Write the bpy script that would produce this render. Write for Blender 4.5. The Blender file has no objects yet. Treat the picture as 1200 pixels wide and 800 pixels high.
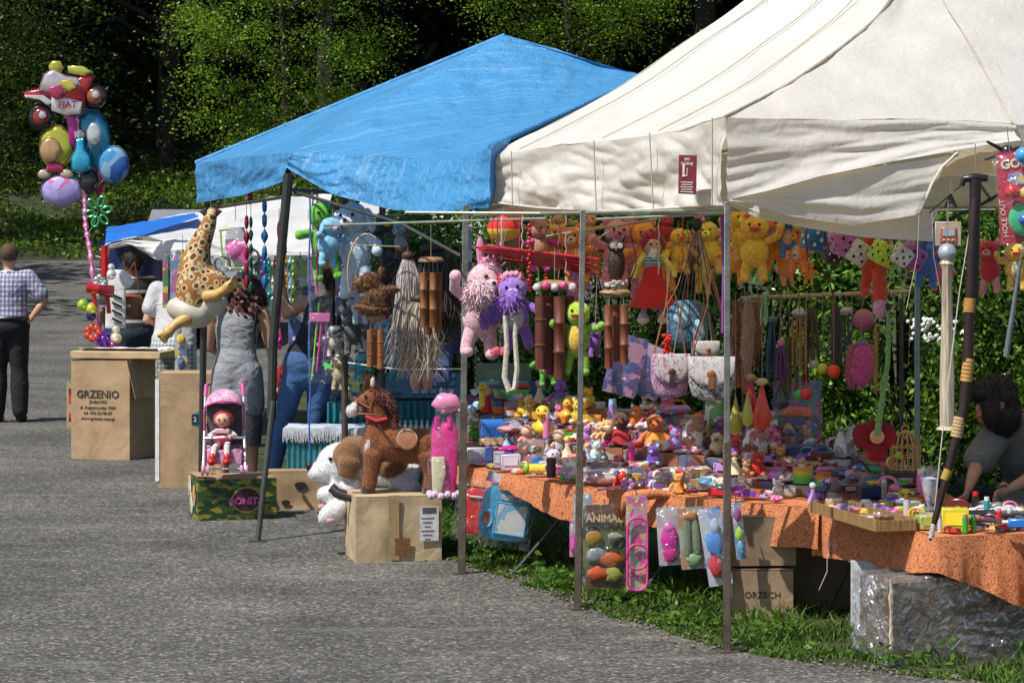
import bpy, math, random
import numpy as np
from mathutils import Vector, Matrix, Euler, noise
R = math.radians
PI = math.pi
rnd = random.Random(7)
sc = bpy.context.scene
COL = sc.collection
F, HZ, CH = 3150.0, 250.0, 2.0      # focal length in photo pixels, horizon row, eye height
def W(px, py, d):
 """a point of the place from its bearing and its distance"""
 return Vector(((px - 600) * d / F, d, CH - (py - HZ) * d / F))
def G(px, py):
 d = CH * F / (py - HZ)
 return Vector(((px - 600) * d / F, d, 0.0))
def S(pxl, d):
 return pxl * d / F
# ------------------------------------------------------------------ materials
MATS = {}
def nodes(name):
 m = bpy.data.materials.new(name)
 m.use_nodes = True
 nt = m.node_tree
 b = nt.nodes['Principled BSDF']
 return m, nt, b
def N(nt, typ, **kw):
 n = nt.nodes.new(typ)
 for k, v in kw.items():
  if k in n.inputs:
   n.inputs[k].default_value = v
  else:
   setattr(n, k, v)
 return n
def L(nt, a, b):
 nt.links.new(a, b)
def ramp(nt, fac, stops, interp='LINEAR'):
 r = nt.nodes.new('ShaderNodeValToRGB')
 r.color_ramp.interpolation = interp
 el = r.color_ramp.elements
 while len(el) < len(stops):
  el.new(0.5)
 for e, (p, c) in zip(el, stops):
  e.position = p
  e.color = (*c, 1) if len(c) == 3 else c
 if fac is not None:
  L(nt, fac, r.inputs[0])
 return r
def C4(c):
 return (c[0], c[1], c[2], 1)
def dk(c, k):
 return tuple(max(0, min(1, x * k)) for x in c)
def plain(c, rough=0.55, var=0.18, scale=30, bump=0.0, bscale=80, metal=0, coat=0, sheen=0, trans=0.0):
 key = ('p', tuple(round(x, 3) for x in c), rough, var, scale, bump, bscale, metal, coat, sheen, trans)
 if key in MATS:
  return MATS[key]
 m, nt, b = nodes('surface')
 tc = N(nt, 'ShaderNodeTexCoord')
 n1 = N(nt, 'ShaderNodeTexNoise', Scale=scale, Detail=5.0)
 L(nt, tc.outputs['Object'], n1.inputs['Vector'])
 r = ramp(nt, n1.outputs['Fac'], [(0.3, dk(c, 1 - var)), (0.7, dk(c, 1 + var))])
 L(nt, r.outputs[0], b.inputs['Base Color'])
 b.inputs['Roughness'].default_value = rough
 b.inputs['Metallic'].default_value = metal
 b.inputs['Coat Weight'].default_value = coat
 if sheen:
  b.inputs['Sheen Weight'].default_value = sheen
  b.inputs['Sheen Roughness'].default_value = 0.5
 if bump:
  n2 = N(nt, 'ShaderNodeTexNoise', Scale=bscale, Detail=4.0)
  L(nt, tc.outputs['Object'], n2.inputs['Vector'])
  bp = N(nt, 'ShaderNodeBump', Strength=bump, Distance=0.01)
  L(nt, n2.outputs['Fac'], bp.inputs['Height'])
  L(nt, bp.outputs[0], b.inputs['Normal'])
 if trans:
  tr = N(nt, 'ShaderNodeBsdfTranslucent')
  L(nt, r.outputs[0], tr.inputs['Color'])
  mx = N(nt, 'ShaderNodeMixShader')
  mx.inputs[0].default_value = trans
  L(nt, b.outputs[0], mx.inputs[1])
  L(nt, tr.outputs[0], mx.inputs[2])
  L(nt, mx.outputs[0], nt.nodes['Material Output'].inputs[0])
 MATS[key] = m
 return m
def plastic(c, rough=0.28):
 return plain(c, rough, 0.06, 12, 0, 80, 0, 0.3)
def plush(c):
 return plain(c, 0.9, 0.28, 60, 0.6, 160, 0, 0, 0.4)
def cloth(c, trans=0.0):
 return plain(c, 0.85, 0.14, 14, 0.35, 220, 0, 0, 0.1, trans)
def foil(c):
 return plain(c, 0.2, 0.2, 6, 0.35, 14, 0.45, 0.4)
def wood(c):
 key = ('w', c)
 if key in MATS:
  return MATS[key]
 m, nt, b = nodes('wood')
 tc = N(nt, 'ShaderNodeTexCoord')
 mp = N(nt, 'ShaderNodeMapping')
 mp.inputs['Scale'].default_value = (40, 40, 4)
 L(nt, tc.outputs['Object'], mp.inputs[0])
 n1 = N(nt, 'ShaderNodeTexNoise', Scale=2.0, Detail=6.0)
 L(nt, mp.outputs[0], n1.inputs['Vector'])
 r = ramp(nt, n1.outputs['Fac'], [(0.3, dk(c, .5)), (0.55, c), (0.75, dk(c, 1.35))])
 L(nt, r.outputs[0], b.inputs['Base Color'])
 b.inputs['Roughness'].default_value = 0.5
 bp = N(nt, 'ShaderNodeBump', Strength=0.3, Distance=0.004)
 L(nt, n1.outputs['Fac'], bp.inputs['Height'])
 L(nt, bp.outputs[0], b.inputs['Normal'])
 MATS[key] = m
 return m
def prints(cols, scale=30, rough=0.3, stretch=(1, 1, 1)):
 """printed packaging: irregular coloured patches"""
 key = ('pr', tuple(cols), scale, rough, stretch)
 if key in MATS:
  return MATS[key]
 m, nt, b = nodes('printed')
 tc = N(nt, 'ShaderNodeTexCoord')
 mp = N(nt, 'ShaderNodeMapping')
 mp.inputs['Scale'].default_value = stretch
 L(nt, tc.outputs['Object'], mp.inputs[0])
 dn = N(nt, 'ShaderNodeTexNoise', Scale=scale * .8, Detail=2.0)
 L(nt, mp.outputs[0], dn.inputs['Vector'])
 mixv = N(nt, 'ShaderNodeMix')
 mixv.data_type = 'VECTOR'
 mixv.inputs[0].default_value = 0.07
 L(nt, mp.outputs[0], mixv.inputs[4])
 L(nt, dn.outputs['Color'], mixv.inputs[5])
 v = N(nt, 'ShaderNodeTexVoronoi', Scale=scale)
 L(nt, mixv.outputs[1], v.inputs['Vector'])
 sp = N(nt, 'ShaderNodeSeparateColor')
 L(nt, v.outputs['Color'], sp.inputs[0])
 k = len(cols)
 r = ramp(nt, sp.outputs[0], [(i / k, c) for i, c in enumerate(cols)], 'CONSTANT')
 L(nt, r.outputs[0], b.inputs['Base Color'])
 b.inputs['Roughness'].default_value = rough
 MATS[key] = m
 return m
def film(den=1.0):
 """clear crinkled plastic film"""
 if ('film', den) in MATS:
  return MATS[('film', den)]
 m, nt, b = nodes('clear_film')
 nt.nodes.remove(b)
 tc = N(nt, 'ShaderNodeTexCoord')
 n1 = N(nt, 'ShaderNodeTexNoise', Scale=18.0, Detail=3.0, Distortion=1.5)
 L(nt, tc.outputs['Object'], n1.inputs['Vector'])
 bp = N(nt, 'ShaderNodeBump', Strength=0.9, Distance=0.02)
 L(nt, n1.outputs['Fac'], bp.inputs['Height'])
 g = N(nt, 'ShaderNodeBsdfGlossy', Roughness=0.12)
 L(nt, bp.outputs[0], g.inputs['Normal'])
 d = N(nt, 'ShaderNodeBsdfDiffuse')
 d.inputs[0].default_value = (.8, .82, .85, 1)
 L(nt, bp.outputs[0], d.inputs['Normal'])
 t = N(nt, 'ShaderNodeBsdfTransparent')
 a = N(nt, 'ShaderNodeMixShader')
 a.inputs[0].default_value = 0.22
 L(nt, g.outputs[0], a.inputs[1])
 L(nt, d.outputs[0], a.inputs[2])
 mx = N(nt, 'ShaderNodeMixShader')
 fac = ramp(nt, n1.outputs['Fac'], [(0.38, (.05 * den,) * 3), (0.58, (.12 * den,) * 3), (.75, (.38 * min(den, 2),) * 3)])
 L(nt, fac.outputs[0], mx.inputs[0])
 L(nt, t.outputs[0], mx.inputs[1])
 L(nt, a.outputs[0], mx.inputs[2])
 L(nt, mx.outputs[0], nt.nodes['Material Output'].inputs[0])
 MATS[('film', den)] = m
 return m
def leafmat(c, var=0.5, trans=0.35, rough=0.45, name='leaf'):
 key = ('lf', c, var)
 if key in MATS:
  return MATS[key]
 m, nt, b = nodes(name)
 g = N(nt, 'ShaderNodeNewGeometry')
 r = ramp(nt, g.outputs['Random Per Island'], [(0, dk(c, 1 - var)), (0.5, c), (1, (c[0] * (1 + var) * 1.2, c[1] * (1 + var), c[2] * (1 + var * .3)))])
 L(nt, r.outputs[0], b.inputs['Base Color'])
 b.inputs['Roughness'].default_value = rough
 b.inputs['Specular IOR Level'].default_value = 0.35
 tr = N(nt, 'ShaderNodeBsdfTranslucent')
 L(nt, r.outputs[0], tr.inputs['Color'])
 mx = N(nt, 'ShaderNodeMixShader')
 mx.inputs[0].default_value = trans
 L(nt, b.outputs[0], mx.inputs[1])
 L(nt, tr.outputs[0], mx.inputs[2])
 L(nt, mx.outputs[0], nt.nodes['Material Output'].inputs[0])
 MATS[key] = m
 return m
WHITE, OFFW, BLACK = (.75, .74, .71), (.62, .58, .5), (.012, .012, .014)
GREY, DGREY, LGREY = (.25, .25, .25), (.07, .07, .075), (.5, .5, .5)
RED, DRED, ORANGE, YEL = (.6, .02, .02), (.22, .01, .015), (.75, .2, .02), (.8, .55, .04)
GREEN, LIME, DGREEN, TEAL = (.06, .35, .04), (.35, .6, .04), (.02, .1, .03), (.02, .3, .32)
BLUE, LBLUE, NAVY, SKYB = (.02, .12, .55), (.12, .4, .7), (.01, .02, .09), (.3, .6, .8)
PINK, HOT, LPINK, PURP, LILAC = (.75, .2, .38), (.75, .03, .3), (.78, .45, .52), (.18, .05, .4), (.45, .28, .65)
BROWN, DBROWN, TAN, CREAM, SKIN = (.18, .07, .025), (.05, .02, .01), (.42, .27, .13), (.7, .6, .4), (.5, .26, .16)
GOLD, MAG = (.6, .35, .05), (.55, .03, .4)
# ------------------------------------------------------------------ mesh builder
def rot(r):
 return Euler(r).to_matrix() if not isinstance(r, Matrix) else r
class MB:
 def __init__(s):
  s.v, s.f, s.m = [], [], []
 def add(s, vs, fs, m=0):
  o = len(s.v)
  s.v += [tuple(x) for x in vs]
  s.f += [tuple(i + o for i in f) for f in fs]
  s.m += [m] * len(fs)
  return s
 def box(s, c, d, r=(0, 0, 0), m=0, bev=0.0, taper=1.0):
  c = Vector(c)
  Rm = rot(r)
  x, y, z = d[0] / 2, d[1] / 2, d[2] / 2
  if bev <= 0:
   P = [(-x, -y, -z), (x, -y, -z), (x, y, -z), (-x, y, -z), (-x * taper, -y * taper, z), (x * taper, -y * taper, z), (x * taper, y * taper, z), (-x * taper, y * taper, z)]
   return s.add([c + Rm @ Vector(p) for p in P], [(0, 3, 2, 1), (4, 5, 6, 7), (0, 1, 5, 4), (1, 2, 6, 5), (2, 3, 7, 6), (3, 0, 4, 7)], m)
  b = min(bev, x * .95, y * .95, z * .95)
  vs, idx = [], {}
  for sx in (-1, 1):
   for sy in (-1, 1):
    for sz in (-1, 1):
     t = taper if sz > 0 else 1
     for k, (ax, ay, az) in enumerate(((0, b, b), (b, 0, b), (b, b, 0))):
      idx[(sx, sy, sz, k)] = len(vs)
      vs.append(c + Rm @ Vector((sx * (x - ax) * t, sy * (y - ay) * t, sz * (z - az))))
  fs = []
  for a in (-1, 1):
   fs.append([idx[(a, p, q, 0)] for p, q in ((-1, -1), (1, -1), (1, 1), (-1, 1))][::a])
   fs.append([idx[(p, a, q, 1)] for p, q in ((-1, -1), (-1, 1), (1, 1), (1, -1))][::a])
   fs.append([idx[(p, q, a, 2)] for p, q in ((-1, -1), (1, -1), (1, 1), (-1, 1))][::a])
  for p in (-1, 1):
   for q in (-1, 1):
    o = p * q
    fs.append([idx[(-1, p, q, 1)], idx[(1, p, q, 1)], idx[(1, p, q, 2)], idx[(-1, p, q, 2)]][::-o])
    fs.append([idx[(p, -1, q, 0)], idx[(p, 1, q, 0)], idx[(p, 1, q, 2)], idx[(p, -1, q, 2)]][::o])
    fs.append([idx[(p, q, -1, 0)], idx[(p, q, 1, 0)], idx[(p, q, 1, 1)], idx[(p, q, -1, 1)]][::-o])
    for r_ in (-1, 1):
     fs.append([idx[(p, q, r_, 0)], idx[(p, q, r_, 1)], idx[(p, q, r_, 2)]][::p * q * r_])
  return s.add(vs, fs, m)
 def ell(s, c, r, ro=(0, 0, 0), m=0, n=14, k=9, lump=0.0, sq=1.0):
  if isinstance(r, (int, float)):
   r = (r, r, r)
  c = Vector(c)
  Rm = rot(ro)
  vs, fs = [], []
  off = rnd.random() * 50
  for j in range(k + 1):
   a = PI * j / k
   for i in range(n):
    b = 2 * PI * i / n
    q = Vector((math.sin(a) * math.cos(b), math.sin(a) * math.sin(b), math.cos(a)))
    if sq != 1.0:
     q = Vector([math.copysign(abs(t) ** sq, t) for t in q])
    if lump:
     q *= 1 + lump * noise.noise(q * 3 + Vector((off, 0, 0)))
    vs.append(c + Rm @ Vector((q.x * r[0], q.y * r[1], q.z * r[2])))
  for j in range(k):
   for i in range(n):
    i2 = (i + 1) % n
    fs.append((j * n + i, (j + 1) * n + i, (j + 1) * n + i2, j * n + i2))
  return s.add(vs, fs, m)
 def tube(s, pts, rad, n=8, m=0, cap=True, flat=1.0, up=None):
  pts = [Vector(p) for p in pts]
  if not isinstance(rad, (list, tuple)):
   rad = [rad] * len(pts)
  vs, fs = [], []
  u = None
  for i, p in enumerate(pts):
   t = (pts[min(i + 1, len(pts) - 1)] - pts[max(i - 1, 0)])
   t = t.normalized() if t.length > 1e-9 else Vector((0, 0, 1))
   if u is None:
    ref = Vector(up) if up else (Vector((0, 0, 1)) if abs(t.z) < .9 else Vector((1, 0, 0)))
    u = t.cross(ref).normalized()
   u = (u - t * u.dot(t))
   u = u.normalized() if u.length > 1e-6 else t.orthogonal().normalized()
   w = t.cross(u)
   for k in range(n):
    a = 2 * PI * k / n
    vs.append(p + (u * math.cos(a) + w * math.sin(a) * flat) * rad[i])
  for i in range(len(pts) - 1):
   for k in range(n):
    k2 = (k + 1) % n
    fs.append((i * n + k, i * n + k2, (i + 1) * n + k2, (i + 1) * n + k))
  if cap:
   fs.append(tuple(range(n))[::-1])
   fs.append(tuple((len(pts) - 1) * n + k for k in range(n)))
  return s.add(vs, fs, m)
 def lathe(s, prof, c=(0, 0, 0), n=16, m=0, ro=(0, 0, 0)):
  c = Vector(c)
  Rm = rot(ro)
  vs, fs = [], []
  for r_, z in prof:
   for i in range(n):
    a = 2 * PI * i / n
    vs.append(c + Rm @ Vector((r_ * math.cos(a), r_ * math.sin(a), z)))
  for j in range(len(prof) - 1):
   for i in range(n):
    i2 = (i + 1) % n
    fs.append((j * n + i, j * n + i2, (j + 1) * n + i2, (j + 1) * n + i))
  fs.append(tuple(range(n))[::-1])
  fs.append(tuple((len(prof) - 1) * n + i for i in range(n)))
  return s.add(vs, fs, m)
 def prism(s, poly, th, c=(0, 0, 0), ro=(0, 0, 0), m=0, puff=0.0):
  """poly in local x,z; thickness along y; puff pads the faces outwards"""
  c = Vector(c)
  Rm = rot(ro)
  n = len(poly)
  if not puff:
   vs = [c + Rm @ Vector((x, -th / 2, z)) for x, z in poly] + [c + Rm @ Vector((x, th / 2, z)) for x, z in poly]
   fs = [tuple(range(n)), tuple(range(2 * n - 1, n - 1, -1))]
   fs += [(i, i + n, (i + 1) % n + n, (i + 1) % n) for i in range(n)]
   return s.add(vs, fs, m)
  cx = sum(p[0] for p in poly) / n
  cz = sum(p[1] for p in poly) / n
  lv = [(1, 0), (.93, .45), (.75, .75), (.4, .95), (0.02, 1)]
  vs, fs = [], []
  for sg in (-1, 1):
   o = len(vs)
   for k, h in lv:
    for x, z in poly:
     vs.append(c + Rm @ Vector((cx + (x - cx) * k, sg * (th / 2 + puff * h), cz + (z - cz) * k)))
   for j in range(len(lv) - 1):
    for i in range(n):
     i2 = (i + 1) % n
     q = (o + j * n + i, o + j * n + i2, o + (j + 1) * n + i2, o + (j + 1) * n + i)
     fs.append(q if sg < 0 else q[::-1])
  o = len(lv) * n
  fs += [(i, i + o, (i + 1) % n + o, (i + 1) % n) for i in range(n)]
  return s.add(vs, fs, m)
 def grid(s, fn, nu, nv, m=0):
  vs = [fn(i / nu, j / nv) for j in range(nv + 1) for i in range(nu + 1)]
  w = nu + 1
  fs = [(j * w + i, j * w + i + 1, (j + 1) * w + i + 1, (j + 1) * w + i) for j in range(nv) for i in range(nu)]
  return s.add(vs, fs, m)
 def text(s, txt, size, c, ro=(PI / 2, 0, 0), m=0, th=0.0006, bold=0.0, sx=1.0):
  cu = bpy.data.curves.new('lettering', 'FONT')
  cu.body = txt
  cu.size = size
  cu.align_x = 'CENTER'
  cu.align_y = 'CENTER'
  cu.extrude = th
  cu.offset = bold
  cu.resolution_u = 2
  cu.space_line = 1.05
  o = bpy.data.objects.new('lettering', cu)
  me = o.to_mesh()
  Rm = rot(ro)
  c = Vector(c)
  s.add([c + Rm @ Vector((v.co.x * sx, v.co.y, v.co.z)) for v in me.vertices], [tuple(p.vertices) for p in me.polygons], m)
  o.to_mesh_clear()
  bpy.data.objects.remove(o)
  bpy.data.curves.remove(cu)
  return s
 def fur(s, dens, ln, m=0, lean=(0, 0, -.6), w=0.25):
  """short pile standing off every face"""
  vs, fs = [], []
  o = 0
  lean = Vector(lean)
  for f in list(s.f):
   P = [Vector(s.v[i]) for i in f[:4]]
   if len(P) < 3:
    continue
   nn = (P[1] - P[0]).cross(P[2] - P[0])
   if len(P) == 4:
    nn = (P[2] - P[0]).cross(P[3] - P[1])
   A = nn.length / 2
   if A < 1e-9:
    continue
   nn.normalize()
   k = A * dens
   k = int(k) + (rnd.random() < k % 1)
   for _ in range(k):
    a, b = rnd.random(), rnd.random()
    q = P[0].lerp(P[1], a).lerp((P[3] if len(P) > 3 else P[2]).lerp(P[2], a), b)
    d = (nn + lean * rnd.uniform(.5, 1.2) + Vector((rnd.uniform(-.5, .5), rnd.uniform(-.5, .5), rnd.uniform(-.5, .5)))).normalized() * ln * rnd.uniform(.6, 1.3)
    e = d.orthogonal().normalized() * ln * w * .5
    e.rotate(Matrix.Rotation(rnd.random() * 6.28, 3, d))
    vs += [q - e, q + e, q + d]
    fs.append((o, o + 1, o + 2))
    o += 3
  return s.add(vs, fs, m)
 def ob(s, name, mats, parent=None, smooth=True, angle=None):
  me = bpy.data.meshes.new(name)
  me.from_pydata(s.v, [], s.f)
  if not isinstance(mats, (list, tuple)):
   mats = [mats]
  for m in mats:
   me.materials.append(m)
  if len(mats) > 1:
   me.polygons.foreach_set('material_index', s.m)
  me.polygons.foreach_set('use_smooth', [smooth] * len(s.f))
  if smooth:
   try:
    me.set_sharp_from_angle(angle=R(angle or 42))
   except Exception:
    pass
  me.update()
  o = bpy.data.objects.new(name, me)
  COL.objects.link(o)
  if parent is not None:
   o.parent = parent
  return o
def blob(mb, name, mat, parent=None, vox=0.012, it=4, extra=None, furd=0, furl=.01, lean=(0, 0, -.6)):
 """melt overlapping lumps into ONE continuous surface"""
 me = bpy.data.meshes.new(name)
 me.from_pydata(mb.v, [], mb.f)
 o = bpy.data.objects.new(name, me)
 COL.objects.link(o)
 md = o.modifiers.new('r', 'REMESH')
 md.mode = 'VOXEL'
 md.voxel_size = vox
 md.use_smooth_shade = True
 if it:
  sm = o.modifiers.new('s', 'SMOOTH')
  sm.iterations = it
  sm.factor = 0.5
 dg = bpy.context.evaluated_depsgraph_get()
 dg.update()
 me2 = bpy.data.meshes.new_from_object(o.evaluated_get(dg))
 bpy.data.objects.remove(o)
 bpy.data.meshes.remove(me)
 q = MB()
 q.v = [tuple(v.co) for v in me2.vertices]
 q.f = [tuple(p.vertices) for p in me2.polygons]
 q.m = [0] * len(q.f)
 bpy.data.meshes.remove(me2)
 if furd:
  q.fur(furd, furl, 0, lean)
 if extra is not None:
  q.add(extra.v, extra.f)
 return q.ob(name, mat, parent, angle=80)
# ------------------------------------------------------------------ things
LAB = {}
def tag(o, label, cat, group=None):
 if label in LAB and not (group and LAB[label] == group):
  print('DUPLICATE LABEL', label)
 LAB[label] = group
 o['label'] = label
 o['category'] = cat
 if group:
  o['group'] = group
 return o
def thing(name, label, cat, loc=(0, 0, 0), rz=0.0, group=None, rx=0.0, ry=0.0):
 o = bpy.data.objects.new(name, None)
 COL.objects.link(o)
 o.location = loc
 o.rotation_euler = (rx, ry, rz)
 o.empty_display_size = 0.1
 return tag(o, label, cat, group)
def setkind(o, kind='structure'):
 o['kind'] = kind
 return o
def coons(b, t, l, r):
 """patch through four border polylines: b,t run u=0..1, l,r run v=0..1 (b below, t above)"""
 def pl(P):
  P = [Vector(p) for p in P]
  d = [0]
  for a, c in zip(P, P[1:]):
   d.append(d[-1] + (c - a).length)
  T = d[-1] or 1
  def f(x):
   x *= T
   for i in range(len(P) - 1):
    if x <= d[i + 1] + 1e-9:
     return P[i].lerp(P[i + 1], (x - d[i]) / max(1e-9, d[i + 1] - d[i]))
   return P[-1]
  return f
 B, T_, L_, R_ = pl(b), pl(t), pl(l), pl(r)
 def f(u, v):
  return (B(u) * (1 - v) + T_(u) * v) + (L_(v) * (1 - u) + R_(v) * u) - ((B(0) * (1 - u) + B(1) * u) * (1 - v) + (T_(0) * (1 - u) + T_(1) * u) * v)
 return f
def wr(p, s, a, st=(1, 1, 1)):
 return noise.fractal(Vector((p[0] * s * st[0], p[1] * s * st[1], p[2] * s * st[2])), 0.8, 2.2, 3) * a
# ------------------------------------------------------------------ camera, sky, sun
cam_d = bpy.data.cameras.new('camera')
cam = bpy.data.objects.new('camera', cam_d)
COL.objects.link(cam)
cam.location = (0, 0, CH)
cam.rotation_euler = (R(90), 0, 0)
cam_d.sensor_width = 36
cam_d.lens = 36 * F / 1200
cam_d.shift_y = -150 / 1200
cam_d.clip_end = 500
cam_d.clip_start = 0.5
sc.camera = cam
SUN = Vector((-0.62, -0.50, 1.22)).normalized()
el = math.asin(SUN.z)
az = math.atan2(SUN.x, SUN.y)
w = bpy.data.worlds.new('World')
sc.world = w
w.use_nodes = True
wn = w.node_tree
sky = wn.nodes.new('ShaderNodeTexSky')
sky.sky_type = 'NISHITA'
sky.sun_disc = False
sky.sun_elevation = el
sky.sun_rotation = az
bg = wn.nodes['Background']
wn.links.new(sky.outputs[0], bg.inputs[0])
bg.inputs[1].default_value = 0.10
sd = bpy.data.lights.new('sun', 'SUN')
sd.energy = 5.0
sd.angle = R(0.5)
sd.color = (1, .955, .88)
so = bpy.data.objects.new('sun', sd)
COL.objects.link(so)
so.rotation_euler = SUN.to_track_quat('Z', 'Y').to_euler()
sc.view_settings.view_transform = 'Standard'
sc.view_settings.look = 'None'
sc.view_settings.gamma = 1
sc.view_settings.exposure = 0.18
sc.cycles.max_bounces = 8
sc.cycles.transparent_max_bounces = 24
sc.cycles.use_denoising = True
def sstep(a, b, x):
 t = max(0, min(1, (x - a) / (b - a)))
 return t * t * (3 - 2 * t)
def gz(x, y):
 z = 0.0
 if y > 28:
  z += 1.1 * (min(y, 56) - 28) ** 2 / 28 ** 2 + max(0, min(y, 56) - 56)
 if y > 56:
  z += (y - 56) * 0.16
 if y > 66:
  z += (y - 66) * 0.42
 return z
EDGE = [(8.0, 5.6), (10.6, 3.0), (11.77, 1.53), (12.23, 1.03), (13.46, .43), (14.7, 0), (15.75, -.45), (18.1, -1.26), (20.3, -1.9), (24, -2.4), (30, -2.5), (42, 0.5), (56, 3)]
def edge_x(y):
 for (a, xa), (b, xb) in zip(EDGE, EDGE[1:]):
  if y <= b:
   t = max(0, (y - a) / (b - a))
   return xa + (xb - xa) * t
 return EDGE[-1][1]
def ground_mat():
 m, nt, b = nodes('ground')
 tc = N(nt, 'ShaderNodeTexCoord')
 n1 = N(nt, 'ShaderNodeTexNoise', Scale=1.3, Detail=8.0)
 n2 = N(nt, 'ShaderNodeTexNoise', Scale=45.0, Detail=6.0)
 L(nt, tc.outputs['Object'], n1.inputs['Vector'])
 L(nt, tc.outputs['Object'], n2.inputs['Vector'])
 r1 = ramp(nt, n1.outputs['Fac'], [(0.35, (.02, .032, .008)), (0.62, (.05, .065, .018)), (.75, (.09, .07, .045))])
 r2 = ramp(nt, n2.outputs['Fac'], [(0.3, (.3,) * 3), (0.7, (1.3,) * 3)])
 mx = N(nt, 'ShaderNodeMix')
 mx.data_type = 'RGBA'
 mx.blend_type = 'MULTIPLY'
 mx.inputs[0].default_value = 1
 L(nt, r1.outputs[0], mx.inputs[6])
 L(nt, r2.outputs[0], mx.inputs[7])
 L(nt, mx.outputs[2], b.inputs['Base Color'])
 b.inputs['Roughness'].default_value = 0.95
 bp = N(nt, 'ShaderNodeBump', Strength=0.8, Distance=0.02)
 L(nt, n2.outputs['Fac'], bp.inputs['Height'])
 L(nt, bp.outputs[0], b.inputs['Normal'])
 return m
g = MB()
ys = [4, 8, 12, 16, 20, 24, 28, 31, 34, 37, 40, 43, 46, 49, 52, 54, 56, 58, 60, 62, 64, 66, 70, 75, 80, 90, 100, 120, 160, 240]
xs = [-150, -80, -50, -35, -28, -22, -18, -15, -12, -10, -8, -6, -4, -2, 0, 2, 4, 6, 8, 10, 13, 17, 22, 30, 45, 80, 150]
vs = [(x, y, gz(x, y) + (0.5 * noise.noise(Vector((x * .2, y * .2, 0))) if y > 58 else 0)) for y in ys for x in xs]
nx = len(xs)
fs = [(j * nx + i, j * nx + i + 1, (j + 1) * nx + i + 1, (j + 1) * nx + i) for j in range(len(ys) - 1) for i in range(nx - 1)]
g.add(vs, fs)
setkind(g.ob('ground', ground_mat()))
def road_mat():
 m, nt, b = nodes('asphalt')
 tc = N(nt, 'ShaderNodeTexCoord')
 ch = N(nt, 'ShaderNodeTexVoronoi', Scale=68.0)
 fi = N(nt, 'ShaderNodeTexNoise', Scale=75.0, Detail=7.0, Roughness=0.75)
 lo = N(nt, 'ShaderNodeTexNoise', Scale=0.9, Detail=7.0, Roughness=0.6)
 mp = N(nt, 'ShaderNodeMapping')
 mp.inputs['Scale'].default_value = (0.5, 2.2, 1)
 mp.inputs['Rotation'].default_value = (0, 0, R(-18))
 L(nt, tc.outputs['Object'], mp.inputs[0])
 st = N(nt, 'ShaderNodeTexNoise', Scale=1.6, Detail=6.0, Roughness=0.65)
 L(nt, mp.outputs[0], st.inputs['Vector'])
 for n in (ch, fi, lo):
  L(nt, tc.outputs['Object'], n.inputs['Vector'])
 sp = N(nt, 'ShaderNodeSeparateColor')
 L(nt, ch.outputs['Color'], sp.inputs[0])
 stones = ramp(nt, sp.outputs[0], [(0, (.06, .06, .062)), (.28, (.082, .081, .078)), (.60, (.125, .122, .114)), (.84, (.18, .172, .15)), (.95, (.28, .26, .22))], 'CONSTANT')
 fine = ramp(nt, fi.outputs['Fac'], [(.36, (.5,) * 3), (.5, (.97,) * 3), (.66, (1.5, 1.49, 1.44))])
 mx = N(nt, 'ShaderNodeMix')
 mx.data_type = 'RGBA'
 mx.blend_type = 'MULTIPLY'
 mx.inputs[0].default_value = 1
 L(nt, stones.outputs[0], mx.inputs[6])
 L(nt, fine.outputs[0], mx.inputs[7])
 wear = ramp(nt, lo.outputs['Fac'], [(.36, (.72,) * 3), (.62, (1.22, 1.2, 1.15))])
 mx2 = N(nt, 'ShaderNodeMix')
 mx2.data_type = 'RGBA'
 mx2.blend_type = 'MULTIPLY'
 mx2.inputs[0].default_value = 1
 L(nt, mx.outputs[2], mx2.inputs[6])
 L(nt, wear.outputs[0], mx2.inputs[7])
 dust = ramp(nt, st.outputs['Fac'], [(.56, (0, 0, 0)), (.74, (.5,) * 3)])
 mx3 = N(nt, 'ShaderNodeMix')
 mx3.data_type = 'RGBA'
 L(nt, dust.outputs[0], mx3.inputs[0])
 L(nt, mx2.outputs[2], mx3.inputs[6])
 mx3.inputs[7].default_value = (.26, .25, .225, 1)
 L(nt, mx3.outputs[2], b.inputs['Base Color'])
 b.inputs['Roughness'].default_value = 0.85
 b.inputs['Specular IOR Level'].default_value = 0.25
 bp = N(nt, 'ShaderNodeBump', Strength=.8, Distance=0.007)
 L(nt, sp.outputs[1], bp.inputs['Height'])
 L(nt, bp.outputs[0], b.inputs['Normal'])
 return m
g = MB()
rows = []
y = 4.0
while y <= 56.01:
 rows.append(y)
 y += 0.12 if y < 20 else 1.0
vs = []
for y in rows:
 ex = edge_x(y) + 0.05 * noise.fractal(Vector((y * 2.2, 0, 0)), 1, 2, 3)
 for x in (-60, -30, -14, -10, -7, -5, -3.5, ex):
  x = min(x, ex)
  vs.append((x, y, gz(x, y) + 0.005))
k = 8
g.add(vs, [(j * k + i, j * k + i + 1, (j + 1) * k + i + 1, (j + 1) * k + i) for j in range(len(rows) - 1) for i in range(k - 1)])
setkind(g.ob('road', road_mat()))
g = MB()
for _ in range(1000):
 y = rnd.uniform(10.8, 19)
 x = edge_x(y) + rnd.gauss(0.02, 0.09)
 r = rnd.uniform(.003, .010)
 g.box((x, y, .006 + r * .3), (r * 2, r * 1.6, r), (rnd.random(), rnd.random(), rnd.random() * 3))
o = setkind(g.ob('gravel', plain((.16, .14, .11), .9, .35, 20), smooth=False), 'stuff')
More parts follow.
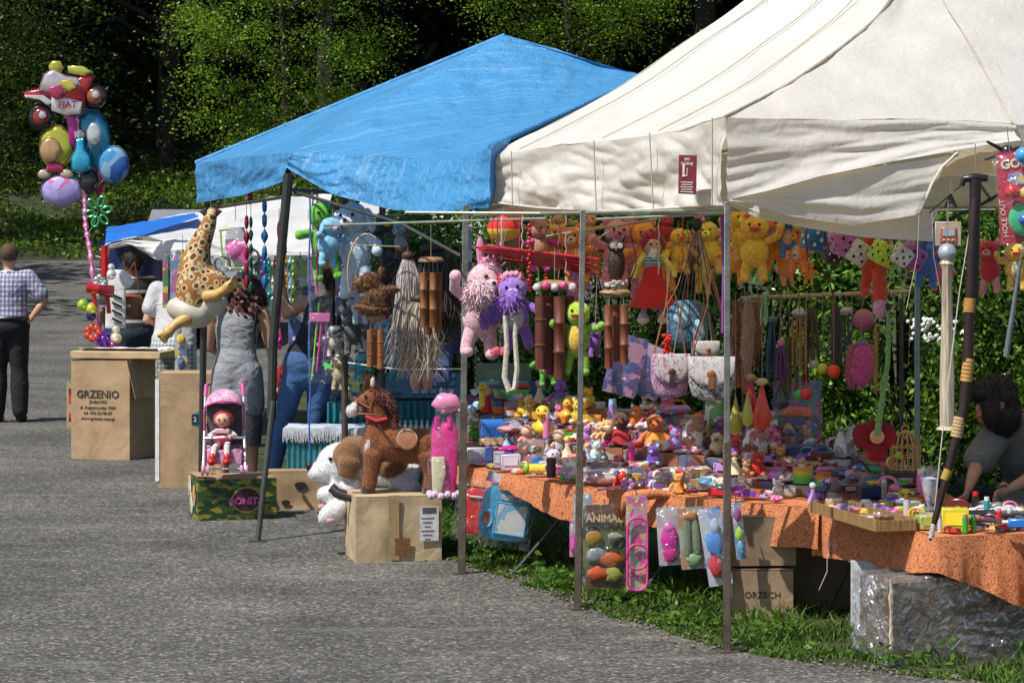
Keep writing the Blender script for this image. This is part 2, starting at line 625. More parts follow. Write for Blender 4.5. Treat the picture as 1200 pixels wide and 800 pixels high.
# ------------------------------------------------------------------ leaves
def leaves(name, P, size, mat, parent=None, seed=1, upb=0.0, aspect=0.55, nrm=None):
 rg = np.random.default_rng(seed)
 P = np.asarray(P, dtype=np.float64)
 n = len(P)
 d = rg.normal(size=(n, 3))
 d /= np.linalg.norm(d, axis=1)[:, None]
 e = rg.normal(size=(n, 3))
 if upb:
  nn = rg.normal(size=(n, 3)) * (1 - upb) + np.array([0, 0, 1]) * upb * 1.5
  nn /= np.linalg.norm(nn, axis=1)[:, None]
  d = np.cross(nn, rg.normal(size=(n, 3)))
  d /= np.linalg.norm(d, axis=1)[:, None]
  e = np.cross(nn, d)
 else:
  e = np.cross(d, e)
  e /= np.linalg.norm(e, axis=1)[:, None]
 s = (size * rg.uniform(.55, 1.35, size=n))[:, None]
 V = np.empty((n, 4, 3))
 V[:, 0] = P - d * s * .5
 V[:, 1] = P + e * s * aspect * .5 - d * s * .05
 V[:, 2] = P + d * s * .5
 V[:, 3] = P - e * s * aspect * .5 - d * s * .05
 me = bpy.data.meshes.new(name)
 me.vertices.add(n * 4)
 me.vertices.foreach_set('co', V.reshape(-1))
 me.loops.add(n * 4)
 me.loops.foreach_set('vertex_index', np.arange(n * 4, dtype=np.int32))
 me.polygons.add(n)
 me.polygons.foreach_set('loop_start', np.arange(0, n * 4, 4, dtype=np.int32))
 me.polygons.foreach_set('loop_total', np.full(n, 4, dtype=np.int32))
 me.update(calc_edges=True)
 me.validate()
 me.materials.append(mat)
 o = bpy.data.objects.new(name, me)
 COL.objects.link(o)
 if parent is not None:
  o.parent = parent
 return o
def clumps(rg, n_cl, per, box, rc, fn=None, flat=0.45):
 """leaf positions gathered in clumps inside an ellipsoid box (c, r)"""
 c, r = np.array(box[0]), np.array(box[1])
 out = []
 for _ in range(n_cl):
  q = rg.normal(size=3)
  q /= np.linalg.norm(q)
  q = c + q * r * rg.uniform(.35, 1.0) ** .45
  if fn and not fn(q):
   continue
  k = int(per * rg.uniform(.5, 1.5))
  s = rc * rg.uniform(.5, 1.4)
  t = rg.normal(size=(k, 3)) * np.array([s, s, s * flat])
  t[:, 2] -= 0.35 * np.abs(t[:, 0]) + 0.15 * np.abs(t[:, 1])
  out.append(q + t)
 return np.concatenate(out)
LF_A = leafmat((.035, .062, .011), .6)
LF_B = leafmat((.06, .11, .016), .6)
LF_SHADE = leafmat((.017, .030, .008), .6)  # leaf colour darkened to stand in for shade inside the wood
LF_LIT = leafmat((.15, .27, .025), .5)  # leaf colour raised to paint sunlight onto the front boughs
BARK = plain((.028, .022, .016), .95, .4, 8, .8, 30)
def tree(label, x, y, h, cw, mat, n_cl, per, leaf, z0=None, zc=None, seed=1, group='trees of the dark wood behind the stalls', rc=.55):
 z = gz(x, y) if z0 is None else z0
 t = thing('tree', label, 'tree', (x, y, z - .2), group=group)
 tr = MB()
 pts = [(0, 0, 0), (.1, .05, h * .3), (-.05, .1, h * .6), (.05, 0, h * .92)]
 tr.tube(pts, [h * .014, h * .011, h * .007, .02], 9)
 rr = random.Random(seed)
 for k in range(16):
  a = rr.random() * 6.28
  zz = h * rr.uniform(.12, .85)
  ln = cw * rr.uniform(.55, .95)
  tr.tube([(0, 0, zz), (math.cos(a) * ln * .5, math.sin(a) * ln * .5, zz + ln * .22), (math.cos(a) * ln, math.sin(a) * ln, zz + ln * .1)], [h * .005, h * .003, .01], 5)
 tr.ob('trunk', BARK, t)
 zc = h * .55 if zc is None else zc
 rg = np.random.default_rng(seed)
 P = clumps(rg, n_cl, per, ((0, 0, zc), (cw, cw * .8, h - zc + .3)), rc)
 P = P[P[:, 2] > -.1]
 leaves('crown', P, leaf, mat, t, seed, .5)
 return t
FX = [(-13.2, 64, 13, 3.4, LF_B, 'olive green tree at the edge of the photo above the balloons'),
 (-8.6, 67, 14, 3.4, LF_SHADE, 'very dark tree behind the foil balloons'),
 (-4.6, 66, 14, 3.3, LF_SHADE, 'dark tree behind the peak of the blue tarp'),
 (0.4, 67, 14, 3.4, LF_SHADE, 'shaded tree above the end of the blue ridge'),
 (4.6, 65, 13, 3.4, LF_SHADE, 'shaded tree rising behind the slope of the cream tent'),
 (13.4, 66, 13, 3.4, LF_SHADE, 'dark tree just visible past the cream tent top')]
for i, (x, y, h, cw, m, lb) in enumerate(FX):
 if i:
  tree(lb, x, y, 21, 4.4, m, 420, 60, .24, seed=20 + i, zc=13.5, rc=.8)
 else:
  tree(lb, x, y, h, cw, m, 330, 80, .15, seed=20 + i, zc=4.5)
tree('sunlit green leafy tree with low spreading boughs above the blue tarp', -4.9, 57.5, 9.5, 2.3, LF_LIT, 190, 210, .075, seed=41, zc=5.6, rc=.34)
tree('sunlit green tree with drooping boughs above the blue tarp ridge', 1.2, 58.5, 11, 2.9, LF_LIT, 200, 200, .08, seed=42, zc=7.6, rc=.36)
tree('yellowish green tree hanging in over the road corner', -11.6, 57, 9, 1.9, LF_B, 170, 160, .08, seed=43, zc=5.4, rc=.42)
rg = np.random.default_rng(5)
n = 150000
P = np.empty((n, 3))
P[:, 0] = rg.uniform(-22, 26, n)
P[:, 1] = rg.uniform(66.5, 80, n)
P[:, 2] = np.array([gz(0, yy) for yy in P[:, 1]]) + rg.uniform(0, 1, n) ** .8 * 13
nz = np.array([noise.noise(Vector((p[0] * .5, p[1] * .5, p[2] * .6))) for p in P])
P = P[(nz > -.12) | (P[:, 2] < np.array([gz(0, yy) for yy in P[:, 1]]) + 2.5)]
setkind(leaves('forest', P, .42, LF_SHADE, None, 5, .3), 'stuff')
n = 34000
P = np.empty((n, 3))
P[:, 0] = rg.uniform(-14, 1, n)
P[:, 1] = 55.3 + rg.uniform(0, 1, n) ** .8 * 11
P[:, 2] = np.array([gz(0, yy) for yy in P[:, 1]])
hh = np.array([.35 + .5 * noise.noise(Vector((p[0] * .55, p[1] * .55, 3))) + .2 * noise.noise(Vector((p[0] * 2, p[1] * 2, 3))) for p in P])
P[:, 2] += rg.uniform(0, 1, n) ** .6 * np.maximum(.1, hh) * (0.6 + .1 * (P[:, 1] - 55))
setkind(leaves('undergrowth', P, .12, leafmat((.085, .16, .018), .5), None, 6, .35), 'stuff')
for i, (x, y, h) in enumerate([(-18.5, 47, 16), (-24, 58, 17), (-17, 40.5, 14)]):
 tree(['tall roadside tree that shades the far road', 'tallest roadside tree by the wood', 'roadside tree standing nearest the market'][i], x, y, h, 4.2, LF_A, 130, 60, .4, seed=60 + i, zc=9, rc=.9, group='tall trees along the road')
def bush(label, x, y, rx, ry, h, mat, seed, n=36000, leaf=.055):
 t = thing('bush', label, 'bush', (x, y, 0), group='bushes behind the toy stall')
 rg = np.random.default_rng(seed)
 st = MB()
 rr = random.Random(seed)
 for k in range(14):
  a, ln = rr.random() * 6.28, rr.uniform(.3, .9)
  st.tube([(0, 0, 0), (math.cos(a) * rx * ln * .4, math.sin(a) * ry * ln * .4, h * .5), (math.cos(a) * rx * ln, math.sin(a) * ry * ln, h * rr.uniform(.6, .95))], [.022, .014, .005], 5)
 st.ob('stems', BARK, t)
 q = rg.normal(size=(n, 3))
 q /= np.linalg.norm(q, axis=1)[:, None]
 q[:, :] = np.sign(q) * np.abs(q) ** .75
 rad = rg.uniform(0.25, 1, n) ** .4
 P = q * np.array([rx, ry, h * .5]) * rad[:, None] + np.array([0, 0, h * .5])
 nz = np.array([noise.fractal(Vector((p[0] * 2.6 + seed, p[1] * 2.6, p[2] * 2.6)), 1, 2, 2) for p in P])
 P = P[(nz > -.24) & (P[:, 2] > .02)]
 leaves('foliage', P, leaf, mat, t, seed, .3, .5)
 return t
HG = leafmat((.13, .25, .045), .7, .4, .28)
HG2 = leafmat((.10, .21, .035), .7, .4, .28)
for i, (x, y, rx, h, lb) in enumerate([(-.3, 20.6, .9, 2.3, 'bush seen between the hanging wigs and the cream corner post'),
          (.75, 19.6, .9, 2.45, 'bush behind the bamboo chimes'),
          (1.75, 19.2, .95, 2.45, 'bush behind the shoulder bags and doll'),
          (2.75, 19.0, .95, 2.5, 'bush behind the hanging fur charms'),
          (3.75, 18.8, .95, 2.5, 'bush with white blossom behind the seller'),
          (4.6, 18.9, .9, 2.3, 'bush at the edge of the photo past the seller')]):
 t = bush(lb, x, y, rx, .8, h, HG if i % 2 else HG2, 80 + i)
 if i == 4:
  m = MB()
  for _ in range(60):
   c = Vector((-.95 + rnd.uniform(-.13, .17), -.75 + rnd.uniform(-.1, .1), 1.22 + rnd.uniform(-.08, .08)))
   m.ell(c, (.014, .01, .014), n=6, k=4)
  m.ob('blossom', plain(WHITE, .6), t)
n = 42000
rg = np.random.default_rng(9)
m = MB()
vs, fs = [], []
for i in range(n):
 y = rg.uniform(10.6, 20.5)
 off = rg.exponential(.45)
 x = edge_x(y) + off - .03
 if noise.noise(Vector((x * 3, y * 3, 0))) < -.28 + (.3 if off < .15 else 0):
  continue
 h = rg.uniform(.02, .075) * (0.55 + min(1, off * 1.5)) * (1 + .8 * noise.noise(Vector((x * 2, y * 2, 5))))
 a = rg.uniform(0, 6.28)
 b_ = Vector((math.cos(a), math.sin(a), 0)) * rg.uniform(.003, .006)
 ln = Vector((rg.normal() * .4, rg.normal() * .4, 1)) * h
 p = Vector((x, y, 0))
 o = len(vs)
 mid = p + ln * .55
 ln.z *= .85
 tip = p + ln * 1.0 + Vector((ln.x, ln.y, 0)) * .6
 vs += [p - b_, p + b_, mid + b_ * .8, mid - b_ * .8, tip]
 fs += [(o, o + 1, o + 2, o + 3), (o + 3, o + 2, o + 4)]
m.add(vs, fs)
setkind(m.ob('grass', leafmat((.075, .15, .02), .5, .3, .5, 'grass'), smooth=False), 'stuff')
P = []
for k in range(60):
 y = rg.uniform(11.8, 19)
 x = edge_x(y) + abs(rg.normal()) * .35 + .05
 q = rg.normal(size=(26, 3)) * np.array([.06, .06, .03]) + np.array([x, y, .05])
 q[:, 2] = np.abs(q[:, 2])
 P.append(q)
setkind(leaves('weeds', np.concatenate(P), .05, leafmat((.07, .16, .02), .4), None, 12, .5), 'stuff')
# ------------------------------------------------------------------ tents
def canvas_mat(c, name, trans=.3, lines=None, bumpk=.5, gloss=.7, streak=None, thread=220):
 m, nt, b = nodes(name)
 tc = N(nt, 'ShaderNodeTexCoord')
 n1 = N(nt, 'ShaderNodeTexNoise', Scale=2.2, Detail=8.0, Roughness=.65)
 n2 = N(nt, 'ShaderNodeTexNoise', Scale=14.0, Detail=5.0, Distortion=1.2)
 n3 = N(nt, 'ShaderNodeTexNoise', Scale=float(thread), Detail=2.0)
 for n in (n1, n2, n3):
  L(nt, tc.outputs['Object'], n.inputs['Vector'])
 r = ramp(nt, n1.outputs['Fac'], [(.3, dk(c, .86)), (.55, c), (.75, dk(c, 1.06))])
 col = r.outputs[0]
 if streak:
  mp = N(nt, 'ShaderNodeMapping')
  mp.inputs['Rotation'].default_value = (0, R(0), R(-24))
  mp.inputs['Scale'].default_value = (1.2, 26, 1.2)
  L(nt, tc.outputs['Object'], mp.inputs[0])
  n4 = N(nt, 'ShaderNodeTexNoise', Scale=1.0, Detail=5.0, Roughness=.7)
  L(nt, mp.outputs[0], n4.inputs['Vector'])
  r4 = ramp(nt, n4.outputs['Fac'], [(.5, (0, 0, 0)), (.75, (.55,) * 3)])
  mx = N(nt, 'ShaderNodeMix')
  mx.data_type = 'RGBA'
  L(nt, r4.outputs[0], mx.inputs[0])
  L(nt, col, mx.inputs[6])
  mx.inputs[7].default_value = C4(streak)
  col = mx.outputs[2]
 L(nt, col, b.inputs['Base Color'])
 b.inputs['Roughness'].default_value = gloss
 ad = N(nt, 'ShaderNodeMath', operation='ADD')
 ml = N(nt, 'ShaderNodeMath', operation='MULTIPLY')
 ml.inputs[1].default_value = .12
 L(nt, n3.outputs['Fac'], ml.inputs[0])
 L(nt, n2.outputs['Fac'], ad.inputs[0])
 L(nt, ml.outputs[0], ad.inputs[1])
 bp = N(nt, 'ShaderNodeBump', Strength=bumpk, Distance=0.02)
 L(nt, ad.outputs[0], bp.inputs['Height'])
 L(nt, bp.outputs[0], b.inputs['Normal'])
 tr = N(nt, 'ShaderNodeBsdfTranslucent')
 tint = N(nt, 'ShaderNodeMix')
 tint.data_type = 'RGBA'
 tint.blend_type = 'MULTIPLY'
 tint.inputs[0].default_value = 1
 L(nt, col, tint.inputs[6])
 tint.inputs[7].default_value = (1, .86, .58, 1) if not streak else (.7, .9, 1, 1)
 L(nt, tint.outputs[2], tr.inputs[0])
 ms = N(nt, 'ShaderNodeMixShader')
 ms.inputs[0].default_value = trans
 L(nt, b.outputs[0], ms.inputs[1])
 L(nt, tr.outputs[0], ms.inputs[2])
 L(nt, ms.outputs[0], nt.nodes['Material Output'].inputs[0])
 return m
CANVAS = canvas_mat((.80, .785, .74), 'cream_canvas', .36, bumpk=.3)
CANVAS2 = canvas_mat((.72, .72, .72), 'white_tarpaulin', .2, gloss=.45)
BLUET = canvas_mat((.075, .33, .66), 'blue_tarpaulin', .25, streak=(.36, .60, .85), bumpk=1.0, gloss=.38)
SEAM = plain((.42, .36, .27), .8)
POSTG = plain((.20, .21, .19), .45, .35, 9, .3, 60, .5)
POSTB = plain((.035, .04, .035), .5, .3, 9)
RAIL = plain((.33, .36, .27), .45, .2, 9, 0, 80, .4)
def curve_pts(P, n):
 """smooth curve (Catmull-Rom) through P"""
 P = [Vector(p) for p in P]
 P = [P[0] * 2 - P[1]] + P + [P[-1] * 2 - P[-2]]
 out = []
 seg = len(P) - 3
 for k in range(n + 1):
  t = k / n * seg
  i = min(int(t), seg - 1)
  t -= i
  a, b, c, d = P[i:i + 4]
  out.append(.5 * ((2 * b) + (c - a) * t + (2 * a - 5 * b + 4 * c - d) * t * t + (3 * b - a - 3 * c + d) * t ** 3))
 return out
def sheet(mb, f, nu, nv, amp=0, sc_=3, st=(1, 1, 1), m=0, fade=0):
 def q(u, v):
  p = f(u, v)
  k = 1.0
  if fade:
   k = min(1, 4 * min(u, 1 - u) + (1 - fade), 4 * min(v, 1 - v) + (1 - fade))
  if amp:
   n = wr(p, sc_, amp * k, st)
   p = p + Vector((n * .5, -n, n * .8))
  return p
 return mb.grid(q, nu, nv, m)
# --- cream pavilion in front
t = thing('market_tent', 'cream canvas pagoda tent with small red tag, roof over the toy tables', 'tent', G(852, 765), group=None)
base = t.location.copy()
O = -base
def loc(P):
 return [p + O for p in P]
apex = W(1079, -250, 14.57)
hipA = curve_pts([W(850, 138, 12.35), W(890, 118, 12.6), (W(935, 93, 12.9)), W(1000, 46, 13.35), W(1040, 6, 13.7), W(1062, -50, 14.1), apex], 40)
hipB = curve_pts([W(572, 182, 15.07), W(640, 148, 15.0), W(720, 105, 14.9), W(800, 50, 14.8), W(875, 0, 14.7), W(980, -90, 14.6), apex], 40)
P2a = Vector((.988, 12.35, 0)) + Vector((.907, .422, 0)) * 4.05
P2 = Vector((P2a.x, P2a.y, 2.38))
P3 = P2 + Vector((-.422, .907, 0)) * 3
eaveL = curve_pts([W(850, 138, 12.35), W(800, 150, 12.85), W(740, 162, 13.4), W(680, 167, 14.0), W(620, 176, 14.6), W(572, 182, 15.07)], 30)
PC = W(1190, 146, 13.03)
eaveN = curve_pts([W(850, 138, 12.35), W(930, 140, 12.5), W(1010, 141, 12.67), W(1100, 140, 12.85), PC], 20)
hipC = curve_pts([PC, W(1172, 112, 13.2), W(1150, 74, 13.4), W(1128, 36, 13.65), W(1105, 0, 13.9), W(1090, -60, 14.2), apex], 30)
hip2 = curve_pts([P2, P2.lerp(apex, .4) - Vector((0, 0, .25)), apex], 20)
hip3 = curve_pts([P3, P3.lerp(apex, .5) - Vector((0, 0, .2)), apex], 20)
m = MB()
ap = [apex, apex + Vector((.001, 0, 0))]
sheet(m, coons(loc(eaveL), loc(ap), loc(hipA), loc(hipB)), 60, 50, .02, 1.6)
sheet(m, coons(loc(eaveN), loc(ap), loc(hipA), loc(hipC)), 50, 50, .016, 1.5)
sheet(m, coons(loc([PC, P2]), loc(ap), loc(hipC), loc(hip2)), 20, 30)
sheet(m, coons(loc([P2, P3]), loc(ap), loc(hip2), loc(hip3)), 20, 30)
PL = W(572, 182, 15.07)
sheet(m, coons(loc([P3, PL]), loc(ap), loc(hip3), loc(hipB)), 20, 30)
m.ob('canopy', CANVAS, t, angle=80)
def fold(mb, top, bot, nu, nv, amp, wl=3.2, out=(-.9, -.42, 0), seed=0, mat=0, diag=1.5):
 f = coons(loc(bot), loc(top), loc([bot[0], top[0]]), loc([bot[-1], top[-1]]))
 o_ = Vector(out)
 def q(u, v):
  p = f(u, v)
  k = amp * (1 - .75 * v ** 3)
  n = noise.noise(Vector((u * wl + v * diag + seed, v * 1.8 - u * diag, seed)))
  n2 = abs(noise.noise(Vector((u * wl * 2.4 - v * 2.4, v * 3.4 + u * wl * .6, seed + 9))))
  n3 = noise.noise(Vector((u * wl * 6 + v * 4, v * 9, seed + 4)))
  return p + o_ * (n * k * 1.2 + n2 * k * .75 + n3 * k * .10)
 return mb.grid(q, nu, nv, mat)
m = MB()
botL = curve_pts([W(850, 240, 12.3), W(800, 243, 12.85), W(730, 247, 13.5), W(680, 246, 14.0), W(630, 243, 14.5), W(572, 236, 15.05)], 30)
fold(m, eaveL, botL, 130, 40, .045, 4.2)
m.tube(loc([p + Vector((-.012, -.004, 0)) for p in botL]), .007, 5)
m.ob('valance', CANVAS, t, angle=80)
m = MB()
up1 = [W(850, 138, 12.35), W(930, 140, 12.5), W(1010, 141, 12.67), W(1100, 140, 12.85), PC]
mid = [W(852, 234, 12.3), W(895, 224, 12.36), W(960, 206, 12.45), W(1040, 190, 12.6), W(1110, 178, 12.75), W(1192, 168, 12.95)]
fold(m, up1, mid, 110, 30, .055, 1.3, (.42, -.9, 0), 3, diag=-.6)
lo = [W(852, 236, 12.3), W(885, 241, 12.35), W(930, 254, 12.4), W(1000, 264, 12.5), W(1070, 252, 12.6), W(1076, 250, 12.62)]
mid2 = [W(866, 229, 12.33), W(915, 216, 12.4), W(975, 203, 12.5), W(1045, 193, 12.62), W(1104, 184, 12.75), W(1112, 182, 12.77)]
fold(m, mid2, lo, 90, 24, .03, 1.0, (.42, -.9, 0), 7, diag=-.6)
m.ob('valance', CANVAS, t, angle=80)
m = MB()
lo2 = [W(852, 240, 12.4), W(890, 256, 12.44), W(950, 268, 12.5), W(1010, 278, 12.58), W(1060, 281, 12.66), W(1092, 283, 12.72)]
up2 = [W(856, 234, 12.44), W(900, 240, 12.48), W(950, 250, 12.54), W(1010, 256, 12.62), W(1060, 250, 12.7), W(1100, 243, 12.78)]
fold(m, up2, lo2, 50, 8, .02, 3, (.42, -.9, 0), 11)
f1 = [W(1078, 250, 12.66), W(1092, 216, 12.66), W(1104, 196, 12.68), W(1122, 179, 12.74)]
f2 = [W(1100, 206, 12.9), W(1120, 207, 12.95), W(1150, 206, 13.0), W(1192, 206, 13.05)]
fold(m, [W(1104, 196, 12.7), W(1120, 180, 12.72), W(1150, 172, 12.8), W(1192, 168, 12.95)], f2, 30, 12, .035, 2, (.42, -.9, 0), 13)
m.tube(loc(f1), .008, 5)
m.ob('turned_up_flap', CANVAS, t, angle=80)
m = MB()
bz = Vector((0, 0, -.36))
for a, b_, k in ((PC, P2, 20), (P2, P3, 20)):
 fold(m, [a, b_], [a + bz, b_ + bz], 30, 8, .03, 3, (.9, .42, 0), k)
a, b_ = P3, W(572, 182, 15.07)
fold(m, [a, b_], [a + bz * .9, b_ + bz * .9], 50, 8, .03, 3, (0, .9, 0), 2)
m.ob('back_valance', CANVAS, t, angle=80)
m = MB()
m.tube(loc([p + Vector((-.004, -.012, .006)) for p in hipA]), .006, 5)
sA = coons(loc(eaveL), loc(ap), loc(hipA), loc(hipB))
for u in (.27, .5, .86):
 m.tube([sA(u, v / 30) + Vector((-.006, -.012, .012)) for v in range(31)], .0035, 4)
sN = coons(loc(eaveN), loc(ap), loc(hipA), loc(hipC))
m.tube([sN(.985, v / 30) + Vector((0, -.012, .01)) for v in range(31)], .0035, 4)
m.ob('seam', SEAM, t)
vf = coons(loc(botL), loc(eaveL), loc([botL[0], eaveL[0]]), loc([botL[-1], eaveL[-1]]))
for u in (.012, .27, .5, .86):
 m = MB()
 m.tube([vf(u, v / 8) + Vector((-.05, -.03, 0)) for v in range(9)], .0035, 4)
 m.ob('valance_seam', SEAM, t)
m = MB()
c = W(822, 205, 12.5) + O + Vector((-.07, -.08, 0))
dirL = Vector((-.422, .907, 0))
rz = math.atan2(dirL.y, dirL.x) + PI
Rt = Euler((0, R(2), rz)).to_matrix()
m.box(c, (.17, .002, .18), Rt, 0)
Rx = Rt @ Euler((PI / 2, 0, 0)).to_matrix()
nrm = Rt @ Vector((0, -1, 0))
m.text('SAMO\nMOCOWANE', .02, c + nrm * .003 + Rt @ Vector((.0, 0, .06)), Rx, 1, sx=.95)
m.box(c + nrm * .003 + Rt @ Vector((-.033, 0, .02)), (.02, .001, .06), Rt, 1)
m.tube([c + nrm * .003 + Rt @ Vector((-.043, 0, -.01)), c + nrm * .003 + Rt @ Vector((.0, 0, -.005)), c + nrm * .003 + Rt @ Vector((.005, 0, .03))], .004, 4, 1)
for k in range(5):
 m.box(c + nrm * .003 + Rt @ Vector((.0, 0, -.035 - k * .011)), (.12 - .02 * (k % 2), .001, .004), Rt, 1)
m.ob('tag', [plain((.16, .015, .03), .6), plain((.6, .55, .5), .6)], t)
for a, b_, r in (((852, 765), (852, 236), .016), ((677, 715), (683, 246), .016), ((541, 673), (546, 240), .020)):
 p0 = G(*a)
 p1 = W(b_[0], b_[1], p0.y)
 m = MB()
 mid_ = p0.lerp(p1, .47)
 m.box((p0 + p1) / 2 + O, (r * 1.7, r * 1.7, (p1 - p0).length), (0, math.atan2(p1.x - p0.x, p1.z - p0.z), 0), 0, .003)
 m.box((p0.lerp(mid_, .5)) + O, (r * 2.2, r * 2.2, (mid_ - p0).length), (0, math.atan2(p1.x - p0.x, p1.z - p0.z), 0), 1, .003)
 m.box(p0 + O + Vector((0, 0, .009)), (.09, .06, .008), (0, 0, .3), 1)
 m.ob('post', [POSTG, plain((.13, .10, .075), .5, .35, 12, .3, 60, .4)], t)
m = MB()
for P in (((475, 249), (762, 251), 14.6, 13.9), ((380, 264), (640, 256), 15.6, 14.0), ((640, 277), (770, 257), 14.2, 14.4), ((700, 257), (855, 250), 13.5, 12.5), ((700, 290), (860, 285), 15.6, 15.0)):
 m.tube(loc([W(*P[0], P[2]), W(*P[1], P[3])]), .008, 6)
for P in (((852, 246), (1459, 238), 12.4, 14.0), ((1459, 238), (1170, 246), 14.0, 16.8), ((545, 252), (1170, 246), 15.1, 16.8), ((852, 246), (545, 252), 12.4, 15.1)):
 m.tube(loc([W(*P[0], P[2]), W(*P[1], P[3])]), .01, 6)
m.tube(loc([W(852, 246, 12.4), W(1079, 120, 14.5), W(1170, 246, 16.8)]), .011, 6)
m.tube(loc([W(545, 252, 15.1), W(1079, 120, 14.5), W(1459, 238, 14.0)]), .011, 6)
m.ob('roof_rail', RAIL, t)
for x, d in ((1075, 17.4), (1459, 14.0)):
 m = MB()
 q = W(x, 250, d)
 m.box((q.x + O.x, q.y + O.y, 1.02), (.034, .034, 2.04), m=0, bev=.003)
 m.ob('post', plain((.05, .07, .07), .5), t)
m = MB()
m.tube(loc([W(1077, 252, 12.6), W(1075, 300, 12.58), W(1062, 362, 12.6)]), .007, 4, flat=.2)
m.tube(loc([W(1092, 248, 12.6), W(1094, 300, 12.58), W(1104, 352, 12.6)]), .006, 4, flat=.2)
m.ob('tie_strap', plain((.5, .42, .3), .8), t)
# --- blue tarp tent
base = G(302, 635)
O = -base
t = thing('market_tent', 'bright blue tarpaulin tent with scooped front edge on leaning dark poles', 'tent', base)
A = W(343, 178, 16.6)
B = W(230, 191, 19.0)
Cc = W(575, 172, 14.85)
D = W(756, 90, 17.6)
E_ = W(592, 42, 18.0)
E2 = W(800, 118, 20.0)
m = MB()
front = curve_pts([A, W(440, 183, 16.0), W(530, 187, 15.3), Cc], 20)
sheet(m, coons(loc(front), loc([E_, W(650, 56, 17.9), W(700, 74, 17.8), D]), loc([A, W(455, 114, 17.3), E_]), loc([Cc, W(660, 134, 16.2), D])), 90, 60, .028, 3.2, (1, .25, 1), fade=.6)
sheet(m, coons(loc([B, W(290, 184, 17.8), A]), loc([E_, E_ + Vector((.001, 0, 0))]), loc([B, W(410, 117, 18.5), E_]), loc([A, W(455, 114, 17.3), E_])), 30, 60, .022, 3.2, (1, .3, 1), fade=.6)
sheet(m, coons(loc([E_, D]), loc([W(560, 150, 21.5), E2]), loc([E_, W(575, 90, 19.6), W(560, 150, 21.5)]), loc([D, E2])), 20, 20)
sheet(m, coons(loc([B, W(330, 190, 21.5)]), loc([E_, E_ + Vector((0, .001, 0))]), loc([B, W(410, 117, 18.5), E_]), loc([W(330, 190, 21.5), E_])), 12, 20)
m.tube(loc([p + Vector((0, 0, .0)) for p in curve_pts([B, W(410, 117, 18.5), E_], 20)]), .02, 6)
m.tube(loc([Cc + Vector((0, 0, 0)), W(660, 134, 16.2), D]), .018, 6)
m.ob('canopy', BLUET, t, angle=80)
m = MB()
fold(m, [B, W(290, 184, 17.8), A], [W(230, 238, 19.0), W(285, 229, 17.9), W(333, 213, 16.7)], 50, 20, .05, 3, (-.3, -.9, 0), 1)
fold(m, front, curve_pts([W(335, 196, 16.62), W(360, 212, 16.4), W(400, 231, 16.1), W(450, 243, 15.8), W(510, 249, 15.2), W(572, 244, 14.85)], 20), 90, 26, .075, 4.2, (.2, -.9, -.2), 5, diag=2.4)
fold(m, [Cc, W(600, 160, 15.1), W(575, 172, 15.4)], [W(572, 244, 14.85), W(580, 236, 15.1), W(572, 240, 15.4)], 12, 12, .02, 3, (.5, -.5, 0), 15)
m.ob('valance', BLUET, t, angle=80)
m = MB()
m.tube(loc([W(338, 204, 16.55), W(320, 400, 16.6), W(318, 490, 16.62)]), [.030, .028, .028], 8)
m.tube(loc([W(320, 470, 16.6), G(302, 635)]), [.019, .017], 8)
m.box(G(302, 635) + O + Vector((0, 0, .006)), (.11, .09, .008))
m.ob('pole', POSTB, t)
m = MB()
m.tube(loc([W(243, 240, 19.0), W(238, 420, 19.0), W(236, 571, 19.2)]), .024, 8)
m.ob('pole', POSTB, t)
for x, d in ((404, 17.9), (448, 18.6)):
 m = MB()
 q = W(x, 200, d)
 m.tube([(q.x + O.x, q.y + O.y, 0), (q.x + O.x, q.y + O.y, 2.2)], .022, 8)
 m.ob('pole', plain((.08, .05, .04), .6), t)
m = MB()
m.tube(loc([W(345, 225, 16.6), W(470, 262, 15.5), W(540, 300, 15.1)]), .011, 6)
m.tube(loc([W(243, 245, 19), W(338, 230, 16.6)]), .012, 6)
m.tube(loc([W(340, 222, 17.0), W(567, 240, 15.6)]), .012, 6)
m.tube(loc([W(548, 262, 15.4), W(592, 70, 18.1)]), .012, 6)
m.tube(loc([W(243, 240, 19), W(592, 60, 18.0)]), .012, 6)
m.tube(loc([W(404, 204, 17.9), W(620, 262, 18.4)]), .010, 6)
m.ob('roof_rail', POSTB, t)
# --- far stalls with white sheets
base = W(122, 250, 25)
base.z = 0
O = -base
t = thing('market_tent', 'low white sheet stall with a blue tarp corner, farthest along the road', 'tent', base)
m = MB()
fr = [W(119, 290, 24.5), W(150, 281, 24.3), W(230, 285, 23.5), W(300, 296, 22.5), W(372, 296, 22.0)]
bk = [W(150, 262, 27), W(232, 250, 26.5), W(300, 234, 26), W(340, 228, 26), W(390, 226, 26)]
sheet(m, coons(loc(fr), loc(bk), loc([fr[0], bk[0]]), loc([fr[-1], bk[-1]])), 50, 20, .05, 1.6)
m.ob('canopy', CANVAS2, t, angle=80)
m = MB()
fold(m, fr, [W(118, 295, 24.5), W(150, 287, 24.3), W(185, 305, 23.9), W(230, 302, 23.5), W(300, 304, 22.5), W(372, 300, 22.0)], 60, 10, .05, 4, (-.5, -.8, 0), 5)
m.ob('valance', CANVAS2, t, angle=80)
m = MB()
sheet(m, coons(loc([W(123, 286, 24.4), W(175, 272, 24.6), W(232, 255, 25)]), loc([W(125, 266, 25), W(180, 258, 25.5), W(228, 250, 26)]), loc([W(123, 286, 24.4), W(125, 266, 25)]), loc([W(232, 255, 25), W(228, 250, 26)])), 20, 6, .02, 3)
m.ob('blue_tarp', plain((.02, .16, .6), .45, .15, 8, .4, 20, 0, 0, 0, .15), t, angle=80)
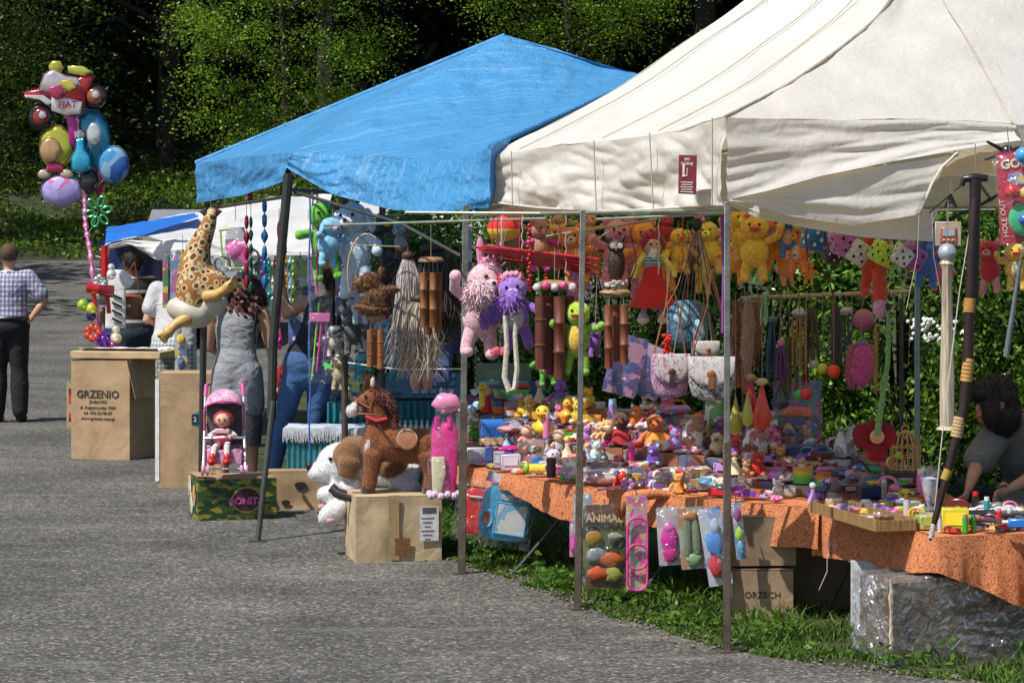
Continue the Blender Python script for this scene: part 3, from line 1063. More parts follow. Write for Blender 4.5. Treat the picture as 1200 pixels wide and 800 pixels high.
for px, d in ((122, 24.4), (228, 23.4), (370, 22.1), (160, 27)):
 m = MB()
 q = W(px, 290, d)
 m.tube([(q.x + O.x, q.y + O.y, 0), (q.x + O.x, q.y + O.y, q.z)], .018, 6)
 m.ob('pole', plain((.2, .2, .2), .5), t)
base = W(520, 250, 21)
base.z = 0
O = -base
t = thing('market_tent', 'grey white canvas stall roof seen between the blue tarp and cream tent', 'tent', base)
m = MB()
fr = [W(398, 270, 20.5), W(470, 284, 20.3), W(560, 290, 20.5), W(640, 280, 21)]
bk = [W(430, 225, 23), W(500, 230, 23), W(560, 235, 23), W(640, 240, 23)]
sheet(m, coons(loc(fr), loc(bk), loc([fr[0], bk[0]]), loc([fr[-1], bk[-1]])), 40, 20, .05, 1.4)
m.ob('canopy', CANVAS2, t, angle=80)
m = MB()
m.tube(loc([W(430, 254, 20.2), W(560, 250, 20.2)]), .012, 6)
m.tube(loc([W(450, 272, 20.1), W(600, 266, 20.4)]), .012, 6)
for px, d in ((400, 20.6), (640, 21), (477, 20.2)):
 q = W(px, 278, d)
 m.tube([(q.x + O.x, q.y + O.y, 0), (q.x + O.x, q.y + O.y, q.z)], .018, 6)
m.ob('frame', plain((.3, .32, .33), .5), t)
base = W(236, 250, 39.5)
base.z = gz(base.x, 39.5)
t = thing('parked_car', 'silver grey estate car whose roof shows over the far white stall', 'car', base, R(-90))
t.scale = (1.1, 1.1, 1.14)
m = MB()
def carsec(x, w_, z0, z1, tw):
 return [(x, -w_ / 2, z0), (x, -w_ / 2, (z0 + z1) * .55), (x, -tw / 2, z1), (x, tw / 2, z1), (x, w_ / 2, (z0 + z1) * .55), (x, w_ / 2, z0)]
secs = [carsec(-2.2, 1.6, .3, .85, 1.3), carsec(-2.0, 1.75, .22, 1.0, 1.45), carsec(-1.85, 1.8, .2, 1.45, 1.2), carsec(-1.5, 1.8, .2, 1.6, 1.22), carsec(.3, 1.8, .2, 1.64, 1.24), carsec(1.0, 1.8, .2, 1.1, 1.4), carsec(1.9, 1.76, .22, .95, 1.4), carsec(2.25, 1.55, .3, .7, 1.25)]
vs = [p for s_ in secs for p in s_]
fs = [(j * 6 + i, j * 6 + (i + 1) % 6, (j + 1) * 6 + (i + 1) % 6, (j + 1) * 6 + i) for j in range(len(secs) - 1) for i in range(6)] + [tuple(range(6)), tuple(range(42, 48))[::-1]]
m.add(vs, fs)
m.ob('body', plain((.32, .33, .34), .3, .05, 3, 0, 80, .5, .6), t, angle=30)
m = MB()
m.box((-.75, -.80, 1.3), (2.0, .03, .34), (R(-17), 0, 0))
m.box((-1.93, 0, 1.3), (.03, 1.1, .3), (0, R(15), 0))
m.ob('window', plain((.02, .025, .03), .08), t)
for s_ in (-1, 1):
 m = MB()
 m.tube([(-1.6, s_ * .55, 1.64), (-1.5, s_ * .55, 1.70), (.1, s_ * .55, 1.72), (.3, s_ * .55, 1.66)], .022, 6)
 m.ob('roof_rail', plain((.02, .02, .02), .4), t)
 for x in (-1.35, 1.35):
  m = MB()
  m.lathe([(.05, -.1), (.32, -.1), (.34, -.05), (.34, .08), (.3, .1), (.05, .1)], (x, s_ * .78, .33), 20, 0, (PI / 2, 0, 0))
  m.ob('wheel', plain((.02, .02, .02), .7), t)
# --- tables under the cream tent
TZ = .55
def T(px, py, z=TZ):
 """point on the table top seen at this bearing"""
 d = (CH - z) * F / (py - HZ)
 return Vector(((px - 600) * d / F, d, z))
def clothmat(c1, c2, scale, name='table_cloth', trans=.12):
 m, nt, b = nodes(name)
 tc = N(nt, 'ShaderNodeTexCoord')
 v = N(nt, 'ShaderNodeTexNoise', Scale=float(scale), Detail=1.5, Distortion=4.0)
 L(nt, tc.outputs['Object'], v.inputs['Vector'])
 r = ramp(nt, v.outputs['Fac'], [(.40, c2), (.47, c1), (.60, dk(c1, 1.15))])
 L(nt, r.outputs[0], b.inputs['Base Color'])
 b.inputs['Roughness'].default_value = .9
 tr = N(nt, 'ShaderNodeBsdfTranslucent')
 L(nt, r.outputs[0], tr.inputs['Color'])
 mx = N(nt, 'ShaderNodeMixShader')
 mx.inputs[0].default_value = trans
 L(nt, b.outputs[0], mx.inputs[1])
 L(nt, tr.outputs[0], mx.inputs[2])
 L(nt, mx.outputs[0], nt.nodes['Material Output'].inputs[0])
 return m
ORC = clothmat((.60, .215, .085), (.26, .07, .03), 34)
def table(label, poly, legs):
 c = sum(poly, Vector()) / len(poly)
 base = Vector((c.x, c.y, 0))
 t = thing('trestle_table', label, 'table', base)
 m = MB()
 n = len(poly)
 P = [p - base for p in poly]
 vs = [p + Vector((0, 0, -.008)) for p in P] + [p + Vector((0, 0, -.032)) for p in P]
 fs = [tuple(range(n)), tuple(range(2 * n - 1, n - 1, -1))] + [(i, i + n, (i + 1) % n + n, (i + 1) % n) for i in range(n)]
 m.add(vs, fs)
 m.ob('table_board', wood((.25, .17, .09)), t, smooth=False)
 for (x, y, dx) in legs:
  m = MB()
  q = Vector((x, y, 0)) - base
  m.tube([q + Vector((-dx, 0, .01)), q + Vector((dx, 0, TZ - .03))], .012, 6)
  m.tube([q + Vector((dx, .06, .01)), q + Vector((-dx, .06, TZ - .03))], .012, 6)
  m.ob('trestle_leg', POSTB, t)
 return t
def drape(label, poly, front, drops, seed, mat=ORC, name='tablecloth', cat='tablecloth', amp=.02, zt=TZ):
 """cloth: flat top over poly, hanging from the front polyline by the given drops"""
 base = front[0].copy()
 base.z = 0
 t = thing(name, label, cat, base)
 m = MB()
 m.add([p - base for p in poly], [tuple(range(len(poly)))])
 m.ob('cloth_top', mat, t)
 m = MB()
 nseg = 40 * (len(front) - 1)
 def f(u, v):
  x = u * (len(front) - 1)
  i = min(int(x), len(front) - 2)
  k = x - i
  p = front[i].lerp(front[i + 1], k)
  d = drops[i] * (1 - k) + drops[i + 1] * k
  tdir = (front[min(i + 1, len(front) - 1)] - front[i]).normalized()
  out = Vector((tdir.y, -tdir.x, 0))
  if out.y > 0:
   out = -out
  q = p - base
  n1 = noise.noise(Vector((q.x * 5 + seed, q.y * 5, 0)))
  n2 = noise.noise(Vector((q.x * 14 + seed, q.y * 14, 3)))
  return q + Vector((0, 0, -d * v * (1 + .06 * n1))) + out * (.012 + amp * v * (n1 * 1.6 + n2 * .7) + .02 * math.sin(v * 1.5))
 m.grid(f, nseg, 14)
 m.ob('hanging_side', mat, t, angle=80)
 return t
fA = [T(538, 546), T(600, 556), T(660, 568), T(742, 578)]
fB = [T(742, 579), T(860, 589), T(962, 598)]
fC = [T(958, 596), T(1050, 617), T(1098, 632), T(1150, 630), T(1205, 628), T(1300, 640)]
bA = [T(742, 540), T(540, 516)]
bB = [T(962, 553), T(742, 540)]
bC = [T(1300, 596), T(1130, 592), T(1100, 575), T(958, 552)]
table('long trestle table at the corner post end under the orange cloth', fA + bA, [(T(590, 540).x, T(590, 540).y + .2, .1), (T(650, 560).x, T(650, 560).y + .2, .22)])
table('trestle table behind the row of hanging toy packs', fB + bB, [(T(800, 580).x, T(800, 580).y + .25, .2), (T(940, 570).x, T(940, 570).y + .4, .15)])
table('trestle table nearest the seller with the wooden tray', fC + bC, [(T(1010, 600).x, T(1010, 600).y + .4, .12), (T(1190, 620).x, T(1190, 620).y + .35, .2)])
up = Vector((0, 0, .004))
drape('orange patterned cloth draped over the table with the yellow duck', [p + up for p in fA + bA], [p + up for p in fA], [.10, .09, .19, .17], 3)
drape('orange patterned cloth hanging behind the dangling toy packs', [p + up * 2 for p in fB + bB], [p + up * 2 for p in fB], [.14, .19, .20], 8)
drape('orange patterned cloth under the wooden tray, gathered at its corner', [p + up * 3 for p in fC + bC], [p + up * 3 for p in fC], [.24, .20, .16, .24, .34, .40], 13, amp=.035)
# ------------------------------------------------------------------ cartons
def cardmat(c=(.40, .27, .15)):
 key = ('card', c)
 if key in MATS:
  return MATS[key]
 m, nt, b = nodes('cardboard')
 tc = N(nt, 'ShaderNodeTexCoord')
 n1 = N(nt, 'ShaderNodeTexNoise', Scale=5.0, Detail=7.0, Roughness=.65)
 wv = N(nt, 'ShaderNodeTexWave', Scale=55.0, Distortion=.3)
 n2 = N(nt, 'ShaderNodeTexNoise', Scale=3.0, Detail=3.0, Distortion=1.5)
 for n in (n1, wv, n2):
  L(nt, tc.outputs['Object'], n.inputs['Vector'])
 r = ramp(nt, n1.outputs['Fac'], [(.3, dk(c, .72)), (.5, c), (.72, dk(c, 1.15))])
 L(nt, r.outputs[0], b.inputs['Base Color'])
 b.inputs['Roughness'].default_value = .75
 a = N(nt, 'ShaderNodeBump', Strength=.12, Distance=.003)
 L(nt, wv.outputs['Fac'], a.inputs['Height'])
 a2 = N(nt, 'ShaderNodeBump', Strength=.5, Distance=.03)
 L(nt, n2.outputs['Fac'], a2.inputs['Height'])
 L(nt, a.outputs[0], a2.inputs['Normal'])
 L(nt, a2.outputs[0], b.inputs['Normal'])
 MATS[key] = m
 return m
CARD = cardmat()
INK = plain((.045, .03, .02), .8, .3, 60)
def carton(label, c, size, rz, mat=None, dent=.012, flaps=True, tape=True, seed=0, name='cardboard_box', cat='box', open_=0.0):
 """c: centre of the base"""
 mat = mat or CARD
 w_, d_, h_ = size
 t = thing(name, label, cat, c, rz)
 m = MB()
 def face(o, u, v, nu=10, nv=10):
  def f(a, b):
   p = o + u * a + v * b
   nn = u.cross(v).normalized()
   k = min(1, 5 * min(a, 1 - a)) * min(1, 5 * min(b, 1 - b))
   e = noise.noise(p * 5 + Vector((seed, 0, 0))) * dent
   return p + nn * e * k
  m.grid(f, nu, nv)
 X, Y, Z = Vector((w_, 0, 0)), Vector((0, d_, 0)), Vector((0, 0, h_))
 o = Vector((-w_ / 2, -d_ / 2, 0))
 face(o, X, Z)
 face(o + X, Y, Z)
 face(o + X + Y, -X, Z)
 face(o + Y, -Y, Z)
 face(o + Z, X, Y)
 face(o + Y, X, -Y)
 m.ob('box_body', mat, t, angle=30)
 if flaps:
  for s_ in (-1, 1):
   f_ = MB()
   f_.box((0, s_ * d_ * .25, h_ + .004), (w_ * 1.004, d_ * .49, .004), (R(open_ * s_ + rnd.uniform(-2, 2)), 0, 0))
   f_.ob('flap', mat, t)
 if tape:
  f_ = MB()
  f_.box((0, 0, h_ + .012), (w_ * .96, .05, .001))
  f_.box((w_ / 2 + .005, 0, h_ - .05), (.001, .05, .12))
  f_.ob('tape', plain((.35, .22, .09), .25, .1, 10), t)
 return t
FR = (PI / 2, 0, 0)
cb = G(129, 540)
t = carton('big tan cardboard box printed with black words, standing on the road under a tray', cb + Vector((-.02, .33, 0)), (.52, .5, .80), R(-17), seed=3, dent=.006)
m = MB()
m.text('GRZENIO', .088, (-.02, -.2545, .53), FR, th=.0005, bold=.002)
for k, s_ in enumerate(('ZABAWKI', 'ul. Augustowska 102A', 'tel. 695-52-40-59', 'www.grzenio.com.pl')):
 m.text(s_, .036, (-.02, -.2545, .47 - k * .045), FR, th=.0005, bold=.0006)
m.ob('lettering', INK, t, smooth=False)
m = MB()
m.box((.29, -.1, .66), (.004, .38, .32), (0, R(-14), 0))
m.ob('side_flap', CARD, t)
t = thing('display_tray', 'flat light wooden tray with a white sheet on top of the printed cardboard box', 'tray', cb + Vector((.08, .38, .815)), R(-10))
m = MB()
m.box((0, 0, .035), (.76, .6, .06), bev=.006)
m.ob('tray_frame', plain((.50, .36, .2), .7, .2, 8), t)
m = MB()
m.grid(lambda u, v: Vector((-.33 + u * .66, -.25 + v * .5, .07 + .012 * noise.noise(Vector((u * 5, v * 5, 1))) + (.02 if v < .1 else 0))), 20, 14)
m.ob('white_sheet', plain(WHITE, .7), t)
t = carton('low tan carton with torn edge poking out behind the printed cardboard box', G(76, 503) + Vector((.17, .35, 0)), (.3, .4, .42), R(-10), seed=9)
m = MB()
m.box((0, -.202, .3), (.26, .002, .14))
m.box((0, -.202, .1), (.26, .002, .08))
m.ob('printed_band', prints([(.5, .05, .03), (.6, .45, .1), (.1, .03, .02)], 14), t)
t = carton('tall plain cardboard box with a white edge and a blue and yellow sticker', G(223, 572) + Vector((0, .2, 0)), (.47, .36, .83), R(-2), seed=5, tape=False)
m = MB()
m.box((-.238, -.183, .42), (.03, .004, .74))
m.ob('white_edge_strip', plain(WHITE, .5), t)
m = MB()
ic = Vector((.09, -.186, .50))
m.prism([(math.cos(a) * .085, math.sin(a) * .06) for a in [i * PI / 10 for i in range(20)]], .002, ic, m=0)
m.box(ic + Vector((-.01, -.002, 0)), (.13, .002, .075), m=2)
m.box(ic + Vector((.02, -.004, 0)), (.07, .002, .055), m=1)
m.text('2', .05, ic + Vector((-.05, -.005, 0)), FR, 3, .0005)
m.ob('sticker', [plain((.02, .2, .25), .4), plain((.75, .45, .03), .4), plain((.01, .03, .04), .4), plain(WHITE, .4)], t)
m = MB()
m.box((0, .0, .008), (.42, .3, .014))
m.ob('dark_base', plain(BLACK, .7), t)
BAN = prints([(.02, .05, .015), (.03, .07, .02), (.25, .22, .03), (.04, .09, .02), (.14, .15, .03), (.01, .04, .015)], 17, .45, (1, 1, 2.2))
bc = G(268, 611) + Vector((.0, .24, 0))
t = carton('green printed fruit carton carrying the toy pushchair', bc, (.52, .36, .27), R(16), BAN, .006, flaps=False, tape=False, seed=2)
m = MB()
m.box((0, 0, .272), (.50, .35, .01))
m.box((-.2, 0, .285), (.12, .34, .008), (0, R(6), 0))
m.ob('lid', CARD, t)
m = MB()
m.prism([(math.cos(a) * .10, math.sin(a) * .085) for a in [i * PI / 12 for i in range(24)]], .003, (.06, -.186, .135), m=0)
m.prism([(math.cos(a) * .09, math.sin(a) * .075) for a in [i * PI / 12 for i in range(24)]], .003, (.06, -.188, .135), m=1)
m.text('BONITA', .062, (.06, -.192, .125), FR, 2, .001, bold=.003)
m.ob('emblem', [plain((.35, .3, .04), .5), plain((.05, .015, .03), .5), plain((.5, .1, .3), .5)], t)
for i, (pz, cc) in enumerate([((-.265, .05, .10), (.6, .58, .5)), ((-.265, -.06, .16), (.65, .5, .1)), ((-.265, .12, .2), (.6, .55, .4))]):
 m = MB()
 m.ell(pz, (.004, .05, .07), lump=.4)
 m.ob('picture_patch', prints([cc, (.7, .66, .55), (.5, .2, .1)], 30), t)
t = carton('small plain cardboard box with hand holes under the white fringed cloth', G(346, 598) + Vector((0, .1, 0)), (.40, .19, .26), R(4), seed=6, tape=False)
for hx, hz, rr_ in ((-.07, .055, .022), (.03, .17, .03)):
 m = MB()
 m.prism([(math.cos(a) * rr_ * 1.4, math.sin(a) * rr_ * .8) for a in [i * PI / 8 for i in range(16)]], .003, (hx, -.103, hz))
 m.ob('hand_hole', plain(BLACK, .9), t)
hb = G(458, 660) + Vector((0, .26, 0))
t = carton('tan cardboard box with a white address label carrying the rocking horse', hb, (.50, .42, .375), R(12), cardmat((.46, .35, .21)), .02, seed=7, open_=0)
m = MB()
m.box((.175, -.222, .22), (.11, .002, .20))
m.ob('address_label', plain((.62, .62, .64), .4), t)
m = MB()
m.box((.175, -.224, .295), (.08, .001, .035))
for k in range(6):
 m.box((.165, -.224, .25 - k * .024), (.075 - .02 * (k % 3), .001, .006))
m.ob('label_print', plain((.1, .1, .12), .5), t)
m = MB()
m.box((-.03, -.221, .20), (.06, .002, .37))
m.ob('tape', plain((.33, .24, .12), .3), t)
m = MB()
m.box((.02, -.2215, .09), (.09, .002, .10))
m.ob('torn_patch', plain((.18, .08, .03), .9, .4, 40), t)
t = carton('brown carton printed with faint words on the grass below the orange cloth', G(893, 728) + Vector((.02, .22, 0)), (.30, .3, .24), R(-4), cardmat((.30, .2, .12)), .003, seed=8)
m = MB()
m.text('ORZECH', .045, (0, -.152, .12), FR, th=.0005)
m.ob('lettering', INK, t, smooth=False)
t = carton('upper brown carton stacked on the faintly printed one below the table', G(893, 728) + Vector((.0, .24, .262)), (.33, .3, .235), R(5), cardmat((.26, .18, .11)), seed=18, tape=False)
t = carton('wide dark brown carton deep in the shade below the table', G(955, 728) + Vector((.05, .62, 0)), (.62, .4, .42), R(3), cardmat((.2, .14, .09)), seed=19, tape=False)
c = G(1015, 748) + Vector((.03, .16, 0))
t = carton('narrow white box with a blue mark beside the film wrapped bale', c, (.16, .26, .36), R(-8), plain((.55, .57, .6), .5), .004, flaps=False, tape=False, seed=4)
m = MB()
for z in (.25, .215, .18):
 m.box((-.02, -.104, z), (.045, .002, .025))
m.ob('blue_mark', plain((.02, .08, .3), .5), t)
wb = Vector((2.10, 12.23, 0))
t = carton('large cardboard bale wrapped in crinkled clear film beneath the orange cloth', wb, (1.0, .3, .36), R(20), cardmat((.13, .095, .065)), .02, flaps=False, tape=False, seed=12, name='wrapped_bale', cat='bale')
m = MB()
def wrap(u, v):
 a = u * 4
 k = int(min(a, 3.999))
 f_ = a - k
 X, Y = .515, .165
 P = [Vector((-X, -Y, 0)), Vector((X, -Y, 0)), Vector((X, Y, 0)), Vector((-X, Y, 0))]
 p = P[k].lerp(P[(k + 1) % 4], f_)
 z = v * .38
 nn = Vector((p.x, p.y, 0)).normalized()
 cr = abs(noise.noise(Vector((u * 22 + z * 14, z * 9 - u * 9, 0)))) * .035 + abs(noise.noise(Vector((u * 60 - z * 22, z * 25, 3)))) * .014
 q = p + nn * (cr + .004)
 return Vector((q.x, q.y, z + (.02 * noise.noise(Vector((u * 30, 0, 7))) if v > .95 else 0)))
m.grid(wrap, 200, 26)
m.grid(lambda u, v: Vector((-.51 + u * 1.02, -.16 + v * .32, .375 + .02 * noise.noise(Vector((u * 9, v * 8, 2))))), 40, 30)
m.ob('clear_film', film(3.0), t, angle=25)
m = MB()
m.tube([(-.52 + .012 * noise.noise(Vector((k * .7, 0, 0))), -.185, .02 + k * .019) for k in range(20)], [.006 + .01 * abs(noise.noise(Vector((k * .9, 2, 0)))) for k in range(20)], 5)
m.ob('tape', plain((.5, .42, .3), .4, .3, 50), t)
t = thing('plastic_bag', 'torn clear plastic bag with a dangling strip on the grass by the bale', 'bag', G(1012, 742) + Vector((.0, .25, .37)))
m = MB()
m.lathe([(.16, 0), (.15, .05), (.10, .11), (.05, .16), (.03, .2)], n=20)
m.v = [(x + .03 * noise.noise(Vector((x * 30, y * 30, z * 20))), y + .03 * noise.noise(Vector((y * 30, x * 30, z * 20))), z) for x, y, z in m.v]
m.ob('bag_body', film(), t, angle=80)
m = MB()
m.tube([(-.13, -.04, .04), (-.15, -.05, -.03), (-.15, -.05, -.10), (-.19, -.05, -.19)], [.01, .006, .008, .004], 5, flat=.3)
m.ob('dangling_strip', plain((.5, .5, .52), .3), t)
# ------------------------------------------------------------------ people
SK = plain((.50, .27, .17), .5, .12, 20)
SKD = plain((.30, .15, .09), .5, .12, 20)
def limb(m, pts, rads, n=12):
 m.tube(pts, rads, n)
 for p, r in zip(pts, rads):
  m.ell(p, r, n=12, k=8)
def hand(m, ex, wr_, dirn, palm=Vector((0, -1, 0)), s=1.0, curl=.5):
 """palm goes in the body lump, five fingers in the extra mesh"""
 d = Vector(dirn).normalized()
 side = d.cross(palm).normalized()
 pn = side.cross(d).normalized()
 c = Vector(wr_) + d * .055 * s
 m.ell(c, (.042 * s, .018 * s, .05 * s), Matrix((side, pn, d)).transposed(), n=12, k=8)
 for k, ln in enumerate((.062, .072, .068, .052)):
  b = c + side * (-.030 + k * .020) * s + d * .03 * s
  p1 = b + d * ln * .45 * s - pn * .004
  p2 = p1 + (d * (1 - curl) - pn * curl).normalized() * ln * .35 * s
  p3 = p2 + (d * (1 - 1.4 * curl) - pn * curl * 1.3).normalized() * ln * .3 * s
  ex.tube([b, p1, p2, p3], [.0088 * s, .0082 * s, .0076 * s, .0055 * s], 8)
 b = c - side * .034 * s - d * .025 * s
 ex.tube([b, b + (-side * .8 + d * .6) * .028 * s, b + (-side * .7 + d * 1.2) * .045 * s], [.011 * s, .0095 * s, .007 * s], 8)
def person(label, base, rz, P, colors, group='people at the market stalls'):
 """P: joints in body space (x right, y away, z up)"""
 t = thing('person', label, 'person', base, rz, group)
 V = {k: Vector(v) for k, v in P.items() if isinstance(v, tuple)}
 sk = colors.get('skin', SK)
 b, ex = MB(), MB()
 hd, nk, ch, ws, pv = V['head'], V['neck'], V['chest'], V['waist'], V['pelvis']
 fwd = V.get('face', Vector((0, 1, 0))).normalized()
 sdx = Vector((0, 0, 1)).cross(fwd).normalized()
 hr = P.get('hr', 1.0)
 b.ell(hd, (.078 * hr, .095 * hr, .112 * hr), Matrix((-sdx, fwd, Vector((0, 0, 1)))).transposed(), n=18, k=12)
 b.ell(hd + fwd * .045 * hr + Vector((0, 0, -.055)) * hr, (.052 * hr, .055 * hr, .055 * hr))
 b.ell(hd + fwd * .10 * hr + Vector((0, 0, -.012)), (.014, .02, .026))
 for s_ in (-1, 1):
  b.ell(hd + sdx * .08 * s_ * hr + Vector((0, 0, -.005)), (.014, .022, .032))
 limb(b, [hd + Vector((0, 0, -.06)), nk, ch.lerp(nk, .6)], [.05, .055, .065])
 sh = P.get('shw', .17)
 for s_, nm in ((-1, 'l'), (1, 'r')):
  s0, e0, w0 = V['sh' + nm], V['el' + nm], V['wr' + nm]
  limb(b, [ch.lerp(nk, .55), s0], [.07, .056])
  limb(b, [s0, s0.lerp(e0, .4), e0, e0.lerp(w0, .35), w0], [.055, .050, .038, .040, .026])
  hand(b, ex, w0, V.get('hd' + nm, w0 - e0), V.get('pn' + nm, Vector((-s_, 0, 0))), 1.0, P.get('curl', .4))
  h0, k0, a0 = V['hp' + nm], V['kn' + nm], V['an' + nm]
  limb(b, [h0, h0.lerp(k0, .5), k0, k0.lerp(a0, .35), a0], [.088, .075, .055, .056, .036])
  ft = V.get('ft', Vector((0, 1, 0)))
  b.ell(a0 + ft * .06 + Vector((0, 0, -.045)), (.042, .042, .035))
  b.ell(a0 + ft * .12 + Vector((0, 0, -.05)), (.045, .07, .027))
 bw = P.get('bw', 1.0)
 b.ell(ch, (.155 * bw, .105, .17), n=18, k=12)
 b.ell(ws, (.132 * bw, .095, .15), n=18, k=12)
 b.ell(ch.lerp(ws, .5), (.145 * bw, .10, .14), n=18, k=12)
 b.ell(pv, (.165 * bw, .12, .13), n=18, k=12)
 b.ell(ws.lerp(pv, .5), (.145 * bw, .105, .13), n=18, k=12)
 body = blob(b, 'body', sk, t, .014, 5, ex)
 for s_ in (-1, 1):
  e = MB()
  e.ell(hd + fwd * .088 * hr + sdx * .032 * s_ + Vector((0, 0, .008)), (.012, .008, .008))
  e.ob('eye', plain((.03, .02, .015), .2), t)
 e = MB()
 e.ell(hd + fwd * .098 * hr + Vector((0, 0, -.055)), (.022, .007, .006))
 e.ob('mouth', plain((.35, .08, .07), .5), t)
 return t, V
def garment(fn, name, mat, t, vox=.014, it=4):
 m = MB()
 fn(m)
 return blob(m, name, mat, t, vox, it)
def plaid(c1, c2, c3, s=1.0):
 m, nt, b = nodes('plaid')
 tc = N(nt, 'ShaderNodeTexCoord')
 sx = N(nt, 'ShaderNodeSeparateXYZ')
 L(nt, tc.outputs['Object'], sx.inputs[0])
 outs = []
 for ax, per in ((0, 26 * s), (2, 22 * s)):
  ml = N(nt, 'ShaderNodeMath', operation='MULTIPLY')
  ml.inputs[1].default_value = per
  L(nt, sx.outputs[ax], ml.inputs[0])
  fr_ = N(nt, 'ShaderNodeMath', operation='FRACT')
  L(nt, ml.outputs[0], fr_.inputs[0])
  r = ramp(nt, fr_.outputs[0], [(0, (1, 1, 1)), (.45, c2), (.62, (1, 1, 1)), (.75, c3), (.85, (1, 1, 1))], 'CONSTANT')
  outs.append(r.outputs[0])
 mx = N(nt, 'ShaderNodeMix')
 mx.data_type = 'RGBA'
 mx.blend_type = 'MULTIPLY'
 mx.inputs[0].default_value = 1
 L(nt, outs[0], mx.inputs[6])
 L(nt, outs[1], mx.inputs[7])
 m2 = N(nt, 'ShaderNodeMix')
 m2.data_type = 'RGBA'
 m2.blend_type = 'MULTIPLY'
 m2.inputs[0].default_value = 1
 L(nt, mx.outputs[2], m2.inputs[6])
 m2.inputs[7].default_value = C4(c1)
 L(nt, m2.outputs[2], b.inputs['Base Color'])
 b.inputs['Roughness'].default_value = .85
 nz = N(nt, 'ShaderNodeTexNoise', Scale=9.0, Detail=4.0, Distortion=1.0)
 L(nt, tc.outputs['Object'], nz.inputs['Vector'])
 bp = N(nt, 'ShaderNodeBump', Strength=.7, Distance=.03)
 L(nt, nz.outputs['Fac'], bp.inputs['Height'])
 L(nt, bp.outputs[0], b.inputs['Normal'])
 return m
def wrinkly(c, k=.7, sc_=10):
 m, nt, b = nodes('wrinkled_cloth')
 tc = N(nt, 'ShaderNodeTexCoord')
 mp = N(nt, 'ShaderNodeMapping')
 mp.inputs['Scale'].default_value = (1, 1, 1.7)
 mp.inputs['Rotation'].default_value = (0, .5, 0)
 L(nt, tc.outputs['Object'], mp.inputs[0])
 n1 = N(nt, 'ShaderNodeTexNoise', Scale=sc_ * .6, Detail=1.5, Distortion=1.6)
 L(nt, mp.outputs[0], n1.inputs['Vector'])
 r = ramp(nt, n1.outputs['Fac'], [(.3, dk(c, .85)), (.7, dk(c, 1.12))])
 L(nt, r.outputs[0], b.inputs['Base Color'])
 b.inputs['Roughness'].default_value = .88
 bp = N(nt, 'ShaderNodeBump', Strength=k * .5, Distance=.035)
 L(nt, n1.outputs['Fac'], bp.inputs['Height'])
 L(nt, bp.outputs[0], b.inputs['Normal'])
 return m
def basic(h=1.7, lean=0.0, dx=.0):
 s = h / 1.7
 return {'head': (dx * 1.3, .03 + lean * 1.2, 1.59 * s), 'neck': (dx, .02 + lean, 1.44 * s), 'chest': (dx * .8, lean * .8, 1.27 * s), 'waist': (dx * .4, lean * .4, 1.07 * s), 'pelvis': (0, 0, .93 * s),
   'shl': (-.18 + dx, lean * .9, 1.39 * s), 'shr': (.18 + dx, lean * .9, 1.39 * s),
   'ell': (-.25 + dx, .02 + lean, 1.12 * s), 'elr': (.25 + dx, .02 + lean, 1.12 * s), 'wrl': (-.24 + dx, .1 + lean, .88 * s), 'wrr': (.24 + dx, .1 + lean, .88 * s),
   'hpl': (-.09, 0, .9 * s), 'hpr': (.09, 0, .9 * s), 'knl': (-.10, .02, .5 * s), 'knr': (.10, .02, .5 * s), 'anl': (-.11, 0, .085), 'anr': (.11, 0, .085)}
def top_fn(V, e=.016, sleeve=.55, bw=1.0, low=.0, neck=True):
 def f(m):
  m.ell(V['chest'], (.155 * bw + e, .105 + e, .17 + e), n=18, k=12)
  m.ell(V['waist'], (.135 * bw + e * 1.5, .098 + e * 1.4, .15 + e), n=18, k=12)
  m.ell(V['chest'].lerp(V['waist'], .5), (.147 * bw + e, .103 + e, .14 + e), n=18, k=12)
  m.ell(V['waist'].lerp(V['pelvis'], .6), (.16 * bw + e, .12 + e, .11 + low), n=18, k=12)
  for nm in 'lr':
   s0, e0 = V['sh' + nm], V['el' + nm]
   if sleeve > 0:
    limb(m, [V['chest'].lerp(V['neck'], .5), s0], [.07 + e, .058 + e])
    limb(m, [s0, s0.lerp(e0, sleeve)], [.058 + e, .056 + e])
   else:
    limb(m, [V['chest'].lerp(V['neck'], .35), V['chest'].lerp(s0, .7) + Vector((0, 0, .02))], [.07 + e, .045 + e])
  if neck:
   limb(m, [V['chest'].lerp(V['neck'], .5), V['neck'] - Vector((0, 0, .02))], [.07, .062])
 return f
def legs_fn(V, e=.014, to=1.0, bw=1.0, flare=0.0):
 def f(m):
  m.ell(V['pelvis'] + Vector((0, 0, -.005)), (.172 * bw + e, .138 + e, .145), n=18, k=12)
  m.ell(V['hpl'].lerp(V['hpr'], .5), (.15 * bw + e, .12 + e, .10), n=18, k=12)
  for nm in 'lr':
   h0, k0, a0 = V['hp' + nm], V['kn' + nm], V['an' + nm]
   if to >= 1:
    limb(m, [h0, h0.lerp(k0, .5), k0, k0.lerp(a0, .35), a0 + Vector((0, 0, .03))], [.09 + e, .08 + e, .062 + e, .06 + e + flare, .046 + e + flare])
   else:
    limb(m, [h0, h0.lerp(k0, .5), k0], [.092 + e, .088 + e, .08 + e])
 return f
def shoes(V, t, mat):
 ft = V.get('ft', Vector((0, 1, 0)))
 for nm in 'lr':
  m = MB()
  a0 = V['an' + nm]
  m.ell(a0 + ft * .03 + Vector((0, 0, -.04)), (.05, .06, .045))
  m.ell(a0 + ft * .12 + Vector((0, 0, -.048)), (.05, .10, .037))
  blob(m, 'shoe', mat, t, .012, 3)
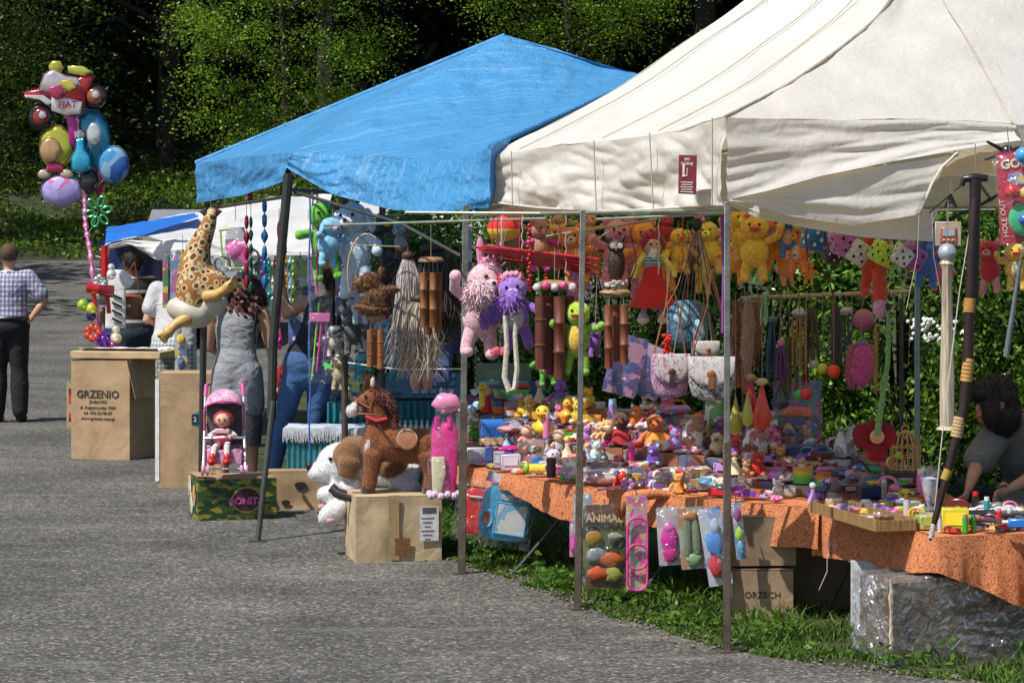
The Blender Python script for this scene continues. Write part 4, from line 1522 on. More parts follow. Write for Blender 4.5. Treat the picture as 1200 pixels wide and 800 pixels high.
def curls(m, c, r, n=120, cr=.03, seed=1, low=0.0):
 rr = random.Random(seed)
 for _ in range(n):
  q = Vector((rr.gauss(0, 1), rr.gauss(0, 1), rr.gauss(0, 1))).normalized()
  p = c + Vector((q.x * r[0], q.y * r[1], q.z * r[2] - low * rr.random() * (1 if q.z < .2 else 0))) * rr.uniform(.7, 1.05)
  a = rr.random() * 6
  pts = [p + Vector((math.cos(a + k * 1.3) * cr * .5, math.sin(a + k * 1.3) * cr * .5, -k * cr * .55)) for k in range(5)]
  m.tube(pts, [cr * .35, cr * .4, cr * .4, cr * .3, cr * .1], 5)
P = basic(1.70)
P.update({'shr': (.19, 0, 1.39), 'elr': (.35, .0, 1.17), 'wrr': (.20, -.03, .97), 'hdr': (-.8, .1, -.5), 'shl': (-.19, 0, 1.39), 'ell': (-.30, 0, 1.13), 'wrl': (-.24, .12, .95), 'bw': 1.12})
t, V = person('man seen from behind in a blue and white plaid shirt, hand on hip', G(10, 495) + Vector((0, 0, 0)), 0, P, {})
garment(top_fn(V, .02, .75, 1.12, .02), 'shirt', plaid((.50, .50, .62), (.20, .20, .42), (.03, .03, .13)), t)
garment(legs_fn(V, .022, 1, 1.1, .01), 'trousers', wrinkly((.010, .010, .014)), t)
shoes(V, t, plain(BLACK, .4))
m = MB()
m.ell(V['head'] + Vector((0, -.015, .025)), (.086, .098, .10), n=18, k=12, lump=.06)
m.fur(16000, .012)
m.ob('hair', plain((.10, .055, .035), .8, .2, 80), t)
m = MB()
m.tube([V['neck'] + Vector((-.07, -.02, -.01)), V['neck'] + Vector((0, -.075, -.0)), V['neck'] + Vector((.07, -.02, -.01))], .022, 8)
m.ob('collar', plain((.6, .6, .68), .8), t)
m = MB()
m.tube([V['pelvis'] + Vector((math.cos(a) * .2, math.sin(a) * .15, .075)) for a in [k * PI / 10 for k in range(21)]], .018, 6)
m.ob('belt', plain(BLACK, .4), t)
P = basic(1.66)
P.update({'elr': (.26, .18, 1.16), 'wrr': (.05, .30, 1.2), 'ell': (-.28, .05, 1.12), 'wrl': (-.2, .2, 1.0)})
q = W(156, 250, 24.4)
t, V = person('shopper in a black and white top carrying a brown shoulder bag behind the balloon pole', Vector((q.x, q.y, 0)), R(35), P, {'skin': SKD})
def stripe(cs, per, ax=2):
 m, nt, b = nodes('striped')
 tc = N(nt, 'ShaderNodeTexCoord')
 sx = N(nt, 'ShaderNodeSeparateXYZ')
 L(nt, tc.outputs['Object'], sx.inputs[0])
 ml = N(nt, 'ShaderNodeMath', operation='MULTIPLY')
 ml.inputs[1].default_value = per
 L(nt, sx.outputs[ax], ml.inputs[0])
 fr_ = N(nt, 'ShaderNodeMath', operation='FRACT')
 L(nt, ml.outputs[0], fr_.inputs[0])
 k = len(cs)
 r = ramp(nt, fr_.outputs[0], [(i / k, c) for i, c in enumerate(cs)], 'CONSTANT')
 L(nt, r.outputs[0], b.inputs['Base Color'])
 b.inputs['Roughness'].default_value = .8
 return m
garment(top_fn(V, .02, .7, 1.05, .02), 'shirt', stripe([(.02, .02, .022), (.02, .02, .022), (.02, .02, .022), (.5, .5, .5), (.02, .02, .022)], 7.5), t)
garment(legs_fn(V, .02), 'trousers', wrinkly((.015, .03, .045)), t)
shoes(V, t, plain(BLACK, .4))
m = MB()
m.ell(V['head'] + Vector((0, -.015, .02)), (.09, .10, .11), lump=.1)
m.fur(9000, .02)
m.ob('hair', plain((.02, .013, .01), .7), t)
q = W(150, 357, 24.05)
bt = thing('shoulder_bag', 'brown leather shoulder bag hanging at the shopper in the black and white top', 'bag', q)
m = MB()
m.box((0, 0, 0), (.26, .09, .2), (0, R(8), 0), bev=.03)
m.ob('bag_body', plain((.22, .07, .03), .35, .2, 8, .3, 20), bt)
m = MB()
m.tube([(-.11, 0, .08), (-.02, 0, .26), (.06, .02, .38)], .012, 6, flat=.4)
m.tube([(.11, 0, .08), (.08, 0, .25), (.06, .02, .38)], .012, 6, flat=.4)
m.ob('strap', plain((.3, .1, .04), .4), bt)
m = MB()
m.box((0, -.05, -.01), (.07, .01, .03), bev=.004)
m.ob('buckle', plain((.6, .55, .45), .3, metal=.8), bt)
P = basic(1.60, .12)
P.update({'head': (.05, .30, 1.50), 'neck': (.04, .17, 1.38), 'ell': (-.24, .02, 1.10), 'wrl': (-.07, .20, 1.04), 'shl': (-.17, .1, 1.35), 'elr': (.24, .12, 1.1), 'wrr': (.14, .3, 1.1)})
q = W(203, 250, 22.6)
t, V = person('shopper in a pale grey t-shirt and checked shorts bending over the stall', Vector((q.x, q.y, 0)), R(-10), P, {})
garment(top_fn(V, .024, .6, 1.08, .04), 'shirt', wrinkly((.46, .46, .47), .9, 12), t)
garment(legs_fn(V, .02, .5, 1.05), 'shorts', plaid((.5, .55, .55), (.35, .4, .42), (.12, .14, .2), 1.2), t)
shoes(V, t, plain((.3, .3, .3), .6))
m = MB()
m.ell(V['head'] + Vector((0, -.01, .02)), (.092, .104, .11), lump=.1)
m.fur(9000, .02)
m.ob('hair', plain((.04, .025, .015), .7), t)
P = basic(1.58, .06)
P.update({'head': (.04, .12, 1.44), 'neck': (.02, .08, 1.33), 'chest': (.0, .04, 1.16), 'shl': (-.16, .05, 1.29), 'shr': (.18, .05, 1.29), 'elr': (.25, .03, 1.02), 'wrr': (.25, .14, .80), 'ell': (-.21, .12, 1.04), 'wrl': (-.08, .28, .98), 'bw': .92})
q = W(277, 250, 19.1)
t, V = person('woman in a sleeveless grey dress with curly auburn hair seen from behind', Vector((q.x, q.y, 0)), 0, P, {})
def dress(m):
 top_fn(V, .012, 0, .93, .06, False)(m)
 limb(m, [V['pelvis'] + Vector((-.05, 0, .0)), V['pelvis'] + Vector((-.06, .01, -.22))], [.13, .135], 16)
 limb(m, [V['pelvis'] + Vector((.06, 0, .0)), V['pelvis'] + Vector((.07, .01, -.22))], [.13, .135], 16)
garment(dress, 'dress', wrinkly((.25, .26, .28), 1.0, 14), t)
m = MB()
m.lathe([(.175, .62), (.185, .5), (.175, .36), (.16, .36)], (0, .01, 0), 22)
m.v = [(x, y * .72, z) for x, y, z in m.v]
m.ob('underskirt', plain((.10, .10, .10), .8, .1, 20, .4, 40), t)
m = MB()
m.tube([V['shr'] + Vector((-.03, -.09, .02)), V['chest'] + Vector((.13, -.10, -.02)), V['waist'] + Vector((.14, -.09, .08))], .02, 6, flat=.4)
m.ob('side_panel', plain(BLACK, .8), t)
m = MB()
curls(m, V['head'] + Vector((0, -.02, .0)), (.15, .14, .15), 230, .045, 3, .10)
m.ell(V['head'] + Vector((0, -.01, .01)), (.12, .125, .13))
m.ob('hair', plain((.075, .018, .012), .6, .4, 30, 0, 80, 0, 0, .2), t)
shoes(V, t, plain((.1, .08, .07), .6))
P = basic(1.62, .1, .12)
P.update({'head': (.20, .14, 1.55), 'neck': (.17, .08, 1.42), 'chest': (.13, .05, 1.24), 'waist': (.06, .02, 1.08), 'pelvis': (-.01, 0, .95),
  'shl': (-.02, .08, 1.37), 'shr': (.30, .05, 1.36), 'ell': (-.16, .13, 1.28), 'wrl': (-.18, .14, 1.46), 'hdl': (0, 0, 1), 'elr': (.46, .16, 1.24), 'wrr': (.5, .34, 1.06),
  'knl': (-.17, .0, .52), 'anl': (-.25, -.02, .09), 'knr': (.06, .02, .5), 'anr': (.07, .05, .085), 'bw': .98})
q = W(360, 250, 18.98)
t, V = person('woman in blue jeans and black strappy top reaching over the fringed table', Vector((q.x, q.y, 0)), 0, P, {})
garment(top_fn(V, .012, 0, .98, .02, False), 'tank_top', wrinkly((.012, .012, .02)), t)
garment(legs_fn(V, .002, 1, .93), 'jeans', wrinkly((.04, .10, .24), .8, 12), t)
shoes(V, t, plain((.4, .4, .4), .6))
m = MB()
m.ell(V['head'] + Vector((0, -.02, .01)), (.095, .11, .12), lump=.1)
m.tube([V['head'] + Vector((0, -.09, 0)), V['head'] + Vector((.0, -.13, -.12)), V['head'] + Vector((0, -.12, -.26))], [.05, .05, .015], 8)
m.fur(8000, .03)
m.ob('hair', plain((.05, .02, .012), .6), t)
m = MB()
m.ell(V['head'] + Vector((-.03, -.05, .085)), (.075, .08, .05))
m.ob('headscarf', plain((.65, .16, .06), .7), t)
for s_ in (-1, 1):
 m = MB()
 m.tube([V['chest'] + Vector((s_ * .05, -.10, .05)), V['neck'] + Vector((s_ * .09, -.045, -.04)), V['neck'] + Vector((s_ * .09, .05, -.05))], .006, 5)
 m.ob('strap', plain(BLACK, .7), t)
P = basic(1.6)
P.update({'head': (-.14, -.28, 1.02), 'neck': (-.02, -.20, .95), 'chest': (.10, -.10, .78), 'waist': (.17, .0, .60), 'pelvis': (.16, .08, .47), 'shl': (-.08, -.17, .86), 'shr': (.22, -.28, .85),
  'ell': (-.22, -.34, .72), 'wrl': (-.30, -.52, .60), 'elr': (.1, -.45, .68), 'wrr': (-.10, -.58, .60), 'hpl': (.08, .0, .45), 'hpr': (.24, .0, .45), 'knl': (-.05, -.34, .42), 'knr': (.16, -.40, .42),
  'anl': (-.04, -.32, .085), 'anr': (.16, -.36, .085), 'ft': (0, -1, 0), 'face': (-.75, -.5, -.2), 'bw': 1.1})
q = W(1182, 250, 14.25)
t, V = person('seller with dark hair in a grey olive shirt sitting bent over her goods', Vector((q.x, q.y, 0)), 0, P, {'skin': SK})
garment(top_fn(V, .03, .95, 1.15, .02, False), 'shirt', wrinkly((.17, .175, .155), .9, 9), t)
garment(legs_fn(V, .03, 1, 1.1), 'trousers', wrinkly((.2, .2, .19)), t)
m = MB()
m.ell(V['head'] + Vector((.035, .025, .035)), (.105, .11, .115), lump=.12)
m.ell(V['head'] + Vector((.06, .03, -.07)), (.10, .10, .12), lump=.12)
m.ell(V['head'] + Vector((-.045, -.045, .055)), (.075, .075, .07), lump=.12)
m.ell(V['head'] + Vector((-.02, -.085, -.02)), (.05, .035, .11), lump=.12)
m.fur(9000, .018)
m.ob('hair', plain((.012, .008, .007), .6), t)
shoes(V, t, plain(BLACK, .4))
st = thing('stool', 'folding stool that the bent seller sits on', 'stool', Vector((q.x + .16, q.y + .06, 0)))
m = MB()
m.box((0, 0, .33), (.36, .32, .03), bev=.01)
m.ob('seat', plain((.05, .06, .1), .8), st)
for s_ in (-1, 1):
 m = MB()
 m.tube([(-.15, s_ * .13, .01), (.15, s_ * .13, .32)], .011, 6)
 m.ob('leg', POSTB, st)
 m = MB()
 m.tube([(.15, s_ * .15, .01), (-.15, s_ * .15, .32)], .011, 6)
 m.ob('leg', POSTB, st)
# ------------------------------------------------------------------ toys
def dl(px):
 return 6.734 / ((px - 600) / F + .4653)
V3 = Vector
EYE = plain((.01, .01, .01), .1)
def cord(t, z0, ln, r=.0022, mat=None, x=0, name='cord'):
 m = MB()
 m.tube([(x, 0, z0), (x, 0, z0 + ln)], r, 5)
 return m.ob(name, mat or plain((.25, .2, .15), .8), t)
def plushie(label, px, py, d, hp, c, rz=0.0, ears='round', ec=None, snout='muzzle', sc_=None, belly=None, hair=None, lc=None, cordl=8, name='plush_toy', cat='plush toy', ry=0.0, arm=0.0, group='plush toys hanging in the stall', clothes=None, tail=None, sit=False, long=1.0, fat=1.0, loc_=None):
 H = S(hp, d)
 if not sit:
  ry = ry or rnd.uniform(-.16, .16)
  rz += rnd.uniform(-.3, .3)
  arm = arm or rnd.uniform(0, 1)
  fat *= rnd.uniform(.92, 1.12)
 t = thing(name, label, cat, loc_ if loc_ is not None else W(px, py, d), rz, group, ry=ry)
 M_, M2 = plush(c), plush(lc or c)
 fd = 2200 / max(H * H, .004) * .16
 m = MB()
 m.ell((0, 0, -.10 * H), (.185 * H * fat, .15 * H * fat, .22 * H * long), n=16, k=12, lump=.06)
 m.fur(fd, H * .035)
 b = m.ob('body', M_, t)
 m = MB()
 m.ell((0, -.03 * H, .25 * H), (.185 * H * fat, .165 * H, .175 * H), n=16, k=12, lump=.05)
 m.fur(fd, H * .03)
 hd = m.ob('head', M_, t)
 for s_ in (-1, 1):
  e = MB()
  e.ell((s_ * .07 * H, -.185 * H, .29 * H), .021 * H, n=8, k=6)
  e.ob('eye', EYE, hd)
 if snout == 'muzzle':
  e = MB()
  e.ell((0, -.19 * H, .21 * H), (.085 * H, .06 * H, .06 * H), n=10, k=8)
  e.ell((0, -.245 * H, .23 * H), (.024 * H, .018 * H, .018 * H), n=8, k=6, m=1)
  e.ob('snout', [plush(sc_ or dk(c, 1.5)), EYE], hd)
 elif snout == 'beak':
  e = MB()
  e.ell((0, -.22 * H, .235 * H), (.085 * H, .08 * H, .028 * H), (R(-12), 0, 0), n=10, k=8)
  e.ell((0, -.20 * H, .195 * H), (.06 * H, .06 * H, .022 * H), (R(14), 0, 0), n=10, k=8)
  e.ob('beak', plush(sc_ or ORANGE), hd)
 elif snout == 'trunk':
  e = MB()
  e.tube([(0, -.16 * H, .23 * H), (0, -.27 * H, .16 * H), (0, -.29 * H, .03 * H), (0, -.24 * H, -.04 * H)], [.06 * H, .05 * H, .04 * H, .034 * H], 8)
  e.ob('trunk', M_, hd)
 for s_ in (-1, 1):
  e = MB()
  if ears == 'round':
   e.ell((s_ * .15 * H, 0, .39 * H), (.07 * H, .03 * H, .07 * H), n=10, k=7)
  elif ears == 'cat':
   e.prism([(-.05 * H, 0), (.05 * H, 0), (0, .11 * H)], .03 * H, (s_ * .11 * H, 0, .37 * H), (0, R(12 * s_), 0), puff=.01 * H)
  elif ears == 'long':
   e.ell((s_ * .09 * H, 0, .52 * H), (.045 * H, .025 * H, .16 * H), (0, R(10 * s_), 0), n=10, k=8)
  elif ears == 'flop':
   e.ell((s_ * .20 * H, -.02 * H, .22 * H), (.05 * H, .07 * H, .14 * H), (0, R(-12 * s_), 0), n=10, k=8)
  elif ears == 'fan':
   e.ell((s_ * .24 * H, .02 * H, .28 * H), (.12 * H, .03 * H, .13 * H), n=12, k=8)
  else:
   continue
  e.ob('ear', plush(ec or c), hd)
 if belly:
  e = MB()
  e.ell((0, -.09 * H, -.10 * H), (.12 * H, .075 * H, .16 * H * long), n=12, k=8)
  e.ob('belly', plush(belly), b)
 if hair:
  e = MB()
  for k in range(12):
   a = rnd.uniform(-1, 1)
   e.ell((a * .11 * H, rnd.uniform(-.09, .03) * H, (.40 + rnd.uniform(-.02, .05)) * H), .045 * H, n=7, k=5)
  e.fur(fd, H * .07)
  e.ob('hair', plush(hair), hd)
 for s_ in (-1, 1):
  e = MB()
  a = arm
  p0 = V3((s_ * .15 * H, 0, .04 * H))
  p1 = p0 + V3((s_ * (.13 + .06 * a), -.05, -.09 + .2 * a)) * H
  p2 = p1 + V3((s_ * .03, -.07, -.08 + .22 * a)) * H
  e.tube([p0, p1, p2], [.06 * H, .058 * H, .055 * H], 9)
  e.ell(p2, .062 * H, n=9, k=7)
  e.ob('arm', M2, t)
  e = MB()
  p0 = V3((s_ * .09 * H, 0, -.24 * H * long))
  if sit:
   p1, p2 = p0 + V3((s_ * .05, -.12, -.03)) * H, p0 + V3((s_ * .08, -.24, -.03)) * H
  else:
   p1, p2 = p0 + V3((s_ * .03, -.02, -.13 * long)) * H, p0 + V3((s_ * .04, -.02, -.23 * long)) * H
  e.tube([p0, p1, p2], [.075 * H, .07 * H, .062 * H], 9)
  e.ell(p2 + V3((0, -.03, 0)) * H, (.065 * H, .085 * H, .055 * H), n=9, k=7)
  e.ob('leg', M2, t)
 if clothes:
  e = MB()
  e.lathe([(.14 * H, .06 * H), (.19 * H, -.02 * H), (.215 * H, -.14 * H), (.25 * H, -.26 * H), (.2 * H, -.25 * H)], n=14)
  e.ob('outfit', cloth(clothes), t)
 if tail:
  e = MB()
  e.tube([(.05 * H, .1 * H, -.2 * H), (.16 * H, .15 * H, -.35 * H), (.14 * H, .12 * H, -.6 * H), (.12 * H, .1 * H, -.72 * H)], [.05 * H, .055 * H, .055 * H, .04 * H], 8)
  e.fur(fd, H * .04)
  e.ob('tail', plush(tail), t)
 if cordl and not sit:
  cord(t, .42 * H, S(cordl, d))
 return t
def dice(label, px, py, d, sp, c, dots=(.01, .01, .012), r=(0, 0, 0), cordl=10):
 s_ = S(sp, d)
 t = thing('plush_dice', label, 'plush dice', W(px, py, d), r[2], 'plush dice on strings under the canvas', rx=r[0], ry=r[1])
 m = MB()
 m.box((0, 0, 0), (s_, s_, s_), bev=s_ * .12)
 m.ob('cube_body', plush(c), t, angle=60)
 m = MB()
 q = s_ * .25
 for (x, z) in ((-q, -q), (q, q), (q, -q), (-q, q), (0, 0)):
  m.ell((x, -s_ * .5, z), (s_ * .075, s_ * .02, s_ * .075), n=8, k=5)
 for (x, y) in ((-q, 0), (q, 0), (0, q), (0, -q)):
  m.ell((s_ * .5, x, y), (s_ * .02, s_ * .075, s_ * .075), n=8, k=5)
  m.ell((-s_ * .5, x, y), (s_ * .02, s_ * .075, s_ * .075), n=8, k=5)
 for (x, y) in ((-q, -q), (q, q), (0, 0)):
  m.ell((x, y, s_ * .5), (s_ * .075, s_ * .075, s_ * .02), n=8, k=5)
 m.ob('dots', plain(dots, .7), t)
 m = MB()
 up_ = Euler((r[0], r[1], r[2])).to_matrix().inverted() @ V3((0, 0, 1))
 m.tube([up_ * s_ * .4, up_ * (s_ * .6 + S(cordl, d))], .0022, 4)
 m.ob('cord', plain((.4, .35, .3), .8), t)
 return t
def chime(label, px, ytop, ybot, d, ntube, tr, wtop, col, top='disc', cordl=14, spread=None, seed=0):
 """bamboo wind chime; root at the top plate"""
 t = thing('wind_chime', label, 'wind chime', W(px, ytop, d), 0, 'bamboo wind chimes')
 ln = S(ybot - ytop, d)
 wt, r = S(wtop, d), S(tr, d) / 2
 m = MB()
 if top == 'disc':
  m.lathe([(.001, .02), (wt * .4, .018), (wt * .5, .004), (wt * .5, -.008), (.001, -.01)], n=18)
 else:
  m.ell((0, 0, 0), (wt * .5, wt * .25, S(5, d)), n=14, k=8, lump=.3)
 m.ob('top_plate', wood((.32, .19, .09)), t)
 rr = random.Random(seed + px)
 for k in range(ntube):
  m = MB()
  a = (k + .5) / ntube * 2 - 1
  x = a * (spread and S(spread, d) / 2 or wt * .38)
  y = (.5 if k % 2 else -.5) * wt * .4
  zt = -S(14, d)
  L_ = ln * rr.uniform(.82, 1.0)
  zs = [zt - (L_ - abs(zt)) * q for q in (0, .3, .31, .33, .34, .65, .66, .68, .69, 1)]
  rs = [r, r, r * 1.13, r * 1.13, r, r, r * 1.13, r * 1.13, r, r]
  m.tube([(x, y, z) for z in zs], rs, 10)
  m.ob('bamboo_tube', wood(col), t)
  m = MB()
  m.tube([(x, y, zt - .01), (x * .8, y * .8, 0)], .0018, 4)
  m.ob('string', plain((.3, .25, .2), .8), t)
 cord(t, .01, S(cordl, d))
 return t
def rpoly(w_, h_, r, n=4):
 P = []
 for cx, cz, a0 in ((w_ / 2 - r, h_ / 2 - r, 0), (-w_ / 2 + r, h_ / 2 - r, 90), (-w_ / 2 + r, -h_ / 2 + r, 180), (w_ / 2 - r, -h_ / 2 + r, 270)):
  for k in range(n + 1):
   a = R(a0 + 90 * k / n)
   P.append((cx + r * math.cos(a), cz + r * math.sin(a)))
 return P
def pack(label, px, py, d, wp, hp, cols, items=None, rz=0.0, ry=0.0, name='toy_pack', cat='toy packet', group='toy packets hanging from the table edge', header=None, rx=0.0, scale=26, puff=.02):
 w_, h_ = S(wp, d), S(hp, d)
 t = thing(name, label, cat, W(px, py, d), rz, group, rx=rx, ry=ry)
 m = MB()
 m.prism(rpoly(w_, h_, min(w_, h_) * .08), .003)
 m.ob('backing_card', prints(tuple(cols), scale, .35), t)
 if header:
  m = MB()
  m.box((0, -.004, h_ * .42), (w_ * .96, .003, h_ * .13))
  m.ob('header_card', plain(header, .4), t)
 if items:
  for k, (x, z, rx_, rz_, c) in enumerate(items):
   m = MB()
   m.ell((x * w_, -.014, z * h_), (rx_ * w_, .012, rz_ * h_), n=12, k=8, lump=.35)
   m.ob('toy', plastic(c), t)
 m = MB()
 nx_, ny_ = 10, 14
 def f(u, v):
  k = max(0, min(1, 6 * min(u, 1 - u))) * max(0, min(1, 6 * min(v, 1 - v)))
  p = V3(((u - .5) * w_ * 1.03, -.006 - (puff + .012 * noise.noise(V3((u * 4 + px, v * 6, 1)))) * k, (v - .5) * h_ * 1.03))
  return p
 m.grid(f, nx_, ny_)
 m.ob('clear_film', film(), t)
 m = MB()
 m.tube([(0, 0, h_ * .5), (0, .01, h_ * .5 + .03)], .003, 5)
 m.ob('hook', plain(DGREY, .4), t)
 return t
# ---- balloons on the pole by the road
DB = 23.3
bp = thing('balloon_pole', 'pole wound with pink ribbon that carries the foil balloons', 'balloon pole', cb + Vector((0.02, .35, .85)))
o_ = bp.location.copy()
pts = [W(118, 418, 22.6), W(112, 360, 22.7), W(106, 300, 22.9), W(100, 262, 23.1), W(99, 232, 23.3), W(96, 180, DB), W(88, 130, DB)]
m = MB()
cp = curve_pts(pts, 70)
m.tube([p - o_ for p in cp], [.017 + .009 * math.sin(k * 1.7) for k in range(71)], 7)
m.fur(2500, .02)
m.ob('ribbon_pole', foil((.62, .2, .38)), bp)
BG = 'foil balloons on the ribbon pole'
def balloon(label, px, py, parts, d=DB, ry=0, rz=0, name='foil_balloon', cat='balloon'):
 """parts: (name, polygon in photo px relative to centre (x right, y up), material, y offset, puff)"""
 t = thing(name, label, cat, W(px, py, d), rz, BG, ry=ry)
 k = d / F
 for nm, poly, mat, yo, puff in parts:
  m = MB()
  m.prism([(x * k, y * k) for x, y in poly], .004, (0, yo, 0), puff=puff * k * .62)
  if len(poly) > 8:
   cx, cy = sum(p[0] for p in poly) / len(poly), sum(p[1] for p in poly) / len(poly)
   m.tube([((cx + (x - cx) * 1.05) * k, yo, (cy + (y - cy) * 1.05) * k) for x, y in poly + poly[:1]], .008, 4, flat=.4)
  m.ob(nm, mat, t)
 m = MB()
 m.tube([(0, .02, -.05), W(98, 232, DB) - t.location], .002, 4)
 m.ob('string', plain(LGREY, .5), t)
 return t
def circ(r, n=20, cx=0, cy=0, ry_=None, a0=0):
 return [(cx + r * math.cos(a0 + 2 * PI * i / n), cy + (ry_ or r) * math.sin(a0 + 2 * PI * i / n)) for i in range(n)]
f_red, f_wht, f_blk = foil((.5, .03, .04)), foil((.62, .6, .6)), foil((.03, .03, .035))
t = balloon('motorcycle shaped foil balloon in red and white with a rider in white on top', 78, 112, [
 ('wheel', circ(14.5, 24, -30, -25), f_blk, 0, 5), ('rim', circ(9, 20, -30, -25), foil((.3, .06, .05)), -.04, 3), ('hub', circ(4, 12, -27, -23), f_wht, -.065, 1.5),
 ('wheel', circ(13.5, 24, 33, -1), f_blk, 0, 5), ('rim', circ(8.5, 20, 33, -1), foil((.35, .12, .05)), -.04, 3), ('hub', circ(4, 12, 35, 1), f_wht, -.065, 1.5),
 ('fairing', [(-50, 3), (-30, 8), (-8, 2), (10, 18), (25, 25), (32, 22), (26, 8), (20, -12), (16, -22), (-2, -20), (-14, -14), (-24, -8), (-48, -2)], f_red, -.03, 6),
 ('side_panel', [(-16, -2), (6, -4), (20, -8), (18, -22), (0, -24), (-16, -18)], f_wht, -.075, 2),
 ('stripe', [(-48, 0), (-26, 0), (-14, -8), (-20, -12), (-28, -6), (-46, -3)], f_wht, -.07, 1.5),
 ('rider_body', [(-30, 6), (-24, 24), (-14, 30), (0, 22), (14, 20), (18, 12), (4, 6), (-6, -2), (-16, 2)], foil((.6, .5, .52)), -.07, 5),
 ('rider_leg', [(-18, 8), (-2, 12), (0, 2), (-8, -6), (-16, -2)], foil((.45, .04, .12)), -.12, 2),
 ('rider_arm', [(-6, 16), (8, 18), (14, 8), (6, 4), (-2, 8)], foil((.6, .5, .08)), -.12, 2),
 ('helmet', [(-16, 40), (-6, 40), (-2, 32), (-8, 24), (-18, 26), (-20, 34)], foil((.45, .42, .05)), -.05, 4),
 ('windscreen', [(2, 34), (20, 34), (30, 28), (22, 22), (4, 26)], foil((.6, .58, .1)), -.05, 3)])
k_ = DB / F
m = MB()
m.text('FIAT', 11 * k_, (5 * k_, -.17, -12 * k_), (PI / 2, 0, 0), th=.001, bold=.002)
m.ob('lettering', plain((.25, .02, .04), .4), t, smooth=False)
balloon('yellow and peach foil balloon hanging below the motorcycle balloon', 64, 178, [
 ('hood', circ(19, 20, 2, 6, 24), foil((.5, .48, .05)), 0, 8), ('pale_patch', circ(12, 16, -4, 2, 14), foil((.55, .34, .16)), -.06, 5),
 ('red_skirt', [(-8, -12), (8, -12), (13, -24), (-10, -24)], foil((.5, .04, .12)), -.03, 5),
 ('foot', circ(7, 12, -12, -26, 5), foil((.6, .5, .35)), -.03, 3), ('foot', circ(7, 12, 14, -26, 5), foil((.6, .5, .35)), -.03, 3)])
balloon('round lilac foil balloon with pink markings, lowest of the bunch', 72, 223, [('envelope', circ(23, 24, 0, 0, 18), prints([(.35, .28, .6), (.45, .38, .7), (.35, .28, .6), (.5, .15, .3), (.4, .35, .65), (.5, .4, .1)], 11, .2), 0, 12)])
balloon('round blue foil balloon with pale waves, outermost of the bunch', 133, 193, [('envelope', circ(17, 24, 0, 0, 21), prints([(.03, .12, .4), (.05, .25, .5), (.03, .1, .35), (.2, .35, .5), (.3, .04, .06)], 9, .15), 0, 11)])
balloon('long teal blue dolphin shaped foil balloon in the middle of the bunch', 106, 165, [('envelope', [(-20, 28), (-8, 36), (8, 34), (18, 20), (21, 0), (18, -22), (8, -36), (-4, -26), (-12, -8), (-20, 10)], foil((.03, .22, .36)), .06, 9),
 ('white_patch', circ(8, 16, 4, 8, 13), foil((.6, .62, .62)), -.02, 4), ('fin', [(18, 0), (28, -12), (14, -14)], foil((.02, .15, .3)), .05, 2), ('tail_fin', [(6, -32), (16, -48), (2, -44), (-8, -46)], foil((.02, .15, .3)), .05, 2)])
balloon('small bright blue bottle shaped foil balloon', 95, 185, [('envelope', [(-9, -14), (-10, 0), (-5, 10), (-4, 22), (4, 24), (5, 10), (11, 2), (12, -14), (0, -18)], foil((.05, .42, .65)), -.05, 6), ('ball_top', circ(5.5, 14, -1, 26), f_wht, -.05, 4)])
balloon('narrow magenta foil balloon tucked behind the bottle shaped one', 84, 155, [('envelope', [(-8, 24), (4, 26), (7, 4), (6, -18), (-2, -16), (-4, 4)], foil((.42, .02, .25)), -.01, 5)])
balloon('small black glossy foil balloon under the dolphin balloon', 104, 213, [('envelope', circ(10, 18, 0, 0, 14), f_blk, 0, 8)])
balloon('dark red foil balloon peeping out under the blue bunch', 115, 212, [('envelope', circ(7, 16, 0, 0, 17), foil((.25, .02, .06)), .05, 5)])
t = thing('pinwheel', 'green flower shaped balloon ring at the pole top', 'balloon', W(115, 248, 23.0), 0, BG)
for k in range(6):
 m = MB()
 a = k * PI / 3 + .2
 c_ = V3((math.cos(a) * .075, 0, math.sin(a) * .09))
 m.tube([c_ + V3((math.cos(b) * .045 * math.cos(a) - math.sin(b) * .026 * math.sin(a), 0, math.cos(b) * .045 * math.sin(a) + math.sin(b) * .026 * math.cos(a))) for b in [q * PI / 6 for q in range(13)]], .010, 6)
 m.ob('petal', foil((.06, .35, .12)), t)
m = MB()
m.tube([(0, 0, 0), (-.04, 0, -.12), (-.1, .05, -.2)], .006, 5)
m.ob('stem', foil((.06, .35, .12)), t)
IG = 'inflatable toys tied to the balloon pole'
